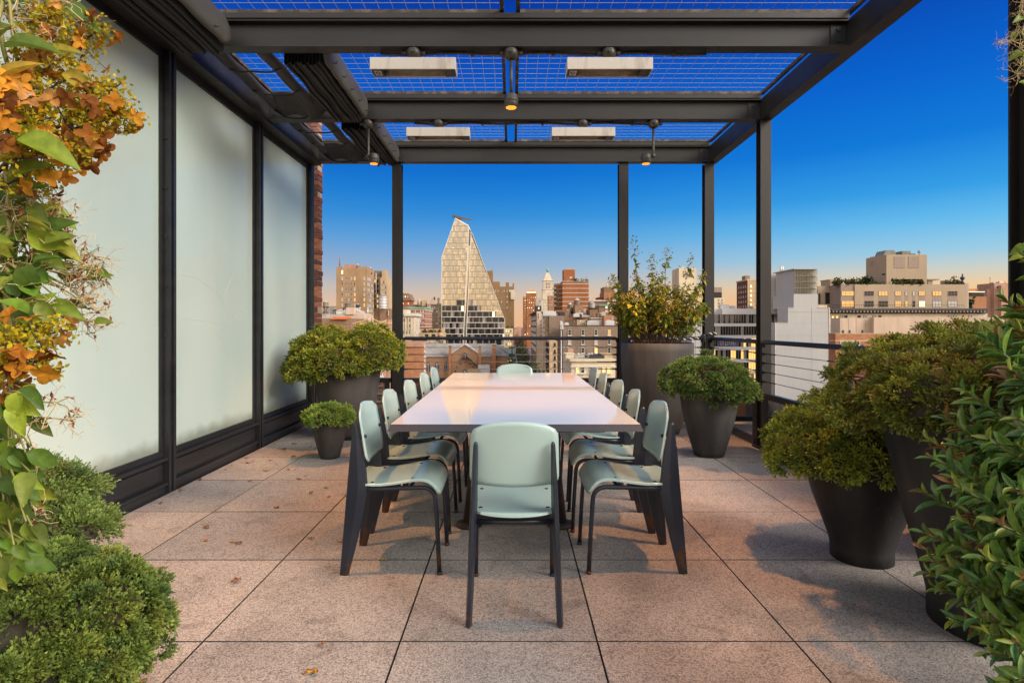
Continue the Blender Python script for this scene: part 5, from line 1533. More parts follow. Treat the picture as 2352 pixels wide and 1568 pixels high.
wall_(t, [(828, 899, 741, 60, 2.6), (884, 899, 734, 60.3, 1.6)], K['pinkb'])
parapet(t, 828, 899, 740.6, 60, 2.6, K['tan2'], .25, .06)
fwins(t, 60, (871.5,), (820, 841.5, 858.5), 15, 8.2, ('lit', 'dpane', 'lit'), bars=3)
fwins(t, 60, (845,), (820, 841.5, 858.5), 13, 8.2, ('dpane', 'lit'), bars=2)
fwins(t, 60, (871.5,), (880, 898, 916, 934), 14, 8.2, ('dpane', 'ppane'), bars=3)
# string of lights on that roof
m = MB(); b_ = MB(); sl = [(811, 741.5), (823, 737.5), (835, 734.8), (846, 731), (854, 728.8), (860, 732), (867, 735.8), (875, 737.6), (882, 736.6), (889, 733.5)]
P_ = [Vector((PXX(px, 57), 57, PZ(py, 57))) for px, py in sl]
m.tube(P_, .008, 5, 0)
for a, q in zip(P_[:-1], P_[1:]):
    for k in range(4):
        p = a.lerp(q, k / 4); m.lathe((p.x, p.y, p.z - .075), [(.004, -.02), (.014, -.01), (.014, .015), (.008, .066)], 8, 1)
m.tube([P_[4], (P_[4].x, 57, GZ + 20)], .03, 6, 0); m.tube([P_[-1], (P_[-1].x, 57, GZ + 20)], .03, 6, 0)
tag(m.build('string_lights', [K['dark'], emis('warm_bulb', (1.0, 0.55, 0.2), 1.3)], None, tuple(P_[4])), 'string of warm bulbs strung on poles over a low roof', 'string lights')

# --- between the far posts, left of the glass tower
t = bld('mansard_building', 'brick house with a steep dark mansard roof, just right of the far left post', 931, 500)
wall_(t, [(912, 942, 690, 500, 20)], K['red'])
m = MB(); m.prism([(PXX(912, 500) - .5, PZ(690, 500)), (PXX(915, 500), PZ(673, 500)), (PXX(938, 500), PZ(674, 500)), (PXX(945, 500), PZ(690, 500))], 'y', 499.5, 520); m.build('mansard_roof', [K['brown']], t)
fwins(t, 499.4, (925.5, 931, 936.5), (681,), 2.4, 4, ('litpale', 'ppane'))
fwins(t, 500, (920, 926, 932, 938), (697,), 2.6, 4, ('lit', 'dpane'))
t = bld('low_brick_row', 'long dark brown roofline under the small tanks, left of the glass tower', 965, 430)
wall_(t, [(918, 1012, 703, 430, 15), (940, 962, 699.5, 431, 10), (978, 986, 700, 431, 6)], K['greybrown'])
clutter(t, 930, 1008, 702, 430, 6, 3, 4)
t = bld('tank_house', 'tan box and rounded pale tank on the far roofline', 968, 428); wall_(t, [(968.5, 978.5, 689, 428, 6, 703)], K['tan2'])
m = MB(); m.lathe((PXX(962.5, 428), 430, PZ(703, 428)), [(1.6, 0), (1.6, 4.0), (0.1, 5.4)], 14); m.build('tank', [K['pale']], t)
t = bld('pale_penthouse', 'pale rooftop penthouse with small windows, left of the glass tower', 992, 425)
wall_(t, [(981, 1004, 696, 425, 8), (987, 1001, 689, 425.5, 5)], K['pale'])
fwins(t, 425, span(983.5, 1001.5, 5), (699.5,), 2, 3, ('dpane',), sill=False)
clutter(t, 984, 1000, 689, 425, 3, 4, 4)
water_tower('dark timber tank right beside the glass tower', 1007.6, 5.4, 682, 685.2, 697, 702, 420, K['wood'], K['wood'])
t = bld('brown_loft', 'brown brick loft building half hidden by the glass tower', 999, 360)
wall_(t, [(990, 1008, 699, 360, 12)], K['brown'])
fwins(t, 360, (993.5, 998.5, 1003.5), (706, 715, 724, 733, 742), 2.8, 4.8, ('dpane', 'ppane'))
t = bld('copper_crowned_tower', 'narrow tan tower with a green copper crown touching the glass tower', 1010, 345)
wall_(t, [(1006, 1014.5, 701, 345, 5)], K['tan2'])
m = MB(); m.prism([(PXX(1006, 345) - .1, PZ(702, 345)), (PXX(1003, 345), PZ(698.5, 345)), (PXX(1003, 345), PZ(697, 345)), (PXX(1015.5, 345), PZ(697, 345)), (PXX(1015.5, 345), PZ(698.5, 345)), (PXX(1014.5, 345) + .1, PZ(702, 345))], 'y', 344.5, 350.5); m.build('copper_crown', [K['copper']], t)
fwins(t, 345, (1010.3,), (709, 720, 731, 742), 2.6, 5, ('dpane', 'ppane'))
t = bld('romanesque_building', 'dark red brick building with pale bands and a green cornice', 965, 300)
wall_(t, [(939, 975.7, 709, 300, 27)], K['red'])
parapet(t, 939, 975.7, 705.2, 300, 27, K['copper'], .7, .8); parapet(t, 939, 975.7, 708.6, 300, 27, K['lime'], .8, .3, 'frieze')
for py in (719, 730.5, 742, 750, 756): parapet(t, 939, 975.7, py, 300, 27, K['lime'], .35, .12, 'string_course')
fwins(t, 300, span(942.5, 972, 6), (714.5,), 3.2, 5.4, ('ppane', 'dpane')); fwins(t, 300, span(942.5, 972, 6), (725, 736, 746.5, 761), 3.2, 6, ('dpane', 'ppane'))
swins(t, 975.7, 300, span(303, 324, 6), (714.5, 725, 736, 746.5), 2.0, 5.4, ('dpane',), 1, sill=False)
t = bld('cream_institution', 'cream stone building with a white cornice, just right of the far left post', 944, 230)
wall_(t, [(918, 951, 722, 230, 14), (918, 934, 711, 231, 9)], K['lime'])
parapet(t, 934, 951, 720, 230, 14, K['trim'], 1.0, .8)
for k, px in enumerate((925, 931, 938.5, 944)): m = MB(); vbox(m, px - .9, px + .9, 728, 229.7, .28, 757); m.build('pilaster', [K['cream']], t)
fwins(t, 230, (928, 934.7, 941.3), (735, 748, 763), 2.6, 7, ('ppane', 'dpane'), sill=False)
swins(t, 951, 230, (232.5, 236, 239.5, 243), (735, 748, 764, 771), 1.3, 7, ('ppane', 'dpane'), 1)
t = bld('low_tan_building', 'low tan building with roof planting before the glass tower', 990, 212)
wall_(t, [(962, 1018, 764, 212, 9), (975, 1018, 755, 221.2, 6)], K['tan2'])
fwins(t, 212, (980, 996, 1010), (769.5,), 8, 5, ('dpane', 'dpane', 'lit'), frame='dark', bars=2); fwins(t, 212, (968, 980, 992, 1004), (783,), 6, 6, ('dpane', 'ppane'), bars=2)
fwins(t, 221.2, (984, 992, 1000, 1008), (759.5,), 4, 4, ('dpane', 'lit'))
water_tower('timber tank with an orange tin roof low in front of the glass tower', 1012.4, 11.6, 762.5, 769.5, 782, 792, 208, K['woodpale'], masonry('orange_tin', (0.55, 0.33, 0.17)))
def planting(t, px0, px1, py, D, n, h, seed, cols=((0.05, 0.075, 0.02), (0.08, 0.09, 0.02), (0.10, 0.07, 0.025))):
    n = int(n * 1.7); q = np.random.default_rng(seed)
    cx_ = q.uniform(px0, px1, 9); x = PXX(np.clip(cx_[q.integers(0, 9, n)] + q.normal(0, (px1 - px0) * .05, n), px0, px1), D); z = PZ(py, D) + np.abs(q.normal(0, h * .42, n)); y = D + q.uniform(.2, 2.2, n)
    leaves('roof_foliage', np.stack([x, y, z], 1), q.normal(size=(n, 3)), q.normal(size=(n, 3)), h * .5, h * .34, np.array(cols)[q.integers(0, len(cols), n)], K['planting'], t, T_DIAMOND)
planting(t, 972, 1016, 764, 212, 160, 1.3, 5)
t = bld('brick_side_building', 'near plain orange brown brick block left of the church', 950, 95)
wall_(t, [(918, 972, 785.5, 95, 2.9)], K['orange']); parapet(t, 918, 972, 784, 95, 2.9, K['pinkb'], .9, .03, 'parapet')
swins(t, 972, 95, (96.4,), (796, 806, 817, 828, 840, 851, 862), .8, 5, ('dpane', 'ppane'), 1)
clutter(t, 930, 968, 784, 95, 3, 6, .8)

# --- glass tower
TD = 330.0
tw_ = bld('glass_tower', 'faceted glass tower with slanting edges and a crane arm on its tip', 1085, TD)
def clip(poly, edges):
    for (ax, ay), (bx_, by_) in edges:
        out = []
        n = len(poly)
        ins = lambda p: (bx_ - ax) * (p[1] - ay) - (by_ - ay) * (p[0] - ax) >= -1e-9
        for i in range(n):
            p, q = poly[i], poly[(i + 1) % n]
            if ins(p): out.append(p)
            if ins(p) != ins(q):
                dx, dy = q[0] - p[0], q[1] - p[1]
                den = (bx_ - ax) * dy - (by_ - ay) * dx
                s_ = -((bx_ - ax) * (p[1] - ay) - (by_ - ay) * (p[0] - ax)) / den
                out.append((p[0] + dx * s_, p[1] + dy * s_))
        poly = out
        if len(poly) < 3: return []
    return poly
LEFTP = [(1014.5, 812), (1014.5, 590), (1046, 501), (1057.5, 507), (1075.6, 517.5), (1076.6, 524), (1062.5, 812)]
RIGHTP = [(1069.5, 812), (1081.5, 531), (1084.5, 535.5), (1151, 713), (1159.6, 734.7), (1159.6, 812)]
def w2(p): return (PXX(p[0], TD), PZ(p[1], TD))
def edges_of(poly):
    q = [w2(p) for p in poly]
    a = sum(q[i][0] * q[(i + 1) % len(q)][1] - q[(i + 1) % len(q)][0] * q[i][1] for i in range(len(q)))
    if a < 0: q = q[::-1]
    return [(q[i], q[(i + 1) % len(q)]) for i in range(len(q))]
EL, ER = edges_of(LEFTP), edges_of(RIGHTP)
K['tower_frame'] = pmat('grey_champagne_mullion', (0.47, 0.44, 0.375), 0.35, 0.5)
K['tower_pale'] = pmat('champagne_fin', (0.74, 0.69, 0.59), 0.4)
K['tower_glass'] = worn('champagne_coated_glass', (0.46, 0.42, 0.345), (0.57, 0.52, 0.43), 0.08, 0.09, metal=0.9)
_g = K['tower_glass'].node_tree.nodes.new('ShaderNodeNewGeometry')
_p = K['tower_glass'].node_tree.nodes['Principled BSDF'].inputs['Base Color'].links[0].from_socket
setc(K['tower_glass'], mixc(K['tower_glass'], 1.0, _p, rgbramp(K['tower_glass'], _g.outputs['Random Per Island'], [(0, (.78, .79, .80, 1)), (.5, (1, 1, 1, 1)), (1, (1.14, 1.12, 1.08, 1))]), 'MULTIPLY'))
K['tower_dark'] = pmat('dark_glass_and_reflection', (0.018, 0.018, 0.02), 0.05, spec=0.45)  # darkened to carry the reflected skyline low on the tower; plain dark glass elsewhere
K['tower_grey'] = pmat('grey_spandrel', (0.16, 0.15, 0.15), 0.4)
K['tower_curt'] = pmat('curtained_room', (0.30, 0.27, 0.24), 0.5)
m = MB()
for poly in (LEFTP, RIGHTP):
    m.prism([w2(p) for p in poly], 'y', TD + 0.25, TD + 13)
m.prism([w2(p) for p in [(1062.4, 812), (1076.7, 524), (1081.6, 531), (1069.6, 812)]], 'y', TD + 0.6, TD + 12)
m.prism([(PXX(1014.5, TD) , GZ), (PXX(1159.6, TD), GZ), (PXX(1159.6, TD), PZ(812, TD) - .01), (PXX(1014.5, TD), PZ(812, TD) - .01)], 'y', TD + .25, TD + 13)
m.build('core', [pmat('tower_core', (0.27, 0.255, 0.225), 0.5)], tw_)
qr = random.Random(9)
FH = 13.05
def skyline_reflection(px): return 706 + 9 * math.sin((px - 1010) / 17.0) + (10 if px > 1085 else -14)  # height below which panes take the painted dark reflection
fl = 0; y = 793.0
while y > 498:
    y1 = y - FH
    for side, E, x0, x1 in ((0, EL, 1014.5, 1077), (1, ER, 1069, 1160)):
        panes = MB()
        off = (0.0, 5.2, 10.0, 2.4, 7.7)[fl % 5] + side * 3
        px = x0 - off
        def put(a, b, c, d, mi, y0_=0.0, y1_=0.2):
            poly = clip([w2((a, c)), w2((b, c)), w2((b, d)), w2((a, d))], E)
            if len(poly) >= 3: panes.prism(poly, 'y', TD + y0_, TD + y1_, mi)
        while px < x1:
            dark = (y + y1) / 2 > skyline_reflection(px + 7) + qr.uniform(-4, 4)
            pw = 11.6
            if dark:
                r = qr.random(); mi = 3 if r < .80 else 5 if r < .95 else 6
                put(px + .4, px + pw * .5 - .1, y - .9, y1 + .9, 3 if qr.random() < .8 else 5); put(px + pw * .5 + .1, px + pw, y - .9, y1 + .9, mi)
                put(px + pw + .4, px + 14.4, y - .9, y1 + .9, 4, -.02, .2)
            else:
                for a, b in ((0.3, 3.4), (3.6, 8.2), (8.4, pw)):
                    put(px + a, px + b, y - .7, y - FH * .42 + .1, 0); put(px + a, px + b, y - FH * .42 - .1, y1 + .7, 0)
                put(px + pw + .3, px + 14.5, y - .5, y1 + .5, 1, .03, .2)
            px += 14.7
        if panes.v: panes.build('glazed_storey', [K['tower_glass'], K['tower_frame'], K['tower_pale'], K['tower_dark'], K['tower_grey'], K['tower_curt'], K['litpale']], tw_)
        f_ = MB()
        low_ = y > 714
        poly = clip([w2((x0, y + (.65 if low_ else .3))), w2((x1, y + (.65 if low_ else .3))), w2((x1, y - (.65 if low_ else .3))), w2((x0, y - (.65 if low_ else .3)))], E)
        if len(poly) >= 3:
            f_.prism(poly, 'y', TD - (.35 if low_ else .06), TD + .22)
            f_.build('floor_edge', [K['tower_pale'] if low_ else K['tower_frame']], tw_)
    y = y1; fl += 1
m = MB()
def strip(a, b, wp):
    a, b = w2(a), w2(b); w = wp * TD / F / 2
    return [(a[0] - w, a[1]), (a[0] + w, a[1]), (b[0] + w, b[1]), (b[0] - w, b[1])]
for a, b in (((1062.5, 812), (1077, 522)), ((1069.5, 812), (1082, 533))):
    m = MB(); m.prism(strip(a, b, 1.3), 'y', TD - .3, TD + .5); m.build('seam_fin', [K['tower_pale']], tw_)
m = MB(); m.prism([w2(p) for p in [(1065, 720), (1074.6, 564), (1079.6, 564), (1070, 720)]], 'y', TD + .1, TD + .58)
m.build('seam_panel', [K['tower_glass']], tw_)
m = MB(); m.prism([w2(p) for p in [(1074.7, 563.5), (1077, 536), (1082, 536), (1079.7, 563.5)]], 'y', TD + .1, TD + .58); m.build('louvre', [K['tower_grey']], tw_)
m = MB()
for a, b, wp in (((1014.8, 812), (1014.8, 590), .9), ((1014.8, 590), (1046, 501.5), 1.0), ((1084.5, 535.5), (1151, 713), .9), ((1151, 713), (1159.3, 734.7), .9), ((1159.3, 734.7), (1159.3, 812), .9)):
    m.prism(strip(a, b, wp), 'y', TD - .2, TD + .3)
m.prism([w2(p) for p in [(1046, 500.5), (1057.5, 506.5), (1076, 517), (1081.8, 530.5), (1080.3, 530.5), (1075, 519.8), (1057, 510), (1045.5, 503)]], 'y', TD - .25, TD + 13.05)
m.build('edge_trim', [K['tower_pale']], tw_)
cr = MB()
def cbox(a, b, c, d): cr.box(PXX(a, TD), PXX(b, TD), TD + 3, TD + 5, PZ(d, TD), PZ(c, TD))
cr.prism([w2(p) for p in [(1037, 490.3), (1041, 491), (1049, 493.6), (1049, 497.4), (1043, 496.5), (1037, 495.6)]], 'y', TD + 3, TD + 5)
cbox(1048.8, 1055.5, 493.5, 501.5); cbox(1050, 1057, 500, 507)
cr.prism([w2(p) for p in [(1055.4, 495), (1066, 497.2), (1077, 499.6), (1083.5, 499.2), (1084.6, 497.6), (1085, 499.8), (1081, 503), (1066, 501.2), (1055.4, 501)]], 'y', TD + 3.4, TD + 4.6)
cr.build('crane_arm', [masonry('grey_steelwork', (0.13, 0.12, 0.105), course=False)], tw_)
m = MB(); m.lathe((PXX(1052.5, TD), TD + 2.9, PZ(504.5, TD)), [(.02, -.3), (.3, 0), (.02, .3)], 8); m.build('beacon', [emis('red_beacon', (1, .15, .08), 3)], tw_)
for px, py in ((1041, 569.5), (1071.5, 571)):
    m = MB(); m.lathe((PXX(px, TD), TD - .05, PZ(py, TD)), [(.02, -.3), (.42, 0), (.02, .3)], 8); m.build('room_light', [K['litpale']], tw_)

t = bld('stepped_brown_building', 'tall brown building with a notched parapet, right behind the glass tower', 1150, 420)
wall_(t, [(1100, 1131, 622, 420, 14), (1128, 1131, 620, 420.2, 6, 623), (1131, 1147.5, 646.8, 420, 14), (1147.5, 1180.8, 658, 420, 16), (1161.5, 1169, 648.4, 420.3, 8, 658), (1177, 1180.8, 650.4, 420.3, 8, 658)], masonry('umber_brick', (0.25, 0.16, 0.085)))
fwins(t, 420, (1138, 1144, 1152, 1158, 1165), (668, 681, 693, 706), 2.2, 3.4, ('dpane', 'ppane', 'dpane'))
m = MB(); vbox(m, 1169, 1180.9, 665.5, 419.6, 3, 670.5); vbox(m, 1173, 1183, 670.4, 419.2, 4, 687.5); m.build('stone_balcony', [K['lime']], t)
t = bld('corner_tan_building', 'small tan building tucked against the right foot of the glass tower', 1169, 250)
wall_(t, [(1158, 1178.5, 754, 250, 10)], K['cream']); fwins(t, 250, (1163, 1168, 1173.5), (760, 770, 780, 790), 2.6, 5, ('dpane', 'lit', 'dpane'))
planting(t, 1160, 1178, 754, 250, 60, 1.2, 8)
t = bld('green_awning_building', 'white corner building with green copper awnings above the far end of the table', 1172, 205)
wall_(t, [(1156, 1185, 800, 205, 6)], K['white'])
for a, b in ((806.5, 812), (817.5, 823.5)):
    m = MB(); m.prism([(204.99, PZ(a, 205)), (203.2, PZ(b, 205)), (204.99, PZ(b, 205))], 'x', PXX(1163, 205), PXX(1186 if a > 810 else 1182, 205)); m.build('awning', [K['copper']], t)
fwins(t, 205, (1166, 1173, 1180), (829, 838, 847), 3.6, 5, ('dpane', 'lit', 'ppane'))
t = bld('far_street_block', 'hazy brick block closing the far end of the avenue', 1190, 1500)
wall_(t, [(1181, 1192, 757, 1500, 40), (1188, 1197.5, 750, 1520, 40), (1183, 1186, 753, 1501, 20)], K['pinkb']); fwins(t, 1500, span(1183, 1190, 4), (761, 765, 769), 1, 2, ('dpane',), sill=False)

# --- church
t = bld('brick_church', 'brown brick church with a round rose window, slate roof and gabled front', 1068, 190, 'church')
CD = 190.0
W = lambda px, D=CD: PXX(px, D)
Zc = lambda py, D=CD: PZ(py, D)
m = MB()
m.prism([(W(1038), GZ), (W(1098), GZ), (W(1098), Zc(811)), (W(1068), Zc(792.5)), (W(1038), Zc(811))], 'y', CD, CD + 5)
vbox(m, 978, 1037.9, 819, CD + 1.2, 10); vbox(m, 1098.1, 1166, 817, CD + 1.2, 10)
K['church'] = masonry('church_brick', (0.33, 0.20, 0.125))
m.build('wall', [K['church']], t)
m = MB(); za, zb_, zr = Zc(819) , 0, Zc(790)
m.prism([(CD + .8, Zc(819.5)), (CD + 6.5, zr), (CD + 12, Zc(819.5))], 'x', W(970), W(1139))
m.build('roof', [K['slate']], t)
m = MB(); x0, x1 = W(1139), W(1168)
m.add([(x0, CD + .8, Zc(818)), (x1, CD + .8, Zc(818)), (x1, CD + 12, Zc(818)), (x0, CD + 12, Zc(818)), (x0, CD + 6.5, zr)], [(0, 1, 4), (1, 2, 4), (2, 3, 4), (3, 0, 4), (0, 3, 2, 1)])
m.build('apse_roof', [K['slate']], t)
m = MB()
for a, b in (((1036, 812.5), (1068, 791.5)), ((1068, 791.5), (1100, 812.5))):
    p, q = (W(a[0]), Zc(a[1])), (W(b[0]), Zc(b[1])); m.prism([p, q, (q[0], q[1] + .4), (p[0], p[1] + .4)], 'y', CD - .3, CD + 5.1)
m.build('gable_coping', [K['trim']], t)
m = MB(); m.prism([(W(1036), Zc(812)), (W(1068), Zc(791)), (W(1100), Zc(812))], 'y', CD + 5.12, CD + 6.4); m.build('gable_roof', [K['slate']], t)
for a, b, tp in ((1030, 1037, 793.5), (1098.6, 1105, 794), (1130, 1138.8, 791)):
    m = MB(); vbox(m, a, b, tp + 16, CD - .5, 1.6); vbox(m, a + .6, b - .6, tp, CD - .3, 1.2, tp + 15.9); o = m.build('chimney', [K['orange']], t)
    m = MB(); vbox(m, a, b, tp - 1, CD - .5, 1.6, tp - .05); m.build('cap', [K['trim']], o)
def arch(px, py_top, py_bot, wp, D, name='window', mat='dpane', par=None):
    cx, r = W(px), wp * CD / F / 2; zb2, zs = Zc(py_bot), Zc(py_top) - r
    def ol(k, n=12): return [(cx - r * k, zb2 - (k - 1) * r), (cx + r * k, zb2 - (k - 1) * r)] + [(cx + r * k * math.cos(PI * i / n), zs + r * k * math.sin(PI * i / n)) for i in range(n + 1)]
    f = MB(); f.prism(ol(1.22), 'y', D - .12, D + .1); f.prism(ol(1.0), 'y', D - .15, D - .121, 1)
    for q in (-.34, .34): f.box(cx + r * q - .06, cx + r * q + .06, D - .19, D - .151, zb2, zs + r * .8, 2)
    f.box(cx - r, cx + r, D - .185, D - .152, zs - .06, zs + .06, 2)
    return f.build(name, [K['pinkb'], K[mat], K['trim']], t)
for px in (981.5, 1003, 1025): arch(px, 832, 853, 10.4, CD + 1.2)
arch(1117.5, 832, 853, 8, CD + 1.2)
arch(1067.7, 809, 822, 11, CD)
for a in range(7):
    th = PI * (a - 0.0) / 6; px, py = 1068 - 21.5 * math.cos(th), 853 - 21.5 * math.sin(th) + (0 if a not in (0, 6) else -1)
    m = MB(); m.tube([(W(px), CD - .1, Zc(py)), (W(px), CD + .1, Zc(py))], .42, 14, 0); m.tube([(W(px), CD - .14, Zc(py)), (W(px), CD - .101, Zc(py))], .27, 12, 1); m.build('round_window', [K['pinkb'], K['dpane']], t)
m = MB(); m.tube([(W(1068), CD - .1, Zc(853.5)), (W(1068), CD + .1, Zc(853.5))], 1.05, 24, 0); m.tube([(W(1068), CD - .14, Zc(853.5)), (W(1068), CD - .101, Zc(853.5))], .85, 24, 1)
for k in range(6): a = PI * k / 6; m.tube([(W(1068) - .85 * math.cos(a), CD - .15, Zc(853.5) - .85 * math.sin(a)), (W(1068) + .85 * math.cos(a), CD - .15, Zc(853.5) + .85 * math.sin(a))], .04, 4, 2)
m.build('rose_window', [K['pinkb'], K['dpane'], K['trim']], t)
m = MB(); m.prism([(W(1074), Zc(819)), (W(1099), Zc(841)), (W(1099), Zc(844)), (W(1074), Zc(822))], 'y', CD - 1.2, CD - .02); m.box(W(1060), W(1074.5), CD - 1.2, CD - .02, Zc(822.5), Zc(820.8)); m.build('fire_stair', [K['dark']], t)
m = MB(); vbox(m, 1098, 1125, 838.5, CD - 6, 3); m.build('tank_room', [K['steelpipe']], t)
m = MB(); vbox(m, 1074, 1100, 848, CD - 7, 4); m.build('annexe', [K['tan2']], t)

# --- right of the avenue
t = bld('pyramid_tower', 'slim brick tower with a pyramid top at the far end of the avenue', 1220, 900)
wall_(t, [(1209, 1232, 673, 900, 16), (1201.5, 1209, 681.5, 901, 14)], K['rust'])
m = MB(); za = PZ(658.6, 900); zz = PZ(672.5, 900); x0, x1 = PXX(1209.5, 900), PXX(1231.5, 900)
m.add([(x0, 900, zz), (x1, 900, zz), (x1, 915, zz), (x0, 915, zz), ((x0 + x1) / 2, 907.5, za)], [(0, 1, 4), (1, 2, 4), (2, 3, 4), (3, 0, 4)]); m.build('pyramid', [K['pinkb']], t)
m = MB(); m.box(x0 + .5, x1 - .5, 899.7, 899.95, PZ(672.6, 900), PZ(670.2, 900)); m.build('lantern', [K['litpale']], t)
fwins(t, 900, (1206.2,), span(684, 774, 16), 1.7, 3.2, ('litpale', 'glow', 'glow'), sill=False)
fwins(t, 900, (1212, 1216.5, 1221, 1225.3, 1229.5), span(683, 772, 16), 1.6, 2.4, ('litpale', 'glow', 'dpane', 'glow'), sill=False)
t = bld('crowned_stone_tower', 'pale stone tower with a columned belfry and green lantern in the far distance', 1258, 1050)
wall_(t, [(1243.5, 1271, 690, 1050, 22), (1246, 1270.5, 664, 1050.5, 20)], K['lime'])
wall_(t, [(1247.7, 1269.8, 644, 1051, 18, 664)], K['lime'], 'belfry')
fwins(t, 1051, (1255, 1259, 1262.8), (652, 659.5), 1.7, 5.6, ('dpane',), sill=False)
parapet(t, 1247.7, 1269.8, 643, 1051, 18, K['trim'], 1.2, 1.0); parapet(t, 1246, 1270.5, 663.5, 1050.5, 20, K['trim'], .8, .8, 'string_course')
m = MB(); x0, x1 = PXX(1249, 1050), PXX(1268.5, 1050); xa, xb = PXX(1255.5, 1050), PXX(1261.5, 1050); z0, z1 = PZ(643, 1050), PZ(625.5, 1050)
m.add([(x0, 1052, z0), (x1, 1052, z0), (x1, 1067, z0), (x0, 1067, z0), (xa, 1057, z1), (xb, 1057, z1), (xb, 1062, z1), (xa, 1062, z1)], [(0, 1, 5, 4), (1, 2, 6, 5), (2, 3, 7, 6), (3, 0, 4, 7), (4, 5, 6, 7)]); m.build('roof', [K['lime']], t)
m = MB(); m.lathe((PXX(1258.5, 1050), 1059.5, z1), [(1.5, 0), (1.3, 2.2), (1.9, 2.6), (2.3, 6.5), (1.9, 7), (1.0, 8.2), (.6, 10), (.1, 10.6)], 10); m.build('lantern', [K['copper']], t)
fwins(t, 1050, (1249, 1254, 1258, 1264, 1268), span(688.5, 745, 9), 1.3, 2.2, ('dpane',), sill=False)
t = bld('pale_mid_tower', 'small pale grey tower between the pyramid tower and the stone tower', 1238, 640); wall_(t, [(1231, 1243.5, 686, 640, 14), (1233, 1240, 684, 641, 8)], K['grey'])
fwins(t, 640, (1234.5, 1238.5, 1241.8), (692, 699, 706, 713), 1.8, 2.6, ('dpane', 'ppane'))
t = bld('banded_brick_tower', 'broad red brick tower with thin white bands and a tall roof block', 1320, 400)
wall_(t, [(1292, 1352.3, 648, 400, 22), (1275, 1292, 651, 408, 12)], K['rust'])
wall_(t, [(1294.5, 1320.5, 619, 404, 10, 648)], K['rust'], 'roof_block')
m = MB(); m.prism([(PXX(1299, 404), PZ(619, 404)), (PXX(1307.5, 404), PZ(615.6, 404)), (PXX(1316, 404), PZ(619, 404))], 'y', 404.2, 412); vbox(m, 1315, 1318.2, 615, 405, 2, 619); m.build('roof_cap', [K['tan2']], t)
for py in (651.6, 662.3, 672.4, 682.4, 692.3, 702.4):
    m = MB(); vbox(m, 1291.7, 1352.6, py - .5, 399.8, 22, py + .7); m.build('white_band', [K['trim']], t)
    m = MB(); vbox(m, 1274.6, 1291.6, py + .9, 407.8, 12, py + 2.1); m.build('white_band', [K['trim']], t)
    if py > 655:
        m = MB(); vbox(m, 1270.5, 1277.5, py - 2.6, 405.5, 6, py + 1.2); m.build('balcony', [K['cream']], t)
fwins(t, 408, (1280,), (668, 678, 688, 698), 5, 5, ('dpane',), sill=False)
parapet(t, 1292, 1352.3, 645.5, 400, 22, K['grey'], .5, .05, 'roof_rail'); planting(t, 1314, 1350, 646, 400, 120, 2.2, 12)
m = MB(); vbox(m, 1328, 1341.5, 639.5, 403, 4, 640.6); vbox(m, 1328.5, 1330, 640.6, 403.5, 2, 646); vbox(m, 1340, 1341, 640.6, 403.5, 2, 646); m.build('pavilion', [K['trim']], t)
win(t, PXX(1311.5, 404), 404, PZ(637, 404), 1.6, 1.2, 'ppane')
t = bld('slim_brick_tower', 'narrow orange brick building beside the balconies of the banded tower', 1266, 520); wall_(t, [(1259.5, 1272, 679, 520, 12)], K['orange']); fwins(t, 520, (1263, 1268), span(684, 708, 4), 2, 3, ('dpane', 'ppane'))
t = bld('pale_far_slab', 'pale sliver of a far tower right of the banded brick tower', 1355, 700); wall_(t, [(1350, 1357.5, 678.8, 700, 10)], K['lime']); fwins(t, 700, (1353.5,), (684, 690, 696), 1.6, 2.4, ('dpane',))
t = bld('white_side_building', 'narrow building with a white front and brown street side, left bank of the roofs', 1242, 160)
wall_(t, [(1233, 1262, 715, 160, 3)], K['pale']); wall_(t, [(1233.2, 1262, 716, 163.05, 50)], K['brown'], 'street_wall')
fwins(t, 160, (1242.6,), (737.6, 745.3, 752.8, 761, 770, 780), 2.4, 4, ('dpane',), sill=False); fwins(t, 160, (1237, 1248), (722, 729), 2.8, 4.5, ('dpane', 'ppane'))
wall_(t, [(1230, 1243.6, 702.3, 166, 6, 716)], K['dark'], 'roof_shed'); win(t, PXX(1237.5, 166), 166, PZ(707.5, 166), .4, .6, 'litpale', sill=False)
swins(t, 1233.2, 160, span(168, 208, 9), (728, 742, 757, 772, 788, 805), 1.8, 8, ('dpane', 'ppane'), -1)
m = MB(); m.box(PXX(1233, 160) - .8, PXX(1233, 160) - .01, 163.2, 212, PZ(718, 160), PZ(715.6, 160)); m.build('cornice', [K['dark']], t)
t = bld('cornice_building', 'plain brown block with a green copper cornice end above the avenue', 1277, 140)
wall_(t, [(1261.5, 1296, 725, 140, 18)], K['greybrown'])
m = MB(); vbox(m, 1247, 1256.5, 714.4, 146, 10, 717.5); vbox(m, 1249, 1256.5, 717.6, 146, 10, 721); vbox(m, 1251.5, 1256.5, 721.1, 146, 10, 727); m.build('copper_cornice', [K['copper']], t)
wall_(t, [(1252.5, 1261, 727, 146.2, 11)], K['tan2'], 'street_wall'); swins(t, 1252.5, 146.2, (148.5, 151.5, 154.5), (735, 746, 757, 770), 1.2, 6, ('dpane',), -1)
wall_(t, [(1264, 1273, 714, 150, 4, 725)], K['dark'], 'roof_tank')
clutter(t, 1262, 1292, 725, 140, 4, 13, 1.4)
t = bld('street_corner_building', 'tan corner building with dark grid windows low beside the avenue', 1270, 110)
wall_(t, [(1262, 1280, 783, 110, 11)], K['tan2']); fwins(t, 110, (1274.5,), (791, 806.5, 821, 838, 852), 3.4, 7.6, ('dpane',), frame='dark')
swins(t, 1262, 110, (112, 114.6, 117.2, 119.6), (792, 806, 821, 838, 852), 1.5, 8, ('dpane', 'ppane'), -1, frame='dark')
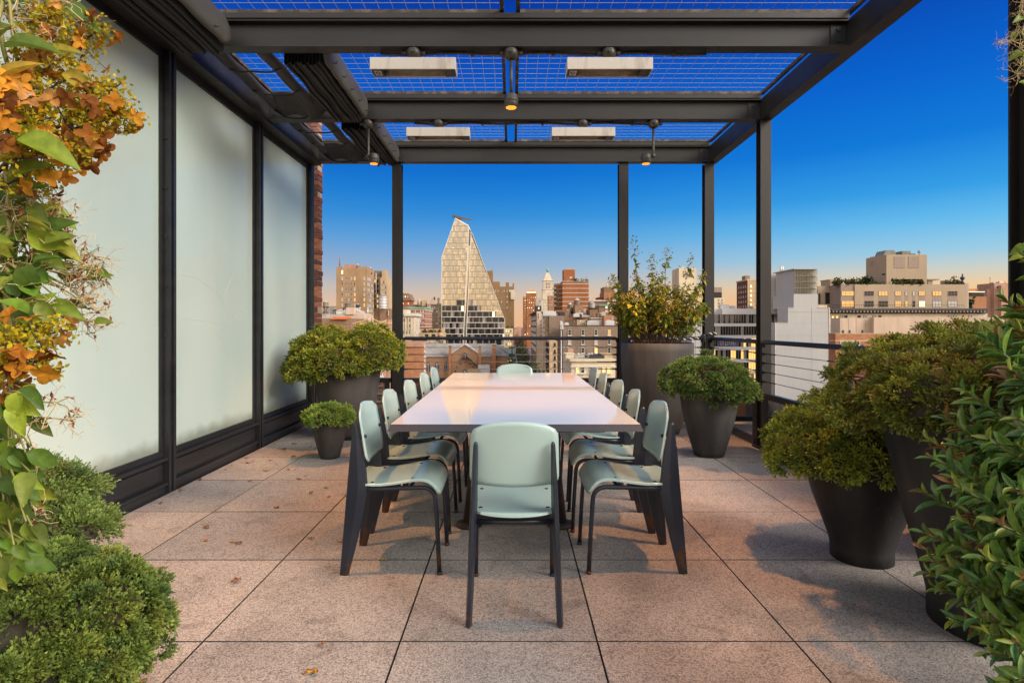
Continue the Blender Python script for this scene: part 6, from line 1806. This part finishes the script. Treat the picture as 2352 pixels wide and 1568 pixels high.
t = bld('roofs_cluster_building', 'stepped brown brick roofs with a tall stair tower below the banded tower', 1325, 175)
wall_(t, [(1262, 1392, 729, 175, 14), (1275, 1293, 712, 176, 8), (1293, 1307, 717, 176.4, 8), (1354.3, 1373, 711, 176, 8), (1373, 1392, 718, 176.3, 8)], K['brown'])
wall_(t, [(1320.8, 1340, 700.3, 175.5, 6, 729)], K['brown'], 'stair_tower')
wall_(t, [(1303, 1321, 709.5, 182, 5, 729)], K['pale'], 'white_parapet'); wall_(t, [(1340.2, 1346, 708.5, 178, 3, 729)], K['pale'], 'white_parapet')
win(t, PXX(1335, 175.5), 175.5, PZ(726, 175.5), 1.6, 2.6, 'ppane', frame='dark'); fwins(t, 175, (1319, 1324), (738,), 2.4, 5, ('trim',), frame='trim', sill=False)
planting(t, 1309, 1319, 718, 181, 70, 1.5, 14); clutter(t, 1296, 1390, 728, 170, 10, 15, 1.8)
m = MB(); vbox(m, 1350.8, 1352.5, 706, 175, 1); vbox(m, 1350.2, 1353, 704, 174.8, 1.2, 708); m.build('chimney', [K['dark']], t)
water_tower('dark water tank with a pale cone roof in front of the banded tower', 1309.2, 10.8, 694, 699.5, 708.5, 713, 186, K['wood'], K['steelpipe'])
water_tower('larger water tank with a tan cone roof on the stair tower', 1325.2, 13.6, 683.5, 689.6, 700, 700.3, 178, K['wood'], K['tin'])
water_tower('pinkish white water tank right of the banded tower', 1360, 13, 691.5, 696, 706.5, 711, 180, K['trim'], K['tin'])
t = bld('grey_brick_building', 'near grey brown brick wall with four columns of small white framed windows', 1362, 130)
wall_(t, [(1292.5, 1452, 748, 130, 9)], K['greybrown']); parapet(t, 1292.5, 1452, 747.4, 130, 9, K['dark'], .15, .06, 'roof_edge')
cols = [1308.3, 1338.9, 1369, 1399.3]
fwins(t, 130, cols, (763.4,), 7.2, 13, ('dpane', 'dpane', 'glow', 'ppane')); fwins(t, 130, cols, (785.5,), 7.2, 10.5, ('ppane', 'dpane')); fwins(t, 130, cols, (804.6,), 6.6, 12, ('dpane', 'dpane', 'dpane', 'lit'))
fwins(t, 130, (1429,), (763.4, 785, 804.6), 7.2, 12, ('dpane', 'ppane')); fwins(t, 130, cols, (824, 843), 6.6, 12, ('dpane', 'ppane'))
wall_(t, [(1325.8, 1348, 734.3, 134, 3, 748)], K['tan2'], 'roof_shed'); wall_(t, [(1358, 1381, 731, 135, 3, 748)], K['grey'], 'roof_shed'); fwins(t, 134, (1333, 1343.5), (743.5,), 3, 3, ('ppane', 'dpane'), sill=False)
m = MB(); vbox(m, 1357, 1382, 729.5, 134.6, 4, 731); m.build('shed_roof', [K['trim']], t)
clutter(t, 1300, 1440, 747.8, 130, 12, 16, 1.5)
m = MB(); xx = PXX(1289, 124); m.tube([(xx, 124, GZ), (xx, 124, PZ(752, 124))], .10, 8)
m.prism([(PXX(1286.2, 124), PZ(736.5, 124)), (PXX(1291.5, 124), PZ(737.5, 124)), (PXX(1294.3, 124), PZ(745.5, 124)), (PXX(1287, 124), PZ(748, 124))], 'y', 123.6, 124.5); vbox(m, 1290, 1294.2, 745.6, 123.7, .9, 756); vbox(m, 1286.8, 1290, 748.2, 123.8, .6, 756)
m.build('kitchen_flue', [K['steelpipe']], t)
m = MB(); a = Vector((PXX(1412, 128), 131, PZ(747.5, 128))); b = Vector((PXX(1419.5, 128), 131, PZ(724, 128)))
for d in (0, .35): m.tube([a + Vector((d, 0, 0)), b + Vector((d, 0, 0))], .07, 6)
m.box(b.x - .6, b.x + .8, 130.6, 131.6, b.z, b.z + 2.2); m.build('antenna_mast', [K['dark']], t)
t = bld('terraced_brick_building', 'orange brown terraced building with green edged balconies behind the leafy bush', 1400, 215)
wall_(t, [(1387, 1425, 724.7, 160, 10)], K['orange'], 'lower_wall'); wall_(t, [(1376, 1432, 701, 205, 14)], K['brown']); wall_(t, [(1362, 1425, 690.5, 225, 14)], K['greybrown'], 'upper_wall')
wall_(t, [(1387, 1409, 659, 235, 9, 691)], K['brown'], 'roof_tower'); wall_(t, [(1387.5, 1419, 670.7, 233, 12, 691)], K['orange'], 'roof_block'); wall_(t, [(1374, 1387, 682.5, 236, 8, 691)], K['red'], 'roof_block')
m = MB(); m.prism([(PXX(1391, 235), PZ(659, 235)), (PXX(1398.3, 235), PZ(654.5, 235)), (PXX(1406, 235), PZ(659, 235))], 'y', 235.3, 243); m.tube([(PXX(1398.3, 235), 239, PZ(656, 235)), (PXX(1398.3, 235), 239, PZ(649, 235))], .3, 8); m.build('tower_cap', [K['tin']], t)
for px0, px1, py, D in ((1376, 1432, 701, 204.5), (1362, 1425, 690.5, 224.5)): m = MB(); vbox(m, px0, px1, py - 1.6, D, .5, py + 1.4); m.build('balcony_edge', [K['copper' if D < 220 else 'trim']], t)
fwins(t, 205, (1393, 1404, 1415), (705, 714), 6, 4.8, ('litpale', 'ppane', 'glow')); fwins(t, 160, (1407, 1416), (731, 739.5), 3.4, 3.6, ('ppane',)); fwins(t, 225, (1398, 1410), (696,), 6, 4, ('glow', 'litpale'))
planting(t, 1378, 1425, 690.5, 224, 90, 1.2, 17)
t = bld('cream_cornice_building', 'low cream building with a plain cornice and two roof boxes, right beyond the table', 1362, 80)
wall_(t, [(1312.7, 1413, 827.5, 80, 10)], K['cream']); parapet(t, 1312.7, 1413, 826, 80, 10, K['cream'], .28, .22); parapet(t, 1312.7, 1413, 840.5, 80, 10, K['trim'], .14, .14, 'string_course')
fwins(t, 80, (1326.3, 1338.4, 1356.6, 1368.6, 1387, 1398.4), (849.8,), 8.8, 13.4, ('dpane', 'dpane', 'lit', 'dpane', 'ppane', 'lit'))
fwins(t, 80, (1326.3, 1338.4, 1356.6, 1368.6, 1387, 1398.4), (876, 902), 8.8, 15, ('dpane', 'ppane', 'dpane'))
wall_(t, [(1299.5, 1322, 812, 84, 4, 828)], K['cream'], 'roof_box'); wall_(t, [(1380, 1407.5, 811.5, 85, 3, 828)], K['tan2'], 'roof_box'); wall_(t, [(1304, 1317, 801, 88, 2, 828)], K['pinkb'], 'stair_box')
m = MB()
for k in range(9): xk = PXX(1330 + k * 5, 82); m.tube([(xk, 82, PZ(828, 82)), (xk, 82, PZ(821, 82))], .03, 5)
m.tube([(PXX(1330, 82), 82, PZ(821, 82)), (PXX(1370, 82), 82, PZ(821, 82))], .035, 5); m.build('roof_railing', [K['dark']], t)
swins(t, 1312.7, 80, (82, 84.5, 87), (848, 875), 1.0, 13, ('dpane',), -1); clutter(t, 1326, 1376, 827, 81, 6, 18, .8)

# --- behind the right posts
t = bld('cream_tank_tower', 'tall cream tower with a louvred top behind the leafy bush', 1575, 250)
wall_(t, [(1559.7, 1600, 615.2, 250, 11)], K['cream']); m = MB(); vbox(m, 1570, 1590, 622, 249.8, .15, 636)
m.build('louvre', [K['grey']], t)
m = MB(); x0, x1 = PXX(1565, 250), PXX(1579, 250); m.add([(x0, 251, PZ(615.2, 250)), (x1, 251, PZ(615.2, 250)), (x1, 256, PZ(615.2, 250)), (x0, 256, PZ(615.2, 250)), ((x0 + x1) / 2, 253.5, PZ(609, 250))], [(0, 1, 4), (1, 2, 4), (2, 3, 4), (3, 0, 4)]); m.build('roof_cap', [K['tin']], t)
t = bld('dim_brick_building', 'dim brown building with tall windows low behind the leafy bush', 1540, 145)
wall_(t, [(1455, 1589, 722, 145, 10)], K['brown']); fwins(t, 145, span(1463, 1583, 12), (756, 770), 5, 10, ('dpane', 'lit', 'dpane', 'ppane'), frame='dark'); fwins(t, 145, span(1463, 1583, 9), (735,), 5, 9, ('dpane', 'ppane'))
wall_(t, [(1480, 1520, 700, 170, 6)], K['pale'], 'rear_wall')
t = bld('white_blank_building', 'blank white walled building between the leafy bush and the corner post', 1605, 135); wall_(t, [(1589.2, 1640, 741, 135, 10), (1608, 1640, 706.8, 160, 4)], K['white'])
for px in (1598, 1610, 1624): m = MB(); vbox(m, px - .25, px + .25, 742, 134.94, .05, 900); m.build('panel_joint', [K['grey']], t)
t = bld('small_glazed_house', 'small cream house with a dark glazed top just right of the corner post', 1650, 300)
wall_(t, [(1630, 1665, 684, 300, 12)], K['cream']); wall_(t, [(1630, 1658, 671, 302, 8, 684)], K['dpane'], 'glazed_storey'); wall_(t, [(1632, 1658, 659.5, 303, 6, 671)], K['taupe'], 'roof_block')
fwins(t, 300, (1651, 1658.5), (689, 696, 703), 3.2, 3.8, ('dpane',))
t = bld('dark_brick_tower', 'dark red brick tower with a tan lit front, left of the tall right post', 1712, 260)
wall_(t, [(1717, 1748, 642, 260, 12.6)], masonry('maroon_brick', (0.14, 0.068, 0.05)))
m = MB(); vbox(m, 1717.2, 1748, 643, 259.8, .19); m.build('tan_front', [K['tan2']], t)
wall_(t, [(1712, 1722, 633, 266, 4, 642)], K['brown'], 'bulkhead'); fwins(t, 259.8, (1725, 1738), (657.5, 668, 678.5, 689, 699), 4, 6, ('lit', 'litpale', 'lit'))
swins(t, 1717, 260, (262, 264.6, 267.2, 269.8), span(657, 703, 5), .7, 4.4, ('dpane', 'ppane', 'dpane'), -1)
parapet(t, 1717, 1748, 641.5, 260, 12.6, K['lime'], .5, .3)
# glass fronted office with white bands
t = bld('banded_glass_building', 'low office building of glass strips and white bands between the two right posts', 1700, 165)
GD = 165.0
wall_(t, [(1588, 1659, 722, GD + 4, 10), (1659, 1800, 722, GD + .6, 14)], K['taupe'], 'core')
wall_(t, [(1588, 1658.8, 709.5, GD + 3.5, 10, 722), (1659, 1800, 708.5, GD, 13, 721.8)], K['band'], 'top_band')
for y0, y1 in ((742.5, 749.3), (769.6, 776.8), (796, 803.5), (824, 832), (851, 858)):
    wall_(t, [(1588, 1800, y0, GD - .02, 6, y1)], K['band'], 'white_band')
PUR = pmat('purple_window_banner', (0.085, 0.07, 0.16), 0.5)
gq = random.Random(3)
for ri, (y0, y1) in enumerate(((721.9, 742.4), (749.4, 769.5), (776.9, 795.9), (803.6, 823.9), (832.1, 850.9), (858.1, 880))):
    strip_ = MB(); px = 1590
    while px < 1798:
        w = 5.9; u = gq.random()
        mi = 1 if ri >= 2 and 1716 < px < 1733 and gq.random() < .6 else 1 if u < (.05, .07, .1, .28, .12, .1)[ri] else 2 if u < .5 else 0
        if ri == 2 and 1646 < px < 1694: mi = 3
        vbox(strip_, px + .2, px + w - .2, y0, GD + .25, .3, y1, mi); px += w
    strip_.build('glazing_strip', [K['tower_dark'], K['lit'], masonry('office_interior', (0.22, 0.20, 0.19), course=False) if ri == 0 else K['tower_curt'], PUR], t)
    mu = MB(); px = 1590
    while px < 1798: vbox(mu, px - .22, px + .18, y0, GD + .1, .4, y1); px += 5.9
    mu.build('mullion', [K['tower_frame']], t)
cur = bpy.data.curves.new('banner_text', 'FONT'); cur.body = 'O I Z2 VIHOI'; cur.size = 2.0; cur.extrude = .01
to = bpy.data.objects.new('banner_text', cur)
me = bpy.data.meshes.new_from_object(to); bpy.data.objects.remove(to)
me.materials.append(pmat('pale_lettering', (0.42, 0.42, 0.46), 0.5))
o = bpy.data.objects.new('banner_lettering', me); C.objects.link(o); o.parent = t
o.rotation_euler = (R(90), 0, 0); sx = (1691 - 1655) * GD / F / max(v.co.x for v in me.vertices); o.scale = (sx, 1.0, 1.0)
o.location = Vector((PXX(1655, GD), GD + .22, PZ(792, GD))) - wloc(t)
clutter(t, 1660, 1790, 708.5, GD + 2, 10, 21, 1.6)
# white stepped party wall with a glazed screen on top
t = bld('white_stepped_building', 'white stepped party wall with a glazed screen on its tower, right of the tall post', 1840, 150)
wall_(t, [(1781, 1905.7, 741.5, 150, 6), (1810, 1905.7, 706.8, 150.02, 6, 741.6), (1823.2, 1878.5, 675, 150.04, 12, 706.9)], K['white'])
wall_(t, [(1825, 1876.5, 618.5, 151, 10.6, 675)], K['white'], 'lift_room'); wall_(t, [(1823.3, 1878.4, 616.6, 150.1, 12, 618.4)], K['white'], 'roof_edge')
wall_(t, [(1755, 1823, 624, 163, 5, 720)], K['white'], 'rear_wall')
sc_ = MB()
for k in range(4):
    a, b = 1823.6 + k * 13.7, 1823.6 + (k + 1) * 13.7 - .5
    for j in range(4): vbox(sc_, a, b, 618.9 + j * 14, 150.15, .06, 618.9 + (j + 1) * 14 - .8)
sc_.build('glass_screen', [clearglass('pale_screen_glass', (0.88, 0.88, 0.85), 1.35)], t)
sc_ = MB()
for j in range(3): vbox(sc_, 1825, 1877, 632 + j * 14, 150.6, .3, 634 + j * 14)
for k in range(9): vbox(sc_, 1826 + k * 6, 1826.7 + k * 6, 619, 150.55, .04, 674)
sc_.build('screen_frame', [K['tower_pale']], t)
m = MB()
for px0, px1, py in ((1781, 1809.8, 741.5), (1810, 1823, 706.8), (1878.6, 1905.7, 706.8)): vbox(m, px0, px1, py - .9, 149.9, 6.2, py - .02)
vbox(m, 1780.6, 1782.2, 741.6, 149.9, .09, 1000); vbox(m, 1904.4, 1906, 706.9, 149.9, .09, 1000); m.build('white_coping', [K['trim']], t)
for py in (716, 741.8, 770, 800, 830): m = MB(); vbox(m, 1783 if py > 741 else 1811, 1904, py, 149.97, .04, py + .35); m.build('panel_joint', [K['grey']], t)
m = MB(); vbox(m, 1864.5, 1864.9, 707, 149.972, .035, 1000); m.build('panel_joint', [K['grey']], t)
fwins(t, 163, (1790,), (631,), 2.4, 5, ('dpane',), sill=False)
for px in (1787, 1808):
    m = MB(); x = PXX(px, 163); m.lathe((x, 162.8, PZ(693, 163)), [(.05, 0), (.22, .1), (.1, .5)], 8); m.build('wall_light', [K['lit']], t)
m = MB()
for px in (1809, 1813): m.tube([(PXX(px, 160), 164, PZ(622, 160)), (PXX(px, 160), 164, PZ(608, 160))], .28, 8)
m.build('flue', [K['steelpipe']], t)
m = MB(); vbox(m, 1879, 1900, 700, 153, 4, 706.7); m.build('roof_hatch', [K['pale']], t)
# long penthouse with cornice
t = bld('penthouse_building', 'long beige penthouse with glowing windows over a dark bracketed cornice', 2080, 190)
PD = 190.0
wall_(t, [(1963, 2222, 653, PD, 16, 709), (1922, 1931, 652, PD + 5, 8, 709), (1879, 1921.8, 657, PD + 7, 8, 709), (1907, 1922, 644, PD + 6, 6, 657)], K['beige'])
wall_(t, [(1931.2, 1962.8, 653, PD + .3, 12, 709)], K['taupe'], 'corner_bay'); wall_(t, [(2216.5, 2225, 650, PD + 1.5, 12, 709)], K['grey'], 'end_bay')
wall_(t, [(1905, 1958, 641.5, PD + 8, 6, 644)], K['taupe'], 'flat_roof')
for px0, px1, k0, k1 in ((1932.5, 1962.3, 'glow', 'glow'), (1985, 2007, 'dpane', 'dpane'), (2017.5, 2039.5, 'glow', 'dpane'), (2055.5, 2070, 'glow', 'glow'), (2078.5, 2085.5, 'ppane', 'glow'), (2095.5, 2102.5, 'ppane', 'dpane'), (2110, 2125, 'glow', 'litpale'), (2141.5, 2163.5, 'glow', 'ppane'), (2177, 2199, 'dpane', 'ppane')):
    yy = PD + (.3 if px0 < 1960 else 0)
    for (ya, yb), k_ in zip(((668.3, 679.5), (690.5, 705.2)), (k0, k1)):
        win(t, (PXX(px0, yy) + PXX(px1, yy)) / 2, yy, (PZ(ya, yy) + PZ(yb, yy)) / 2, (px1 - px0) * yy / F, (yb - ya) * yy / F, k_, 0, frame='taupe', sill=False, bars=3 if px1 - px0 > 12 else 1)
    if px0 > 1960: m = MB(); vbox(m, px0, px1, 679.8, PD - .02, .04, 690.2); m.build('spandrel', [K['taupe']], t)
for px0, px1, y0, y1 in ((1895, 1907, 671.5, 698), (1880, 1884, 673, 698)): win(t, PXX((px0 + px1) / 2, PD + 7), PD + 7, PZ((y0 + y1) / 2, PD + 7), (px1 - px0) * PD / F, (y1 - y0) * PD / F, 'dpane', frame='dark', sill=False)
wall_(t, [(2036, 2129, 584.7, PD + .5, 11, 641), (2036, 2047, 641, PD + .5, 11, 653), (2120, 2129, 641, PD + .5, 11, 653)], K['beige'], 'tower_wall')
for a, b in ((1010, 1135), (1172, 1295)): m = MB(); vbox(m, c7(a, 0)[0], c7(b, 0)[0], c7(0, 182)[1], PD + .4, .09, c7(0, 314)[1]); m.build('louvre_panel', [K['taupe']], t)
x = PXX(2036, PD + .5)
m = MB(); m.box(x - .06, x - .001, PD + 7.4, PD + 9, PZ(606, PD), PZ(594, PD)); m.build('louvre_panel', [K['taupe']], t); m = MB(); m.box(x - .06, x - .001, PD + 1.2, PD + 2.8, PZ(630.5, PD), PZ(627, PD)); m.build('vent', [K['dark']], t)
m = MB(); m.prism([(PXX(2043, PD), PZ(584.6, PD)), (PXX(2049, PD), PZ(572, PD)), (PXX(2067, PD), PZ(571.6, PD)), (PXX(2071.5, PD), PZ(577, PD)), (PXX(2071.5, PD), PZ(584.6, PD))], 'y', PD + 3, PD + 8); vbox(m, 2072, 2092, 576.5, PD + 3.5, 4, 584.6); vbox(m, 2092.5, 2102, 582.5, PD + 3, 4, 584.6); m.build('cooling_plant', [masonry('plant_casing', (0.22, 0.22, 0.20), course=False)], t)
for px in (2001.5, 2007): m = MB(); m.tube([(PXX(px, PD + 9), PD + 9, PZ(586, PD)), (PXX(px, PD + 9), PD + 9, PZ(580.5, PD))], .3, 8); m.build('vent_pipe', [K['steelpipe']], t)
m = MB(); m.lathe((PXX(2121.5, PD), PD + 2, PZ(584.6, PD)), [(.1, 0), (.1, .7), (.6, .9), (.35, 1.6), (.05, 1.8)], 10); m.build('dish', [K['grey']], t)
m = MB(); xx = PXX(2221.5, PD); m.lathe((xx, PD + 2, PZ(649.8, PD)), [(.5, 0), (.5, .5), (.2, .7), (.2, 1.0), (.65, 1.5), (.7, 2.0), (.2, 2.4), (.25, 2.9), (.05, 3.3)], 12); m.build('urn', [K['dark']], t)
planting(t, 1922, 1985, 652.5, PD, 260, 1.9, 31); planting(t, 2047, 2121, 652.5, PD - .2, 320, 1.7, 32); planting(t, 1985, 2036, 652, PD, 90, 1.1, 33); planting(t, 2180, 2210, 652, PD, 120, 1.6, 34)
for k in (1991, 2003): planting(t, k - 2, k + 2, 650, PD, 60, 2.2, k, ((0.03, 0.05, 0.02), (0.05, 0.07, 0.02)))
m = MB(); vbox(m, 2130, 2158, 640.5, PD + 3, 4, 643); vbox(m, 2131, 2142, 643, PD + 3.5, 3, 653); m.build('roof_cabin', [K['taupe']], t)
m = MB(); vbox(m, 2180, 2212, 643, PD + 4, 4, 653); vbox(m, 2192.5, 2195.5, 633.5, PD + 5, .8, 643); m.build('chimney_stack', [K['grey']], t)
t = bld('corniced_stone_building', 'old stone building whose dark bracketed cornice runs under the beige penthouse', 2085, 182)
QD = 182.0
wall_(t, [(1906, 2268, 719.5, QD, 30)], K['lime'])
m = MB(); vbox(m, 1899, 2270, 708.2, QD - 1.6, 33, 712.5); m.build('cornice', [K['dark']], t)
m = MB(); vbox(m, 1903, 2268, 712.6, QD - .5, 31, 719.4); m.build('frieze', [K['dark']], t)
m = MB()
for k in range(46):
    px = 1905 + k * 7.9; vbox(m, px, px + 3.2, 712.55, QD - 1.45, .92, 717)
m.build('bracket', [K['taupe']], t)
fwins(t, QD, (1912.5, 1922.5), (731,), 5.6, 12.5, ('lit',), frame='dark'); fwins(t, QD, (1932.5, 1943, 1973.5, 1986, 2008, 2021, 2181, 2193, 2228), (727,), 7, 6, ('ppane', 'dpane'), frame='dark')
fwins(t, QD, (1913, 1923), (757.5, 781, 806), 6, 14, ('dpane', 'ppane'), frame='taupe'); wall_(t, [(1906.5, 1929, 744, QD - .2, .18, 900)], K['grey'], 'shopfront_wall')
rl = MB()
for k in range(60): px = 1910 + k * 5.1; rl.tube([(PXX(px, QD), QD - .6, PZ(708, QD)), (PXX(px, QD), QD - .6, PZ(700.5, QD))], .03, 4)
rl.tube([(PXX(1910, QD), QD - .6, PZ(700.5, QD)), (PXX(2211, QD), QD - .6, PZ(700.5, QD))], .05, 5); rl.build('roof_railing', [K['dark']], t)
t = bld('white_box_building', 'plain white box of a roof extension rising over the dark juniper', 2040, 110)
wall_(t, [(1929.5, 2007, 730, 110, 3.2), (2007.2, 2330, 728.5, 109, 5)], K['pale'])
for px in (1950, 1967, 1987.5): m = MB(); vbox(m, px - .2, px + .2, 731, 109.96, .035, 765); m.build('panel_joint', [K['grey']], t)
for px in (1937, 1952, 1981.5): m = MB(); vbox(m, px - 1.7, px + 1.7, 758, 109.9, .4, 765.5); m.build('drain_slot', [K['dark']], t)
t = bld('orange_brick_building', 'orange brick front below the white box, behind the side railing', 1945, 100)
wall_(t, [(1919, 2150, 766.5, 100, 2.2)], K['orange']); parapet(t, 1919, 2150, 765.6, 100, 2.2, K['tan2'], .12, .05); parapet(t, 1919, 2150, 781, 100, 2.2, K['tan2'], .25, .04, 'string_course')
fwins(t, 100, (1939, 1965), (788, 812, 836), 20, 9, ('ppane', 'dpane'), bars=3)
t = bld('small_brick_penthouse', 'low red brick penthouse with a glazed front right of the long penthouse', 2245, 230)
wall_(t, [(2222, 2266, 681, 230, 9), (2226, 2246, 663, 236, 5)], K['orange']); wall_(t, [(2223, 2260, 671, 232, 5, 681)], K['tower_dark'], 'glazed_storey'); wall_(t, [(2222, 2262, 669.5, 231, 7, 671)], K['litpale'], 'lit_soffit')
planting(t, 2226, 2236, 703, 228, 60, 3.2, 41, ((0.03, 0.05, 0.02), (0.05, 0.07, 0.02)))
t = bld('grey_far_buildings', 'grey stepped building far off at the right edge, by the last tall post', 2300, 320)
wall_(t, [(2284, 2335, 650, 320, 12), (2268, 2284, 664, 322, 12), (2300, 2310, 647, 321, 8), (2300, 2335, 655, 318, 4)], K['pinkb']); fwins(t, 320, (2291, 2299, 2315, 2324), (660, 675), 5, 6, ('dpane', 'ppane')); clutter(t, 2270, 2330, 650, 320, 4, 44, 3)

t = bld('low_roof_building', 'low brown brick roofs hidden behind the dark planters', 2400, 70)
wall_(t, [(2400, 2800, 800, 70, 25), (2440, 2520, 775, 74, 8), (2500, 2560, 765, 80, 6)], K['brown']); fwins(t, 70, span(2430, 2770, 9), (850, 930, 1010), 20, 30, ('dpane', 'ppane', 'lit')); clutter(t, 2430, 2780, 800, 70, 9, 51, 1.6)
# --- avenue trees and cars
def street_tree(label, pxc, D, py_top, wp, seed, cols):
    x = PXX(pxc, D); zt = PZ(py_top, D); r = wp * D / F / 2; h = zt - GZ
    t = thing('street_tree', (x, D, GZ), label, 'tree', 'trees along the avenue')
    m = MB(); m.tube([(x, D, GZ), (x + .1, D, GZ + h * .4), (x, D, GZ + h * .75)], [.35, .25, .08], 7)
    q = random.Random(seed)
    for k in range(5): a = q.uniform(0, 6.28); m.tube([(x, D, GZ + h * .4), (x + r * .6 * math.cos(a), D + r * .6 * math.sin(a), GZ + h * q.uniform(.6, .85))], [.16, .05], 5)
    m.build('trunk', [M['twig']], t)
    g = np.random.default_rng(seed); n = 1500
    d = unit(g.normal(size=(n, 3))); lob = 1 + .25 * np.sin(d[:, 0] * 5 + seed) * np.cos(d[:, 1] * 6)
    P = np.array([x, D, zt - h * .34]) + d * (g.random(n) ** .35 * lob)[:, None] * np.array([r, r, h * .34])
    leaves('crown', P, g.normal(size=(n, 3)), g.normal(size=(n, 3)), .8, .55, np.array(cols)[g.integers(0, len(cols), n)] * g.uniform(.7, 1.3, (n, 1)), K['planting'], t, T_DIAMOND)
gs = [(0.05, 0.085, 0.02), (0.075, 0.11, 0.025), (0.10, 0.13, 0.03)]; dk = [(0.03, 0.045, 0.016), (0.05, 0.06, 0.018), (0.07, 0.06, 0.02)]; og = [(0.22, 0.09, 0.025), (0.16, 0.07, 0.02), (0.12, 0.08, 0.03)]
street_tree('rounded green tree on the avenue just above the far end of the table', 1231, 128, 829, 42, 1, gs)
street_tree('dark tall tree on the near pavement of the avenue', 1201, 330, 785, 28, 2, dk)
street_tree('dark tree lower on the avenue, left of the rounded green one', 1209, 270, 806, 24, 3, dk)
street_tree('dark tree in the middle of the avenue row', 1193, 420, 780, 18, 4, dk)
street_tree('rust coloured tree at the far end of the avenue', 1187, 700, 767, 16, 5, og)
street_tree('second rust coloured tree, right of the first at the avenue end', 1199, 640, 770, 12, 6, og)
def car(x, y, paint, label):
    t = thing('parked_car' if x > 15 or x < 6 else 'car', (x, y, GZ + .02), label, 'car', 'cars on the avenue'); z = GZ + .02
    m = MB(); m.prism([(y - 2.2, z + .35), (y + 2.2, z + .35), (y + 2.2, z + .8), (y + 1.4, z + .92), (y + .9, z + 1.42), (y - 1.1, z + 1.45), (y - 1.9, z + .98), (y - 2.2, z + .9)], 'x', x - .88, x + .88); bevel(m.build('body', [paint], t), .08, 2)
    for s in (-1, 1):
        m = MB(); m.box(x + s * .62 - .2, x + s * .62 + .2, y - 2.26, y - 2.19, z + .6, z + .8); m.build('headlight', [emis('headlight', (1, .88, .65), 9) if x < 11 else emis('tail_light', (1, .12, .05), 5)], t)
        for yy in (-1.35, 1.35): m = MB(); m.tube([(x + s * .70, y + yy, z + .33), (x + s * .90, y + yy, z + .33)], .33, 12); m.build('wheel', [M['black']], t)
pw = pmat('white_car_paint', (.6, .6, .58), .3); pd = pmat('dark_car_paint', (.05, .05, .06), .3); pyel = pmat('yellow_cab_paint', (.6, .38, .04), .3)
for x, y, p, l in ((8, 395, pyel, 'yellow cab coming down the avenue, closest to the table'), (8.3, 440, pw, 'white car coming down the avenue behind the cab'), (12.5, 420, pd, 'dark car driving away with red tail lights'), (7.8, 520, pd, 'dark car with bright headlights farther up the avenue'),
                   (13, 500, pw, 'white car driving away farther up the avenue'), (8.2, 640, pw, 'white car far up the avenue with headlights on')):
    car(x, y, p, l)
